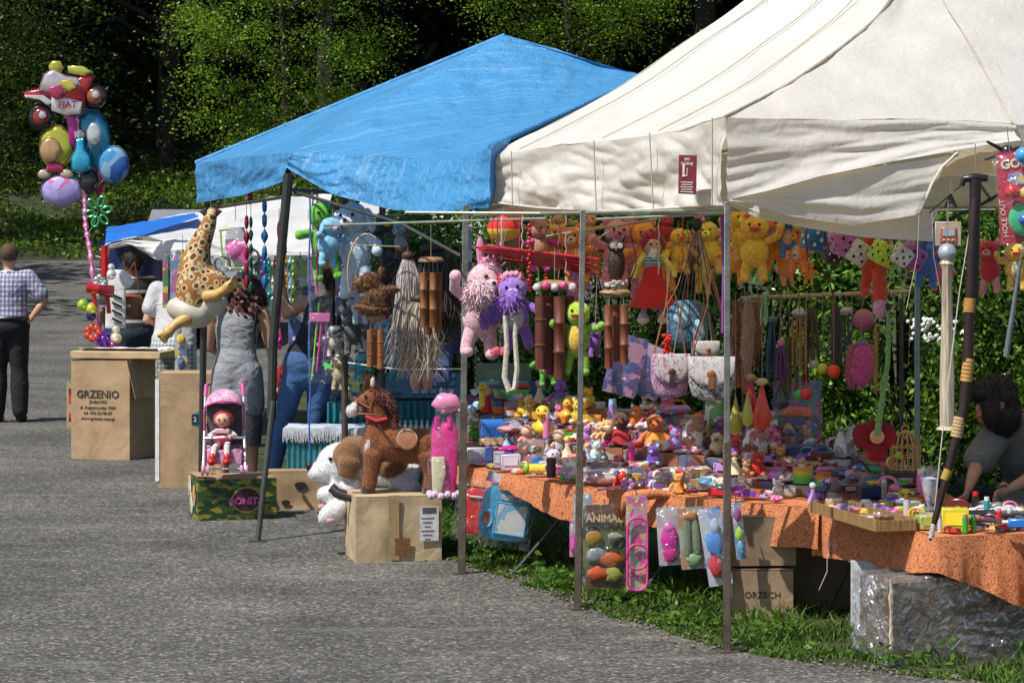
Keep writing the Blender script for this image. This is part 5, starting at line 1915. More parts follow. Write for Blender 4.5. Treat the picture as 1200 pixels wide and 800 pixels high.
for lb, px, py, r, c, kind in (('lime inflatable ball', 97, 357, 7, LIME, 0), ('yellow green inflatable ball', 107, 362, 7, (.6, .6, .06), 0), ('red inflatable hammer', 109, 344, 7, RED, 1), ('dark red inflatable hammer', 125, 348, 8, DRED, 1),
       ('orange red inflatable flower', 109, 390, 11, (.7, .07, .03), 2), ('violet pompom', 122, 398, 12, PURP, 3), ('pink pompom', 132, 404, 9, (.5, .12, .4), 3), ('white inflatable snowman', 130, 318, 7, WHITE, 4),
       ('red and white inflatable stick', 123, 303, 5, RED, 5), ('blue inflatable ball', 107, 370, 6, NAVY, 0), ('cream inflatable shape', 136, 392, 8, CREAM, 4), ('silver foil bow', 118, 330, 9, LGREY, 2)):
 t = thing('inflatable_toy', lb + ' tied low on the pink ribbon pole', 'inflatable toy', W(px, py, 22.5), 0, IG)
 k = 22.5 / F
 m = MB()
 if kind == 0:
  m.ell((0, 0, 0), r * k, n=16, k=12)
 elif kind == 1:
  m.tube([(-r * k, 0, r * k), (r * k, 0, r * k * .8)], [r * k * .9] * 2, 12)
  m.ob('hammer_head', foil(c), t)
  m = MB()
  m.tube([(0, 0, r * k), (.02, 0, -r * k * 2.4)], r * k * .35, 8)
 elif kind == 2:
  for q in range(7):
   a = q * 2 * PI / 7
   m.ell((math.cos(a) * r * k * .6, 0, math.sin(a) * r * k * .6), (r * k * .42, r * k * .3, r * k * .42), n=8, k=6)
 elif kind == 3:
  m.ell((0, 0, 0), r * k * .5, n=10, k=8)
  m.fur(9000, r * k * .8, w=.15)
 elif kind == 4:
  m.ell((0, 0, -r * k * .5), r * k * .9, n=12, k=9)
  m.ell((0, 0, r * k * .7), r * k * .65, n=12, k=9)
 else:
  m.tube([(0, 0, -r * k * 4), (0, 0, r * k * 3)], r * k, 10)
 m.ob('inflated_body', foil(c), t)
 m = MB()
 m.tube([(0, .02, 0), W(112, py - 3, 22.7) - t.location], .003, 4)
 m.ob('tie', plain(WHITE, .6), t)
t = thing('hanging_garment', 'white t-shirt like cloth hanging at the edge of the far stall', 'garment', W(138, 345, 23.9))
m = MB()
m.prism([(-.16, .18), (-.05, .22), (.05, .22), (.15, .12), (.11, .06), (.07, .1), (.07, -.3), (-.11, -.3), (-.1, .06), (-.15, .1)], .03, puff=.012)
m.ob('cloth', plain(WHITE, .8), t)
m = MB()
for k in range(4):
 m.box((.0, -.04, -.02 - k * .07), (.1, .01, .02), (0, R(25), 0))
m.ob('stripes', plain(BLACK, .8), t)
t = thing('backdrop_cloth', 'navy blue plastic cloth closing the back of the far white stall', 'tarp', W(170, 350, 25.2))
m = MB()
m.grid(lambda u, v: V3(((u - .5) * .85, .05 * noise.noise(V3((u * 8, v * 3, 0))), (v - .5) * 1.1)), 30, 20)
m.ob('cloth', plain((.015, .03, .12), .4, .2, 6, .5, 14), t, angle=80)
# ---- big spotted inflatable cat
def spots():
 m, nt, b = nodes('spotted')
 tc = N(nt, 'ShaderNodeTexCoord')
 v = N(nt, 'ShaderNodeTexVoronoi', Scale=21.0)
 L(nt, tc.outputs['Object'], v.inputs['Vector'])
 r = ramp(nt, v.outputs['Distance'], [(0, (.10, .035, .01)), (.34, (.12, .04, .012)), (.40, (.62, .5, .3)), (.55, (.6, .45, .22)), (.60, (.33, .14, .04))])
 L(nt, r.outputs[0], b.inputs['Base Color'])
 b.inputs['Roughness'].default_value = .3
 return m
d_ = 18.55
t = thing('inflatable_leopard', 'large spotted inflatable leopard with cream belly hanging head down from the blue tarp', 'inflatable toy', W(236, 315, d_))
q0 = t.location
def Lp(px, py, dd=0):
 return W(px, py, d_ + dd) - q0
m = MB()
m.tube([Lp(250, 243), Lp(245, 262), Lp(234, 288), Lp(228, 312), Lp(230, 336), Lp(228, 360)], [.035, .055, .08, .115, .145, .13], 18)
m.ell(Lp(243, 336), (.16, .13, .15), n=18, k=12)
blob(m, 'body', spots(), t, .02, 6)
m = MB()
m.ell(Lp(222, 366, -.03), (.17, .12, .10), (0, R(20), 0), n=18, k=12)
m.ell(Lp(248, 356, -.03), (.12, .10, .09), (0, R(-20), 0), n=18, k=12)
blob(m, 'belly', plain((.55, .5, .4), .4, .15, 8), t, .018, 5)
for pa in (((240, 348), (255, 345), (268, 336)), ((222, 372), (206, 380), (197, 389))):
 m, ex = MB(), MB()
 a, b_, c_ = Lp(*pa[0], -.1), Lp(*pa[1], -.14), Lp(*pa[2], -.16)
 m.tube([a, b_, c_], [.05, .038, .032], 10)
 m.ell(c_, .042)
 dd = (c_ - b_).normalized()
 for s_ in (-1, 0, 1):
  sd_ = V3((0, 0, 1)).cross(dd).normalized()
  n_ = dd.cross(sd_)
  m.tube([c_, c_ + dd * .06 + n_ * s_ * .03], [.022, .018], 8)
  m.ell(c_ + dd * .06 + n_ * s_ * .03, .018, n=8, k=6)
 blob(m, 'paw', plain((.55, .33, .1), .4), t, .01, 2)
for s_ in (-1, 1):
 m = MB()
 m.prism([(-.03, -.03), (.03, -.03), (0, .05)], .02, Lp(247 + s_ * 7, 250), (0, R(180 + s_ * 25), 0), puff=.008)
 m.ob('ear', plain(DBROWN, .6), t)
cord(t, Lp(247, 243).z, .06, x=Lp(247, 243).x)
for i, (px, y0, y1) in enumerate(((214, 292, 350), (218, 296, 362))):
 t = thing('bamboo_stick', ['shorter', 'longer'][i] + ' upright yellow bamboo stick beside the inflatable leopard', 'stick', W(px, y1, 18.9))
 m = MB()
 L_ = S(y1 - y0, 18.9)
 m.tube([(0, 0, z * L_) for z in (0, .3, .31, .33, .34, .66, .67, .69, .7, 1)], [.011, .011, .014, .014, .011, .011, .014, .014, .011, .011], 8)
 m.ob('cane', wood((.5, .33, .1)), t)
 cord(t, L_, .1)
t = thing('toy_pack', 'clear bag with a pink and black toy pushchair hanging beside the leopard', 'toy packet', W(276, 292, 18.3))
m = MB()
m.grid(lambda u, v: V3(((u - .5) * (.12 + .18 * (1 - v)), -.05 - .05 * math.sin(PI * u) * (1 - v * .7) + .02 * noise.noise(V3((u * 4, v * 4, 0))), (v - .45) * .42)), 14, 16)
m.ob('clear_film', film(), t)
m = MB()
m.box((0, .02, -.0), (.2, .004, .3), taper=.6)
m.ob('printed_card', prints([(.55, .55, .58), (.62, .62, .62), (.4, .45, .4), (.55, .5, .55)], 12), t)
m = MB()
for k in range(12):
 a = -.6 + k * .11
 m.tube([(-.04, -.02, .02), (-.04 + .14 * math.cos(a), -.03, .02 + .14 * math.sin(a) - .05)], .006, 5)
m.ell((.01, -.01, .0), (.075, .03, .06), lump=.3)
m.ob('pink_hood', plastic((.7, .12, .38)), t)
for cx_, cz_ in ((.11, -.05), (-.09, -.10)):
 m = MB()
 m.tube([(cx_ + .05 * math.cos(a), -.02, cz_ + .05 * math.sin(a)) for a in [k * PI / 8 for k in range(17)]], .009, 6)
 for k in range(6):
  a = k * PI / 3
  m.tube([(cx_, -.02, cz_), (cx_ + .05 * math.cos(a), -.02, cz_ + .05 * math.sin(a))], .002, 4)
 m.ob('wheel', plain(DGREY, .4), t)
m = MB()
m.tube([(-.10, -.02, .12), (-.09, -.02, -.02), (-.06, -.02, -.13), (.1, -.02, -.13)], .008, 6)
m.tube([(-.11, -.02, .13), (-.03, -.02, .14)], .011, 6)
m.ob('frame', plastic((.4, .5, .08)), t)
cord(t, .2, .12)
def spinner(label, px, y0, y1, d, c, wp, nb, cat='spinner'):
 t = thing('spiral_spinner', label, cat, W(px, y0, d), rnd.random(), 'twisted ribbon spinners under the blue tarp')
 H, w_ = S(y1 - y0, d), S(wp, d) / 2
 m = MB()
 n = nb * 10
 def f(u, v):
  ph = v * nb * PI
  ww = w_ * (abs(math.sin(ph)) ** .8 + .08)
  a = v * nb * PI * .7
  x = (u - .5) * 2 * ww
  return V3((x * math.cos(a), x * math.sin(a), -v * H))
 m.grid(f, 3, n)
 for k in range(nb):
  z = -(k + .5) / nb * H
  m.ell((0, 0, z), (w_ * .75, w_ * .75, H / nb * .45), n=8, k=7)
 m.ob('ribbon', foil(c), t)
 cord(t, 0, S(14, d))
 return t
spinner('dark red twisted ribbon spinner next to the pushchair bag', 289, 252, 340, 18.0, (.35, .01, .04), 7, 5)
spinner('dark green twisted ribbon spinner crossing the curly hair', 294, 253, 345, 18.1, (.01, .10, .05), 6, 6)
spinner('blue twisted ribbon spinner hanging from the tarp hem', 310, 232, 340, 17.9, (.03, .2, .45), 8, 6)
spinner('bright red pointed ribbon spinner just before the leaning pole', 327, 258, 330, 17.6, (.6, .02, .02), 7, 3)
spinner('green twisted ribbon spinner glimpsed behind the leaning pole', 334, 232, 300, 18.6, (.02, .2, .12), 6, 4)
spinner('small maroon ribbon spinner right under the tarp hem', 293, 222, 240, 18.0, (.3, .01, .05), 9, 1)
cl = [('crimson', RED), ('navy', NAVY), ('pink', PINK), ('silver', LGREY), ('emerald', GREEN), ('violet', PURP), ('orange', ORANGE), ('teal', TEAL), ('white', WHITE), ('maroon', DRED), ('hot pink', HOT), ('lilac', LILAC), ('gold', GOLD), ('sky blue', SKYB), ('lime', LIME), ('black', BLACK)]
for k, (nm, c) in enumerate(cl):
 px = 284 + k * 4.3 + rnd.uniform(-1, 1)
 y0, y1 = 300, rnd.uniform(365, 410)
 t = thing('streamer', nm + ' foil streamer in the row hung below the far white sheet', 'streamer', W(px, y0, 21.2), rnd.random() * 2, 'foil streamers below the white sheet')
 H = S(y1 - y0, 21.2)
 m = MB()
 m.grid(lambda u, v: V3(((u - .5) * .03 * math.cos(v * 9 + k), (u - .5) * .03 * math.sin(v * 9 + k), -v * H)), 1, 30)
 for q in range(5):
  m.ell((0, 0, -H * (q + .5) / 5), (.012, .012, .02), n=6, k=5)
 m.ob('ribbon', foil(c), t)
t = thing('streamer_rail', 'thin rail that carries the row of foil streamers', 'rail', W(316, 299, 21.2))
m = MB()
m.tube([(-.28, 0, 0), (.30, 0, 0)], .006, 6)
m.ob('rod', RAIL, t)
for i, (px, c) in enumerate(((195, [(.5, .06, .06), (.6, .5, .1), (.05, .2, .1), (.4, .1, .2)]), (206, [(.3, .4, .5), (.5, .12, .25), (.1, .25, .4)]))):
 pack(['narrow striped toy roll hanging before the grey t-shirt', 'pale printed toy bag hanging over the grey t-shirt'][i], px, 330, 21.8, 9 + 10 * i, 62, c, None, group=None, scale=16)
pack('yellow and white toy packet hung low behind the tall plain box', 212, 412, 20.6, 14, 60, [(.5, .5, .5), (.6, .5, .1), (.1, .15, .3), (.5, .45, .4)], [(0, .25, .3, .1, YEL), (0, -.2, .3, .12, (.1, .15, .35))], group=None, scale=20)
# ---- long plush and bags under the blue tarp
plushie('long legged green plush frog dangling beside the leaning pole', 378, 275, 16.5, 92, (.12, .42, .03), .5, 'none', None, None, None, None, None, None, 10, ry=-.12, long=1.15, fat=.8, arm=.4)
plushie('fluffy light blue plush dog hanging in front of the green frog', 386, 281, 16.2, 62, (.20, .48, .68), .6, 'flop', None, 'muzzle', (.45, .35, .6), None, None, None, 20, fat=1.25)
plushie('pale blue and white plush rabbit with long arms by the dark pole', 416, 283, 16.3, 108, (.42, .56, .66), -.3, 'flop', None, 'muzzle', (.6, .6, .62), None, None, (.5, .6, .7), 10, long=1.2)
plushie('small pale blue plush mouse dangling below the white rabbit', 421, 355, 16.4, 48, (.42, .52, .6), .2, 'round', None, 'muzzle', None, None, None, None, 16)
plushie('dark green and black plush crow by the back rail', 452, 275, 17.0, 56, (.02, .04, .03), .4, 'none', None, 'beak', YEL, (.03, .2, .05), None, None, 12)
plushie('small grey plush cat perched along the back rail', 469, 280, 16.9, 44, (.35, .38, .38), -.4, 'cat', None, 'muzzle', None, None, None, BROWN, 8)
t = thing('toy_bag', 'long clear bag with green, pink and violet glow sticks before the strappy top', 'toy packet', W(375, 395, 16.4), 0)
m = MB()
m.grid(lambda u, v: V3(((u - .5) * .15, -.02 + .012 * noise.noise(V3((u * 4, v * 9, 3))), (v - .5) * .56)), 8, 30)
m.ob('clear_film', film(), t)
for k, (c, x) in enumerate(((LIME, -.05), (HOT, -.02), (PURP, .02), (GREEN, -.035))):
 m = MB()
 m.tube([(x, 0, -.26 + .05 * k), (x + .03, 0, .06 + .05 * k)], .006, 6)
 m.ob('glow_stick', plastic(c), t)
m = MB()
m.box((0, -.01, .12), (.125, .01, .055), bev=.01)
m.ob('pink_label', plastic((.6, .12, .35)), t)
m = MB()
m.box((.045, -.03, -.17), (.05, .004, .025), (0, R(25), 0))
m.ob('price_tag', plain((.08, .75, .15), .5), t)
cord(t, .28, .45)
for i, (px, c, y0, y1, lb) in enumerate(((366, (.30, .08, .35), 225, 330, 'violet cord hanging beside the green frog'), (371, (.5, .1, .3), 228, 345, 'pink cord hanging behind the green frog'), (363, (.04, .12, .4), 232, 540, 'long blue rope hanging before the jeans'))):
 t = thing('rope', lb, 'cord', W(px, y0, 16.5 - .05 * i))
 m = MB()
 m.tube([(0.004 * math.sin(q), 0, -S((y1 - y0) * q / 20, 16.5)) for q in range(21)], .006, 6)
 m.ob('cord_strand', cloth(c), t)
def furhang(label, px, y0, y1, d, wp, c, n=500, name='fur_tail', cat='fur tail', seed=0, tips=None):
 t = thing(name, label, cat, W(px, y0, d), 0, 'long fur tails on the back rail')
 H, w_ = S(y1 - y0, d), S(wp, d) / 2
 m = MB()
 rr = random.Random(seed)
 for _ in range(n):
  a, r = rr.random() * 6.28, rr.random() ** .5
  x, y = math.cos(a) * r * w_, math.sin(a) * r * w_ * .6
  L_ = H * rr.uniform(.6, 1)
  b1, b2 = rr.gauss(0, .25) * w_, rr.gauss(0, .5) * w_
  m.tube([(x * .3, y * .3, 0), (x * .9, y * .9 - .01, -L_ * .25), (x + b1, y, -L_ * .7), (x * 1.15 + b2, y, -L_)], [.004, .005, .0045, .001], 3, cap=False)
 m.ob('fur', plain(c, .55, .35, 40, 0, 80, 0, 0, .2), t)
 m = MB()
 m.ell((0, 0, 0), (w_ * .5, w_ * .4, .03))
 m.ob('leather_top', plain(DBROWN, .6), t)
 cord(t, .0, S(16, d))
 return t
furhang('broad black fur tail behind the round topped bamboo chime', 507, 291, 405, 15.9, 62, (.012, .016, .022), 620, seed=1)
furhang('long silvery white fur tail reaching down to the toy shelf', 478, 300, 440, 15.6, 30, (.45, .41, .38), 330, seed=2)
furhang('cream fur tail with curling ends', 492, 350, 448, 15.55, 40, (.5, .44, .36), 200, seed=3)
furhang('dark brown fur tail close to the corner post', 528, 300, 390, 15.8, 22, (.03, .02, .015), 220, seed=4)
chime('bamboo chime with round wooden top hanging before the black fur', 505, 305, 395, 15.1, 4, 9, 30, (.22, .085, .03), 'disc', 40)
t = chime('bamboo chime with a carved animal under a cane hoop', 440, 372, 440, 15.4, 3, 8, 24, (.28, .11, .035), 'wood', 30)
m = MB()
m.tube([(-.05 + .11 * math.cos(a), 0, .25 + .23 * math.sin(a)) for a in [PI * .35 + k * PI / 10 for k in range(9)]], .006, 6)
m.ob('cane_hoop', wood((.5, .33, .2)), t)
cm = MB()
for c_, r_ in (((0, 0, .10), (.07, .05, .08)), ((-.03, 0, .2), (.06, .045, .055)), ((.08, -.02, .16), (.06, .02, .025)), ((-.02, 0, .05), (.1, .06, .03)), ((-.09, .0, .19), (.035, .02, .045)), ((.03, .0, .255), (.012, .012, .035))):
 cm.ell(c_, r_, n=10, k=8, lump=.5)
cm.fur(14000, .02)
cm.ob('carved_animal', plain((.16, .075, .03), .7, .5, 30, .6, 60), t)
t = thing('hoop', 'thin cane rod slung across above the carved animal chime', 'rod', W(430, 287, 15.5))
m = MB()
m.tube([(-.1, 0, 0), (.19, 0, -.01)], .004, 6)
m.ob('rod', wood((.4, .25, .15)), t)
# ---- back counter: shelf with small goods
tz = .67
base = V3((-.74, 19.3, 0))
t = thing('trestle_table', 'table with a teal pleated skirt far inside the blue tent', 'table', base)
m = MB()
m.box((0, 0, tz - .015), (1.1, .8, .03))
m.ob('table_board', wood((.25, .17, .09)), t)
for sx_ in (-.5, .5):
 m = MB()
 m.box((sx_, 0, tz / 2 - .02), (.04, .5, tz - .04))
 m.ob('leg', POSTB, t)
m = MB()
m.grid(lambda u, v: V3((-.56 + u * 1.12, -.41 - .012 * math.sin(u * 150) - .01 * v, tz + .003 - v * .62)), 300, 4)
m.grid(lambda u, v: V3((-.56 + u * 1.12, -.41 + v * .82, tz + .004)), 2, 2)
m.ob('teal_skirt', plain((.015, .16, .19), .6, .2, 12), t, angle=80)
fr0 = V3((-1.27, 18.56, 0))
t = thing('side_table', 'low table with a blue and white fringed shawl beside the woman in jeans', 'table', fr0)
fz = .53
m = MB()
m.box((0, 0, fz - .012), (.54, .4, .022))
m.ob('table_board', wood((.25, .17, .09)), t)
for sx_ in (-.24, .24):
 m = MB()
 m.box((sx_, 0, fz / 2 - .02), (.03, .3, fz - .04))
 m.ob('leg', POSTB, t)
m = MB()
m.grid(lambda u, v: V3((-.27 + u * .54, -.205 - .004 * math.sin(u * 90), fz - .03 - v * .5)), 160, 3)
m.ob('teal_skirt', plain((.015, .16, .19), .6, .2, 12), t, angle=80)
m = MB()
m.grid(lambda u, v: V3((-.29 + u * .58, -.215 + v * .43, fz + .004 + .006 * noise.noise(V3((u * 6, v * 6, 0))))), 20, 14)
m.ob('shawl', stripe([(.5, .55, .62), (.42, .5, .62), (.6, .62, .64), (.15, .3, .5), (.6, .62, .64)], 22, 1), t, angle=80)
m = MB()
for k in range(150):
 x = -.29 + .58 * k / 149
 L_ = rnd.uniform(.06, .10)
 m.tube([(x, -.217, fz + .005), (x + rnd.gauss(0, .003), -.228, fz - L_ * .5), (x + rnd.gauss(0, .008), -.225, fz - L_)], [.003, .0028, .002], 4)
m.ob('fringe', plain((.55, .57, .6), .8), t)
t = thing('display_rack', 'stepped blue grey rack of small boxed goods on the teal skirted table', 'rack', V3((-.66, 19.02, tz + .005)))
for k in range(3):
 m = MB()
 m.box((0, .06 + k * .10, .035 + k * .05), (.60, .09, .07 + k * .0), (R(-25), 0, 0))
 m.ob('tier', plain((.10, .16, .22), .4), t)
for k in range(3):
 for q in range(5):
  m = MB()
  m.box((-.02 + q * .062, .01 + k * .10, .065 + k * .05), (.05, .012, .035), (R(-25), 0, 0), bev=.002)
  m.ob('small_box', plain([(.3, .34, .38), (.4, .42, .44), (.2, .26, .32)][(k + q) % 3], .3), t)
m = MB()
m.text('SNIPER', .045, (-.19, -.005, .05), (R(65), 0, 0), th=.0004)
m.ob('lettering', plain(BLACK, .5), t)
for k in range(9):
 px = 462 + k * 6.5
 cc = [(.45, .47, .5), (.4, .46, .42), (.5, .5, .52)][k % 3]
 t = thing('figurine', ['silver', 'grey green', 'milky'][k % 3] + ' glass figurine in the row behind the rocking horse', 'figurine', W(px, 509, 17.6), 0, 'glass figurines behind the rocking horse' + str(k % 3))
 m = MB()
 m.lathe([(.001, 0), (.016, 0), (.018, .008), (.008, .02), (.016, .04), (.012, .06), (.005, .072), (.010, .085), (.001, .095)], n=10)
 m.ob('glass_body', plain(cc, .12, .1, 30, 0, 80, 0, .5), t)
m = MB()
c_ = W(486, 511, 17.7)
t = thing('shelf_board', 'narrow glass shelf carrying the row of figurines', 'shelf', c_)
m.box((0, .02, -.008), (.36, .14, .012))
m.ob('board', plain((.2, .26, .3), .2), t)
for sx_ in (-.15, .15):
 m = MB()
 m.box((sx_, .04, -(c_.z) / 2 - .014), (.02, .02, c_.z - .03))
 m.ob('leg', POSTB, t)
CN = {'red': RED, 'navy': NAVY, 'pink': PINK, 'silver': LGREY, 'green': GREEN, 'violet': PURP, 'orange': ORANGE, 'teal': TEAL, 'white': WHITE, 'maroon': DRED, 'hot pink': HOT, 'lilac': LILAC, 'gold': GOLD, 'sky blue': SKYB, 'lime': LIME, 'black': BLACK, 'yellow': YEL, 'brown': BROWN, 'cream': CREAM, 'grey': GREY, 'blue': BLUE, 'tan': TAN}
CNK = list(CN)
usedl = set()
def small(kind, c1, c2, loc_, rz, s_, label, group=None):
 names = {'box': 'toy_box', 'blister': 'blister_pack', 'car': 'toy_car', 'ball': 'ball', 'critter': 'soft_toy', 'tube': 'bubble_tube', 'purse': 'purse', 'gun': 'toy_pistol', 'doll': 'doll', 'bracelet': 'bracelet', 'book': 'booklet', 'cup': 'toy_cup', 'bag': 'sweet_bag'}
 t = thing(names[kind], label, names[kind].replace('_', ' '), loc_, rz, group)
 A_, B_ = plastic(CN[c1]), plastic(CN[c2])
 m, n_ = MB(), MB()
 if kind == 'box':
  m.box((0, 0, s_ * .22), (s_, s_ * .6, s_ * .42), bev=.002)
  m.ob('carton', prints([CN[c1], CN[c2], CN[c1], dk(CN[c1], .6)], 28), t)
  n_.box((0, -s_ * .305, s_ * .22), (s_ * .6, .003, s_ * .26))
  n_.ob('window', plastic(CN[c2]), t)
 elif kind == 'blister':
  m.box((0, 0, .004), (s_, s_ * .65, .004), (R(rnd.uniform(2, 16)), R(rnd.uniform(-6, 6)), 0))
  m.ob('card', prints([CN[c1], CN[c2], CN[c1], WHITE], 30), t)
  n_.ell((0, 0, .018), (s_ * .3, s_ * .2, .02), lump=.5)
  n_.ob('toy', B_, t)
  q = MB()
  q.ell((0, 0, .014), (s_ * .4, s_ * .27, .034), sq=.6)
  q.ob('clear_bubble', film(), t)
 elif kind == 'car':
  m.box((0, 0, s_ * .17), (s_, s_ * .45, s_ * .2), bev=s_ * .05)
  m.box((-s_ * .04, 0, s_ * .33), (s_ * .5, s_ * .38, s_ * .16), bev=s_ * .05, taper=.8)
  m.ob('car_body', A_, t)
  for sx_ in (-.3, .3):
   q = MB()
   q.lathe([(.01, -s_ * .25), (s_ * .11, -s_ * .25), (s_ * .11, s_ * .25), (.01, s_ * .25)], (sx_ * s_, 0, s_ * .11), 12, 0, (PI / 2, 0, 0))
   q.ob('wheels_axle', B_, t)
 elif kind == 'ball':
  m.ell((0, 0, s_ * .35), s_ * .35, n=16, k=12)
  m.ob('ball_skin', prints([CN[c1], CN[c2], CN[c1]], 14), t)
 elif kind == 'critter':
  m.ell((0, 0, s_ * .3), (s_ * .3, s_ * .25, s_ * .3), lump=.1)
  m.ell((0, -s_ * .06, s_ * .7), (s_ * .24, s_ * .22, s_ * .22), lump=.1)
  m.fur(16000, s_ * .09)
  m.ob('body', plush(CN[c1]), t)
  for sg in (-1, 1):
   for nm, c_, r_, mt in (('ear', (.2, 0, .9), (.09, .05, .1), plush(CN[c2])), ('paw', (.25, -.2, .12), (.12, .18, .1), plush(CN[c2])), ('eye', (.08, -.27, .76), (.03, .03, .03), EYE)):
    q = MB()
    q.ell((sg * s_ * c_[0], s_ * c_[1], s_ * c_[2]), [s_ * x for x in r_], n=8, k=6)
    q.ob(nm, mt, t)
  n_.ell((0, -s_ * .27, s_ * .65), (s_ * .1, s_ * .07, s_ * .07))
  n_.ob('snout', plush(CN[c2]), t)
 elif kind == 'tube':
  m.tube([(0, 0, 0), (0, 0, s_ * .85)], s_ * .17, 12)
  m.ob('bottle', A_, t)
  n_.tube([(0, 0, s_ * .85), (0, 0, s_ * 1.05)], s_ * .14, 12)
  n_.ob('cap', B_, t)
 elif kind == 'purse':
  m.box((0, 0, s_ * .2), (s_, s_ * .5, s_ * .3), (R(-20), 0, 0), bev=s_ * .12)
  m.ob('pouch', prints([CN[c1], CN[c2], CN[c1], CN[c1]], 60, .5), t)
  n_.tube([(-s_ * .4, 0, s_ * .3), (-s_ * .2, -.01, s_ * .55), (s_ * .2, -.01, s_ * .55), (s_ * .4, 0, s_ * .3)], s_ * .035, 6)
  n_.ob('strap', cloth(CN[c2]), t)
 elif kind == 'gun':
  m.box((0, 0, s_ * .2), (s_, s_ * .12, s_ * .16), bev=.004)
  m.box((s_ * .38, 0, s_ * .08), (s_ * .18, s_ * .1, s_ * .3), (0, R(-18), 0), bev=.004)
  m.ob('pistol_body', A_, t)
  n_.tube([(-s_ * .5, 0, s_ * .22), (-s_ * .62, 0, s_ * .22)], s_ * .05, 8)
  n_.ob('muzzle_tip', B_, t)
 elif kind == 'doll':
  m.lathe([(.001, 0), (s_ * .3, 0), (s_ * .24, s_ * .2), (s_ * .1, s_ * .52), (s_ * .13, s_ * .62), (.001, s_ * .7)], n=12)
  m.ob('dress', cloth(CN[c1]), t)
  q = MB()
  q.ell((0, 0, s_ * .82), s_ * .15, n=10, k=8)
  q.ob('head', plain((.6, .36, .24), .5), t)
  n_.ell((0, s_ * .03, s_ * .88), (s_ * .18, s_ * .16, s_ * .15), lump=.3)
  n_.ob('hair', plush(CN[c2]), t)
 elif kind == 'bracelet':
  for k in range(3):
   q = MB()
   q.tube([(s_ * .4 * math.cos(a), k * .008, s_ * .3 + s_ * .3 * math.sin(a)) for a in [i * PI / 8 for i in range(17)]], s_ * .06, 6)
   q.ob('ring', A_ if k % 2 else B_, t)
 elif kind == 'book':
  m.box((0, 0, .008), (s_, s_ * .7, .014), (R(6), 0, 0))
  m.ob('cover', prints([CN[c1], CN[c2], CN[c1], WHITE, CN[c2]], 24), t)
 elif kind == 'cup':
  m.lathe([(.001, 0), (s_ * .25, 0), (s_ * .33, s_ * .3), (s_ * .3, s_ * .3), (.001, s_ * .05)], n=14)
  m.ob('cup_body', A_, t)
  n_.lathe([(s_ * .335, s_ * .3), (s_ * .345, s_ * .38), (s_ * .3, s_ * .38), (s_ * .3, s_ * .3)], n=14)
  n_.ob('cup_rim', B_, t)
 elif kind == 'bag':
  m.ell((0, 0, s_ * .2), (s_ * .45, s_ * .3, s_ * .2), lump=.5)
  m.ob('sweets', prints([CN[c1], CN[c2], WHITE, CN[c1]], 60), t)
  n_.ell((0, 0, s_ * .22), (s_ * .5, s_ * .34, s_ * .26), lump=.6)
  n_.ob('clear_film', film(), t)
 return t
KW = {'box': 'printed toy box', 'blister': 'toy on a printed card', 'car': 'toy car', 'ball': 'patterned ball', 'critter': 'soft toy', 'tube': 'bubble bottle', 'purse': 'little purse', 'gun': 'toy pistol', 'doll': 'tiny doll', 'bracelet': 'bracelet bundle', 'book': 'picture booklet', 'cup': 'toy cup', 'bag': 'bag of sweets'}
def scatter(kinds, px, loc_, s_, anchors, cols=None, rel=None):
 an = min(anchors, key=lambda a: abs(a[0] - px) + (0 if len(a) < 3 else abs(a[2] - loc_.y) * 40))
 for _ in range(60):
  k = rnd.choice(kinds)
  c1, c2 = rnd.sample(cols or CNK, 2)
  r_ = rel or ('on the near side of' if len(an) > 2 and loc_.y < an[2] - .05 else 'on the far side of' if len(an) > 2 and loc_.y > an[2] + .25 else 'beside')
  lb = '%s and %s %s %s the %s' % (c1, c2, KW[k], r_, an[1])
  if lb not in usedl and len(lb.split()) <= 16:
   usedl.add(lb)
   return small(k, c1, c2, loc_, rnd.uniform(-.6, .6), s_, lb)
mut = ['silver', 'grey', 'navy', 'black', 'teal', 'lilac', 'brown', 'cream', 'white', 'pink', 'sky blue']
anc = [(370, 'glow stick bag'), (400, 'stacked soft toys at the back counter'), (450, 'purple shoe box'), (520, 'denim bag')]
for k in range(64):
 px = rnd.uniform(366, 545)
 dd = rnd.uniform(19.0, 19.6)
 q = W(px, 300, dd)
 q.z = tz + .006
 if px > 432:
  q.y = rnd.uniform(19.4, 19.6)
 scatter(['box', 'critter', 'bracelet', 'purse', 'blister', 'cup', 'bag'], px, q, rnd.uniform(.07, .13), anc, mut)
for lb, px, py, d, hp, c, ear, sn in (('small curly grey blue plush lamb above the back counter', 447, 398, 16.8, 56, (.22, .34, .42), 'round', 'muzzle'),
         ('turquoise plush dinosaur lying on the back counter', 422, 428, 18.2, 36, (.08, .38, .48), 'none', 'muzzle'),
         ('grey and black plush husky on the back counter', 402, 420, 18.4, 38, (.2, .21, .23), 'cat', 'muzzle'),
         ('pale blue cone hatted plush doll by the carved chime', 431, 398, 18.3, 46, (.35, .45, .6), 'cat', 'muzzle'),
         ('orange brown plush fox behind the teal table', 400, 440, 18.3, 30, (.4, .14, .04), 'cat', 'muzzle'),
         ('beige plush dog at the end of the back counter', 398, 435, 18.2, 44, (.4, .33, .2), 'flop', 'muzzle'),
         ('faded pink plush pig near the grey husky', 383, 405, 18.6, 34, (.45, .2, .25), 'round', 'muzzle')):
 plushie(lb, px, py, d, hp, c, rnd.uniform(-.6, .6), ear, None, sn, None, None, None, None, 30 if hp > 50 else 18)
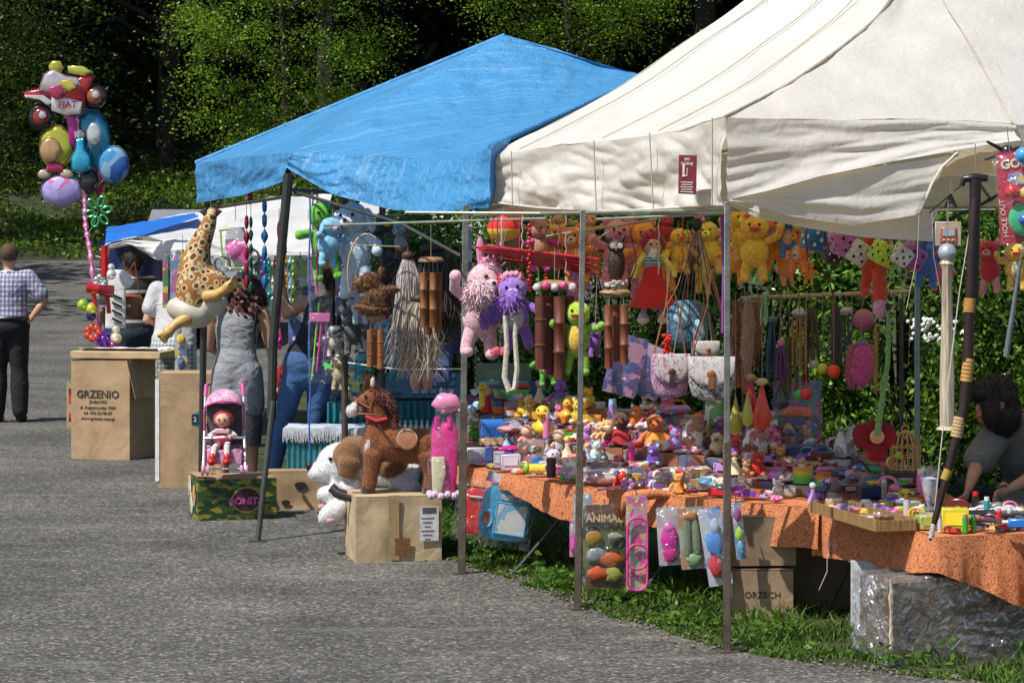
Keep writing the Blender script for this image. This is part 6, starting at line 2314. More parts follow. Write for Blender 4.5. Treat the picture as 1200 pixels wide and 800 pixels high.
for i, (px, c) in enumerate(((487, (.62, .32, .30)), (501, (.62, .28, .26)))):
 t = thing('slipper', ['pink fluffy slipper hanging nearer the purple box', 'pink fluffy slipper hanging nearer the denim bag'][i], 'slipper', W(px, 446, 16.6), 0)
 m = MB()
 m.ell((0, 0, 0), (.035, .03, .06), n=12, k=9)
 m.fur(14000, .01)
 m.ob('upper', plush(c), t)
 m = MB()
 m.ell((.0, .022, 0), (.036, .01, .062), n=12, k=9)
 m.ob('sole', plain(BROWN, .7), t)
 cord(t, .05, .07)
t = thing('denim_bag', 'dark blue denim roll bag hanging by the corner post', 'bag', W(520, 428, 16.4))
m = MB()
m.box((0, 0, 0), (.10, .05, .24), bev=.02)
m.ob('bag_body', cloth((.03, .07, .2)), t)
m = MB()
m.box((0, -.03, .04), (.07, .008, .09), bev=.004)
m.ob('pocket', cloth((.05, .1, .25)), t)
cord(t, .12, .6)
t = thing('shoe_box', 'purple and pink flowered box on the back counter', 'box', W(451, 250, 19.35) - V3((0, 0, CH - tz - .006)))
m = MB()
m.box((0, 0, .05), (.22, .12, .09), bev=.003)
m.ob('box_body', prints([(.2, .05, .25), (.35, .1, .3), (.1, .04, .2), (.4, .3, .4)], 50), t)
m = MB()
m.box((0, 0, .1), (.23, .13, .015), bev=.002)
m.ob('lid', plain((.25, .08, .28), .5), t)
t = thing('clothes_line', 'thin white line stretched across the back counter with slippers on it', 'line', W(470, 433, 16.6))
m = MB()
m.tube([(0, 0, 0), (.38, -.6, .04)], .004, 5)
m.tube([(0, 0, 0), (-.35, .4, .02)], .004, 5)
m.ob('cord_strand', plain(WHITE, .6), t)
t = thing('lemon_charm', 'small yellow lemon charm with green leaves by the denim bag', 'charm', W(506, 413, 16.0))
m = MB()
m.ell((0, 0, 0), (.022, .022, .03))
m.ob('lemon', plastic((.75, .6, .03)), t)
m = MB()
for k in range(8):
 m.tube([(0, 0, .02), (rnd.uniform(-.04, .04), 0, rnd.uniform(.05, .11))], .003, 4)
m.ob('leaves', plain((.3, .4, .05), .6), t)
cord(t, .03, .5)
for a in (('black plush gorilla behind the back rail', 456, 322, 17.2, 62, (.02, .018, .02), 'round'), ('chocolate brown plush bear near the silvery tail', 470, 345, 17.0, 58, (.09, .035, .02), 'round'),
  ('wine red plush devil behind the carved animal chime', 446, 350, 17.3, 56, (.22, .02, .04), 'cat'), ('dark grey plush donkey near the dark inner pole', 412, 385, 17.4, 60, (.07, .07, .08), 'long'),
  ('dusty rose plush cat above the husky', 463, 388, 17.2, 40, (.5, .2, .25), 'cat'), ('ivory plush sheep on the back counter line', 392, 398, 17.8, 40, (.55, .5, .42), 'flop'),
  ('navy plush penguin by the denim bag', 535, 400, 16.8, 46, (.02, .03, .09), 'none'), ('plum plush hippo behind the black tail', 537, 345, 16.9, 50, (.15, .04, .14), 'round'),
  ('teal plush parrot beside the slippers', 463, 425, 17.6, 38, (.03, .25, .28), 'none'), ('copper plush squirrel below the carved chime', 432, 452, 18.2, 34, (.4, .15, .05), 'cat')):
 plushie(a[0], a[1], a[2], a[3], a[4], a[5], rnd.uniform(-.6, .6), a[6], None, 'muzzle', None, None, None, None, 24)
for k, (px, py, w_, h_, c, lb) in enumerate(((331, 448, 16, 44, (.5, .03, .03), 'red'), (345, 400, 14, 60, (.1, .15, .4), 'navy'), (338, 500, 12, 34, (.6, .15, .05), 'orange'), (352, 330, 16, 60, (.3, .4, .1), 'olive'),
           (362, 360, 14, 50, (.5, .2, .35), 'rose'), (400, 340, 14, 60, (.15, .1, .25), 'plum'), (437, 372, 20, 50, (.35, .2, .25), 'mauve'), (425, 382, 16, 44, (.4, .38, .42), 'pearl'), (548, 300, 10, 70, (.25, .3, .35), 'steel blue'))):
 pack(lb + ' printed toy packet hanging inside the blue tent', px, py, 19.6 if px < 380 else 17.5, w_, h_, [c, dk(c, .5), WHITE, dk(c, 1.3)], None, group='printed packets inside the blue tent', scale=22)
# ------------------------------------------------------------------ rocking horse on its box
hx = W(466, 250, 15.62)
zt = .375 + .02
t = thing('rocking_horse', 'brown plush rocking horse with white muzzle and red bridle standing on the box', 'rocking horse', V3((hx.x, hx.y, zt)), 0)
sc0 = 15.62 / F
def Hp(px, py, y=0.0):
 return V3(((px - 466) * sc0, y, CH - (py - HZ) * sc0 - zt))
m = MB()
m.tube([Hp(436, 523), Hp(455, 519), Hp(478, 522), Hp(500, 523)], [.07, .105, .098, .10], 16)
m.ell(Hp(440, 522), (.085, .085, .10))
m.ell(Hp(500, 524), (.085, .095, .10))
m.tube([Hp(443, 515), Hp(443, 495), Hp(440, 472)], [.085, .066, .055], 14)
m.tube([Hp(442, 465), Hp(430, 470), Hp(418, 477)], [.062, .052, .036], 14)
for y in (-.055, .055):
 m.tube([Hp(438, 528, y), Hp(435, 553, y * 1.1), Hp(431, 572, y * 1.2)], [.055, .042, .036], 12)
 m.tube([Hp(500, 530, y), Hp(506, 553, y * 1.1), Hp(503, 574, y * 1.2)], [.062, .042, .035], 12)
blob(m, 'body', plush((.25, .075, .018)), t, .011, 5, furd=26000, furl=.013)
m = MB()
m.tube([Hp(424, 474), Hp(414, 480)], [.042, .036], 12)
m.ell(Hp(413, 481), .038)
m.ell(Hp(433, 524, -.05), (.03, .03, .07), (0, R(8), 0))
blob(m, 'white_patch', plush((.62, .60, .57)), t, .009, 3, furd=26000, furl=.01)
m = MB()
for k in range(26):
 a = k / 25
 p = curve_pts([Hp(436, 456), Hp(449, 462), Hp(457, 478), Hp(458, 500), Hp(454, 512)], 25)[k]
 for q in range(5):
  y = rnd.uniform(-.05, .05)
  m.tube([p + V3((0, y * .3, 0)), p + V3((.02, y, -.01)), p + V3((.02 + rnd.uniform(-.01, .02), y * 1.3, -.07))], [.012, .011, .003], 5)
m.fur(5000, .03)
m.ob('mane', plush((.14, .022, .010)), t)
for y in (-.03, .03):
 m = MB()
 m.ell(Hp(437, 448, y), (.014, .012, .032))
 m.ob('ear', plush((.4, .2, .1) if y > 0 else (.6, .5, .42)), t)
m = MB()
m.ell(Hp(429, 464, -.05), .009, n=8, k=6)
m.ob('eye', EYE, t)
m = MB()
m.tube([Hp(420, 468, -.04), Hp(419, 482, -.045), Hp(424, 488, -.02)], .005, 6)
m.tube([Hp(420, 470, -.045), Hp(434, 477, -.065), Hp(440, 462, -.055), Hp(436, 452, -.04)], .005, 6)
m.tube([Hp(420, 484, -.045), Hp(440, 484, -.072), Hp(447, 500, -.085)], .005, 6)
m.ob('bridle', plain((.2, .04, .02), .5), t)
m = MB()
m.tube([Hp(430, 487, -.05), Hp(442, 492, -.075), Hp(453, 490, -.05)], .022, 8, flat=.6)
m.ob('neck_ribbon', cloth((.4, .02, .03)), t)
m = MB()
m.tube([Hp(440, 490, -.07), Hp(452, 507, -.10), Hp(464, 522, -.105), Hp(478, 520, -.105)], .011, 6, flat=.4)
m.ob('strap', plain((.09, .025, .01), .5), t)
m = MB()
m.lathe([(.001, .0), (.056, 0), (.06, .004), (.056, .012), (.001, .016)], Hp(478, 513, -.098), 22, 0, (R(82), 0, 0))
m.ob('saddle_patch', plain((.33, .14, .07), .6), t)
m = MB()
m.tube([Hp(478, 513, -.105) + V3((.058 * math.cos(a), 0, .058 * math.sin(a))) for a in [k * PI / 12 for k in range(25)]], .0035, 5)
m.ob('saddle_rim', plain((.6, .5, .4), .6), t)
for px, y in ((431, -.066), (503, -.066), (431, .066), (503, .066)):
 m = MB()
 m.tube([Hp(px, 570, y), Hp(px, 583, y)], [.038, .045], 12)
 m.ob('hoof', plush((.018, .014, .014)), t)
for y in (-.09, .09):
 m = MB()
 m.tube([Hp(388, 570, y), Hp(395, 577, y), Hp(415, 583, y), Hp(450, 586, y), Hp(490, 586, y), Hp(506, 582, y), Hp(514, 576, y)], [.018, .021, .02, .018, .018, .02, .018], 10)
 m.ob('rocker', plush((.018, .014, .016)), t)
dh = W(440, 250, 15.95)
t = thing('plush_dog', 'large white plush dog with brown ears lying behind the rocking horse, paw dangling', 'plush toy', V3((dh.x, dh.y, zt)), 0)
sd0 = 15.95 / F
def Dp(px, py, y=0.0):
 return V3(((px - 440) * sd0, y, CH - (py - HZ) * sd0 - zt))
m = MB()
m.tube([Dp(425, 552), Dp(455, 553), Dp(490, 560)], [.10, .125, .11], 16)
m.ell(Dp(400, 545, -.02), (.15, .14, .14))
m.ell(Dp(378, 552, -.06), (.085, .09, .065))
m.tube([Dp(420, 565, -.08), Dp(400, 575, -.14), Dp(388, 570, -.16)], [.06, .052, .055], 12)
m.tube([Dp(402, 570, -.05), Dp(398, 590, -.2), Dp(394, 602, -.24)], [.05, .05, .05], 12)
m.ell(Dp(393, 595, -.25), (.10, .06, .062), (0, R(-35), 0))
m.ell(Dp(386, 575, -.18), (.065, .06, .05))
m.ell(Dp(480, 568, -.16), (.075, .08, .055))
m.tube([Dp(462, 560, -.05), Dp(478, 568, -.14)], [.06, .06], 12)
blob(m, 'body', plush((.66, .65, .66)), t, .013, 5, furd=20000, furl=.009)
m = MB()
m.ell(Dp(408, 536, -.11), (.095, .05, .12), (0, R(14), R(10)))
m.ell(Dp(416, 530, .04), (.12, .12, .10))
m.tube([Dp(405, 522, -.08), Dp(412, 540, -.15), Dp(408, 556, -.16)], [.06, .075, .05], 10, flat=.5)
blob(m, 'brown_ear', plush((.24, .12, .045)), t, .012, 4, furd=20000, furl=.009)
m = MB()
m.ell(Dp(458, 545, -.04), (.12, .11, .10))
blob(m, 'brown_back_patch', plush((.24, .12, .045)), t, .012, 3, furd=20000, furl=.01)
m = MB()
m.ell(Dp(364, 545, -.08), (.022, .025, .03))
m.ob('nose', plain(BLACK, .3), t)
m = MB()
m.ell(Dp(389, 535, -.145), .012, n=8, k=6)
m.ob('eye', EYE, t)
for q in ((380, 588, -.235), (391, 603, -.30)):
 m = MB()
 m.ell(Dp(*q), (.02, .01, .014))
 m.ob('paw_pad', plush((.6, .3, .3)), t)
t = thing('toy_pack', 'tall clear bag with a hot pink toy guitar leaning by the horse tail', 'toy packet', W(521, 584, 15.2), 0, rx=0)
k1 = 15.2 / F
m = MB()
m.prism([(x * k1, z * k1) for x, z in [(-13, 4), (-16, 40), (-15, 80), (-12, 88), (12, 90), (16, 76), (15, 30), (11, 4)]], .03, m=0, puff=.015)
m.ob('toy_body', plastic((.68, .02, .25)), t)
m = MB()
m.prism([(x * k1, z * k1) for x, z in [(-14, 6), (-15, 50), (0, 50), (2, 30), (-4, 8)]], .012, (0, -.045, 0), m=0, puff=.006)
m.ob('cream_panel', plastic((.6, .56, .38)), t)
for x in (-9, 6):
 m = MB()
 m.tube([(x * k1, -.02, 84 * k1), (x * k1, -.02, 96 * k1)], .016, 8)
 m.ob('peg', plastic((.7, .02, .28)), t)
m = MB()
m.ell((2 * k1, 0, 112 * k1), (.08, .04, .055), lump=.2)
m.ob('pink_cap', plastic((.7, .25, .45)), t)
m = MB()
m.grid(lambda u, v: V3(((math.cos(u * 6.283) * (.10 - .075 * v ** 3) + .01 * v), math.sin(u * 6.283) * (.07 - .05 * v ** 2), v * .60)) * (1 + .12 * noise.noise(V3((u * 9, v * 8, 0)))), 26, 26)
m.ob('clear_film', film(), t, angle=80)
m = MB()
for k in range(14):
 a = k * .45
 m.ell((math.cos(a) * .085, math.sin(a) * .05 - .02, .02 + .01 * (k % 2)), .022, n=7, k=5)
m.ob('white_pompoms', plush((.6, .45, .55)), t)
sb = W(263, 250, 17.62)
st_z = .297
t = thing('toy_pushchair', 'pink and silver toy pushchair with spotted hood on the green fruit carton', 'toy pushchair', V3((sb.x, sb.y, st_z)), R(6))
FRM = plain((.62, .58, .62), .3, metal=.4)
PKF = prints([(.62, .28, .42), (.66, .42, .52), (.62, .3, .45), (.4, .1, .25)], 40, .8)
for s_ in (-1, 1):
 m = MB()
 m.tube([(s_ * .135, -.16, .04), (s_ * .13, .0, .28), (s_ * .125, .10, .50)], .009, 8)
 m.ob('frame', FRM, t)
 m = MB()
 m.tube([(s_ * .12, .14, .04), (s_ * .13, .0, .28), (s_ * .13, -.05, .42)], .009, 8)
 m.ob('frame', plastic((.62, .12, .35)), t)
 m = MB()
 m.tube([(s_ * .125, .10, .50), (s_ * .12, .13, .57), (s_ * .10, .17, .575)], .013, 8)
 m.ob('handle', plastic((.6, .1, .32)), t)
 for y in (-.17, .14):
  m = MB()
  for dx in (-.016, .016):
   m.lathe([(.008, -.008), (.034, -.008), (.034, .008), (.008, .008)], (s_ * .125 + dx, y, .036), 16, 0, (0, PI / 2, 0))
  m.ob('wheel', plastic((.62, .3, .45)), t)
m = MB()
def hood(u, v):
 a = u * PI
 b_ = v * PI * .5
 return V3((-.13 * math.cos(a), .06 - .17 * math.cos(b_) * math.sin(a) ** .5, .42 + .13 * math.sin(a) * (.45 + .55 * math.sin(b_))))
m.grid(hood, 18, 10)
m.ob('hood', PKF, t)
m = MB()
m.tube([hood(k / 16, 0) for k in range(17)], .007, 6)
m.ob('hood_rim', plastic((.6, .1, .32)), t)
m = MB()
m.grid(lambda u, v: V3(((u - .5) * .23, .06 - .04 * v - .03 * math.sin(u * PI), .16 + .30 * v)), 8, 8)
m.ob('seat_back', plain((.10, .09, .1), .8), t)
m = MB()
m.box((0, -.04, .165), (.23, .2, .012), (R(8), 0, 0), bev=.004)
m.box((0, -.15, .12), (.22, .01, .09), bev=.003)
m.ob('seat', PKF, t)
m = MB()
m.tube([(-.13, -.10, .24), (0, -.16, .25), (.13, -.10, .24)], .009, 6)
m.tube([(-.125, -.165, .045), (.125, -.165, .045)], .006, 6)
m.ob('crossbar', FRM, t)
db = V3((sb.x, sb.y - .06, st_z + .18))
t = thing('rag_doll', 'rag doll in red and white sitting in the pink toy pushchair', 'doll', db, R(-4))
m = MB()
m.ell((0, 0, .06), (.06, .05, .075))
m.ob('dress', cloth((.45, .02, .06)), t)
m = MB()
m.ell((0, -.02, .175), (.052, .048, .05), n=16, k=12)
hd = m.ob('head', plain((.62, .35, .25), .7), t)
m = MB()
m.ell((0, .005, .185), (.068, .055, .062), lump=.15)
m.fur(9000, .014)
m.ob('hair', plush((.35, .02, .04)), hd)
for s_ in (-1, 1):
 m = MB()
 m.ell((s_ * .018, -.066, .182), .007, n=8, k=6)
 m.ob('eye', EYE, hd)
m = MB()
m.ell((0, -.068, .158), (.012, .004, .004), n=8, k=5)
m.ob('mouth', plain((.5, .02, .04), .5), hd)
m = MB()
m.box((0, -.045, .105), (.10, .02, .035), bev=.008)
m.ob('bib', cloth((.65, .4, .45)), t)
for s_ in (-1, 1):
 m = MB()
 m.tube([(s_ * .045, 0, .10), (s_ * .085, -.04, .075), (s_ * .05, -.08, .07)], [.018, .016, .016], 8)
 m.ob('arm', cloth((.6, .5, .52)), t)
 m = MB()
 m.tube([(s_ * .03, -.02, .02), (s_ * .04, -.10, .0), (s_ * .048, -.13, -.07)], [.022, .02, .018], 8)
 m.ob('leg', cloth((.62, .58, .58)), t)
 m = MB()
 m.ell((s_ * .05, -.15, -.085), (.028, .045, .026))
 m.ell((s_ * .048, -.135, -.06), (.024, .026, .03))
 m.ob('boot', plastic((.5, .015, .02)), t)
# ------------------------------------------------------------------ hanging row under the cream tent
D1, D2 = 14.7, 13.7
for a in [
 ('grey plush bear at the start of the row beside the red lantern bag', 598, 281, D1, 46, (.22, .2, .18), 0, 'round'),
 ('brown faced plush bear in a magenta jumper', 632, 285, D1, 64, (.40, .18, .12), .3, 'round', None, 'muzzle', None, None, None, (.55, .03, .25)),
 ('yellow plush bear squeezed between the magenta jumper and the tiger', 649, 287, D1 + .1, 56, (.7, .45, .05), -.4, 'round', None, 'muzzle', None, None, None, (.6, .3, .05)),
 ('orange plush tiger behind the cream tent post', 672, 297, D1, 74, (.7, .22, .03), .2, 'round', None, 'muzzle', (.6, .5, .35)),
 ('orange plush fox peeping out past the middle post', 695, 300, D1 + .1, 52, (.72, .33, .06), .2, 'cat'),
 ('round pink plush pig behind the carved owl hoop', 722, 293, D1, 84, (.68, .26, .30), 0, 'round', (.6, .15, .3), 'muzzle', (.65, .1, .3), (.62, .3, .35), None, None),
 ('orange plush giraffe with dark stripes next to the owl hoop', 757, 293, D1, 78, (.75, .30, .04), .3, 'round', None, 'muzzle', None, None, None, None),
 ('pink plush piglet low beside the owl perch', 748, 325, D1 + .1, 46, (.7, .28, .42), 0, 'round'),
 ('yellow plush duck half behind the white straps', 796, 292, D1, 58, (.75, .5, .04), .2, 'none', None, 'beak'),
 ('yellow plush bee with one black band near the bundle of straps', 833, 288, D1, 66, (.70, .52, .06), -.1, 'none', None, 'muzzle', None, None, None, (.6, .45, .1)),
 ('pink plush pig between the bee and the corner post', 846, 290, D1 + .1, 54, (.7, .3, .36), -.3, 'round', None, 'muzzle', (.6, .1, .2)),
 ('yellow plush bear hidden behind the chick with red hair', 868, 272, D2 + .3, 66, (.78, .50, .05), .2, 'round', None, 'muzzle', None, None, None, (.65, .35, .05)),
 ('large yellow plush chick with red pink hair and orange beak', 884, 287, D2, 84, (.80, .50, .05), -.35, 'none', None, 'beak', (.7, .12, .03), (.78, .5, .06), (.62, .06, .10), (.78, .45, .05)),
 ('orange plush lion behind the blue plush bird', 908, 281, D2 + .1, 72, (.75, .28, .03), .2, 'round', (.8, .45, .05), 'muzzle', (.6, .3, .3), None, (.7, .4, .03)),
 ('blue and peach plush bird beside the orange lion', 923, 272, D2, 58, (.05, .20, .42), .1, 'none', None, 'beak', (.6, .35, .25), (.6, .35, .25)),
 ('orange plush tiger cub under the lime dice', 936, 290, D2, 60, (.75, .22, .03), -.3, 'cat', None, 'muzzle', None, (.6, .5, .4)),
 ('small orange plush goldfish dangling low before the hedge', 948, 318, D2 + .1, 30, (.75, .3, .04), .3, 'none', None, 'beak', (.7, .3, .3)),
 ('plush monkey with red orange fur and a long tail', 1025, 303, 13.2, 86, (.55, .05, .015), .3, 'round', (.3, .12, .05), 'muzzle', (.35, .18, .08), None, None, None),
 ('bright blue plush elephant with pink ears', 1086, 303, 13.3, 66, (.05, .16, .50), .1, 'fan', (.6, .3, .42), 'trunk'),
 ('pink plush bear between the elephant and the silver ball club', 1100, 312, 13.5, 56, (.65, .15, .35), .2, 'round'),
 ('red plush bear with pink ears beyond the T handled cane', 1160, 310, 13.3, 66, (.5, .02, .03), -.2, 'round', (.65, .25, .25), 'muzzle', (.65, .3, .3), None, None, (.6, .25, .25)),
 ('yellow plush duckling in blue at the edge of the photo', 1190, 310, 13.0, 60, (.7, .45, .08), -.2, 'none', None, 'beak', ORANGE, (.1, .2, .4)),
 ('red spotted plush ladybird behind the cream bear of the row', 780, 268, D1 + .2, 40, (.5, .03, .06), .2, 'round'),
 ('red plush strawberry toy above the orange giraffe', 742, 268, D1 + .25, 42, (.6, .08, .08), .1, 'none'),
 ('pink plush cat high behind the bundle of straps', 820, 266, D1 + .2, 40, (.6, .25, .3), .3, 'cat'),
 ('coral plush hippo above the violet pony', 603, 262, D1 + .2, 38, (.6, .2, .2), .2, 'round'),
 ('peach plush bunny squeezed beside the middle post', 690, 268, D1 + .3, 44, (.7, .35, .2), -.2, 'long'),
 ('rose plush bear high beside the orange giraffe', 738, 300, D1 + .3, 60, (.65, .2, .25), .1, 'round'),
 ('amber plush lion cub behind the red skirt doll', 778, 310, D1 + .3, 62, (.75, .4, .05), -.3, 'round', None, 'muzzle', None, None, (.6, .2, .02)),
 ('golden plush duck low behind the strap fan', 826, 318, D1 + .3, 52, (.75, .5, .05), .3, 'none', None, 'beak'),
 ('scarlet plush bird high over the chick', 897, 262, D2 + .3, 40, (.6, .05, .04), .1, 'none', None, 'beak', YEL),
 ('orange plush rabbit behind the yellow chick', 862, 300, D2 + .35, 62, (.75, .3, .03), -.1, 'long'),
 ('salmon plush octopus between the lion and the tiger cub', 920, 312, D2 + .35, 44, (.7, .25, .15), .2, 'none'),
 ('tan plush puppy high between the posts', 655, 266, D1 + .25, 36, (.5, .33, .15), .3, 'flop'),
]:
 a = list(a) + [None] * (14 - len(a))
 lb, px, py, d, hp, c, rz, ears, ec, sn, s2, bl, hr_, lc = a
 plushie(lb, px, py, d, hp, c, rz, ears, ec, sn or 'muzzle', s2, bl, hr_, lc, 8, tail=(.62, .06, .02) if 'monkey' in lb else None)
for a in (('lime green plush dice behind the dark strap', 941, 262, 13.6, 17, LIME, BLACK, (.2, .3, .5)), ('teal blue plush dice with white dots', 956, 280, 13.1, 29, (.02, .14, .32), WHITE, (.1, .25, .4)),
  ('magenta plush dice tucked behind the teal one', 972, 272, 13.4, 24, (.5, .05, .25), BLACK, (.2, .6, .3)), ('black plush dice with white dots low in the row', 977, 298, 13.3, 21, (.012, .012, .02), WHITE, (.3, .2, .6)),
  ('orchid pink plush dice with black dots', 989, 282, 12.95, 29, (.55, .16, .45), BLACK, (.15, -.3, .35)), ('white plush dice next to the red orange monkey', 1003, 294, 12.95, 27, (.68, .66, .6), BLACK, (.3, .5, .5)),
  ('bright lime plush dice with black dots on the monkey side', 1035, 297, 12.85, 26, (.45, .65, .05), BLACK, (.35, .35, .6)), ('off white plush dice between the lime and violet ones', 1056, 299, 12.8, 22, (.66, .63, .58), BLACK, (.3, .6, .3)),
  ('violet plush dice nearest the blue elephant', 1068, 301, 13.0, 26, (.38, .08, .42), BLACK, (.2, .45, .4))):
 dice(a[0], a[1], a[2], a[3], a[4], a[5], a[6], a[7], 12)
for k in range(7):
 px = 1040 + k * 9
 t = thing('flag', 'small shiny blue tag in the row pegged under the cream flap' + ('' if k % 2 else ' with a darker fold'), 'tag', W(px, 270, 13.9), rnd.uniform(-.4, .4), 'blue tags pegged under the flap' + str(k % 2))
 m = MB()
 m.prism([(-.018, .02), (.018, .02), (.016, -.045), (-.016, -.04)], .003, puff=.003)
 m.ob('tag_body', foil((.02, .16, .45) if k % 2 else (.02, .10, .34)), t)
 cord(t, .02, .05)
t = thing('cloth_doll', 'cloth doll in a red skirt with white boots and striped top', 'doll', W(765, 325, 14.3), .1)
k1 = 14.3 / F
m = MB()
m.lathe([(.03, .1), (.05, .04), (.055, .0), (.10, -.09), (.13, -.16), (.10, -.155), (.02, -.14)], n=20)
m.v = [(x * (1 + .08 * math.sin(math.atan2(y, x) * 9)), y, z) for x, y, z in m.v]
m.ob('skirt', cloth((.55, .015, .02)), t)
m = MB()
m.ell((0, 0, .08), (.055, .045, .07))
m.ob('top', stripe([(.05, .2, .4), (.55, .5, .1), (.05, .2, .3), (.3, .4, .5)], 30), t)
m = MB()
m.ell((0, -.01, .17), (.05, .045, .05))
hd = m.ob('head', plain((.6, .36, .25), .7), t)
m = MB()
m.ell((0, .01, .19), (.07, .055, .06), lump=.2)
m.fur(8000, .02)
m.ob('hair', plush((.3, .01, .03)), hd)
for s_ in (-1, 1):
 m = MB()
 m.ell((s_ * .018, -.053, .178), .007, n=6, k=5)
 m.ob('eye', EYE, hd)
 m = MB()
 m.tube([(s_ * .04, 0, .12), (s_ * .09, -.02, .06), (s_ * .11, -.03, .0)], [.018, .016, .018], 8)
 m.ob('arm', plush((.7, .6, .1)), t)
 m = MB()
 m.tube([(s_ * .045, 0, -.13), (s_ * .05, 0, -.20)], .017, 8)
 m.ob('leg', cloth((.5, .45, .5)), t)
 m = MB()
 m.ell((s_ * .055, -.02, -.225), (.034, .055, .024))
 m.ell((s_ * .052, 0, -.205), (.026, .03, .025))
 m.ob('boot', plastic((.62, .6, .6)), t)
m = MB()
m.box((-.01, -.075, .13), (.04, .004, .05), (.2, .3, .2))
m.ob('price_card', plain(WHITE, .6), t)
cord(t, .22, .12)
t = chime('bamboo chime hanging from a driftwood perch under the carved owl', 722, 343, 438, 13.3, 3, 10, 36, (.20, .06, .025), 'wood', 22)
t = thing('carved_owl', 'dark carved wooden owl inside a black hoop', 'carved owl', W(722, 309, 13.3))
m = MB()
m.ell((0, 0, 0), (.045, .038, .09), lump=.15)
m.ell((0, -.005, .085), (.042, .036, .036))
for s_ in (-1, 1):
 m.ell((s_ * .032, -.005, .122), (.012, .01, .022), (0, R(25 * s_), 0))
m.ob('owl_body', plain((.045, .018, .010), .5, .6, 60, .8, 70), t)
for s_ in (-1, 1):
 m = MB()
 m.lathe([(.001, .0), (.014, .0), (.014, .004), (.001, .006)], (s_ * .018, -.04, .09), 12, 0, (R(90), 0, 0))
 m.ob('eye_ring', plain((.4, .4, .42), .5), t)
m = MB()
m.ell((0, -.042, .075), (.006, .01, .012))
m.ob('beak', plain((.3, .15, .06), .5), t)
m = MB()
m.tube([(.11 * math.cos(a) - .01, .02, .02 + .14 * math.sin(a)) for a in [-.9 + k * (PI + 1.8) / 24 for k in range(25)]], .004, 6)
m.ob('hoop', plain((.05, .03, .03), .4), t)
m = MB()
for k in range(16):
 m.ell((rnd.uniform(-.05, .05), rnd.uniform(-.03, .0), -.105 + rnd.uniform(-.01, .02)), (.014, .012, .008), n=6, k=4, lump=.5)
m.ob('shell_bits', plain((.5, .45, .38), .6), t)
cord(t, .16, .08)
t = chime('thick four tube bamboo chime with pink beads, hanging before the green parrot', 650, 333, 446, 13.75, 4, 14, 44, (.13, .035, .02), 'wood', 40, 44)
for k in range(5):
 m = MB()
 m.ell((-.09 + .045 * k, -.05, -.015 + .01 * (k % 2)), (.022, .02, .022), lump=.2)
 m.ob('bead', plastic((.6, .08, .2) if k % 2 else (.55, .5, .52)), t)
plushie('pink and white long haired plush pony with a violet bow', 566, 358, 14.2, 118, (.68, .42, .47), .45, 'long', (.7, .25, .4), 'muzzle', (.68, .5, .52), (.30, .14, .5), (.7, .3, .45), (.68, .4, .45), 12, fat=1.1)
plushie('violet plush pony with white tuft beside the pink one', 603, 362, 14.1, 92, (.30, .15, .55), -.3, 'cat', (.7, .3, .5), 'muzzle', (.6, .5, .6), (.6, .55, .65), (.7, .3, .45), (.25, .1, .5), 14, fat=1.0)
t = thing('long_sock_toy', 'long white knitted loop hanging from the violet pony', 'knitted loop', W(599, 392, 13.95))
m = MB()
m.tube([(-.03, 0, .1), (-.022, 0, -.05), (-.034, 0, -.22), (-.01, 0, -.29), (.02, 0, -.28), (.032, 0, -.18), (.02, 0, .0), (.03, 0, .1)], [.014, .012, .015, .017, .016, .014, .012, .012], 8)
m.fur(4000, .006)
m.ob('knitted_loop', plush((.55, .52, .42)), t)
t = thing('bow', 'crushed red pink ribbon bow under the white knitted loop', 'bow', W(586, 412, 14.0))
m = MB()
for s_ in (-1, 1):
 m.ell((s_ * .022, 0, 0), (.028, .012, .022), (0, s_ * .4, 0), lump=.5)
m.ob('ribbon_loops', plush((.6, .1, .15)), t)
cord(t, .02, .3)
plushie('lime green and yellow plush parrot with long legs', 677, 388, 13.75, 84, (.35, .55, .03), -.2, 'none', None, 'beak', (.7, .4, .05), (.65, .42, .05), None, (.20, .42, .04), 20, long=1.2)
plushie('green plush turtle body low behind the thick bamboo chime', 640, 425, 14.0, 52, (.10, .36, .03), .3, 'none', None, 'muzzle', (.6, .55, .3), (.55, .5, .2), None, None, 90)
plushie('violet tufted plush unicorn half behind the middle post', 697, 398, 14.0, 40, (.22, .08, .42), .3, 'cat', None, 'muzzle', (.5, .4, .6), None, (.5, .3, .6), None, 60)
plushie('hot pink plush piglet just above the violet unicorn', 672, 340, 14.2, 46, (.65, .2, .35), .3, 'cat', None, 'muzzle', None, None, (.7, .3, .45), None, 30)
for (px, py, d, c, r_) in ((578, 362, 14.05, (.22, .09, .45), 15), (561, 345, 14.0, (.68, .45, .5), 17), (600, 352, 13.95, (.26, .12, .5), 12)):
 t = [o for o in bpy.data.objects if 'label' in o and ('pink and white long haired' if c[0] > .5 or px == 578 else 'violet plush pony') in o['label']][0]
 m = MB()
 p_ = t.matrix_basis.inverted() @ W(px, py, d)
 m.ell(p_, r_ * d / F, n=14, k=10, lump=.3)
 m.fur(5200, .035, lean=(0, 0, -1.2), w=.3)
 m.ob('mane', plush(c), t)
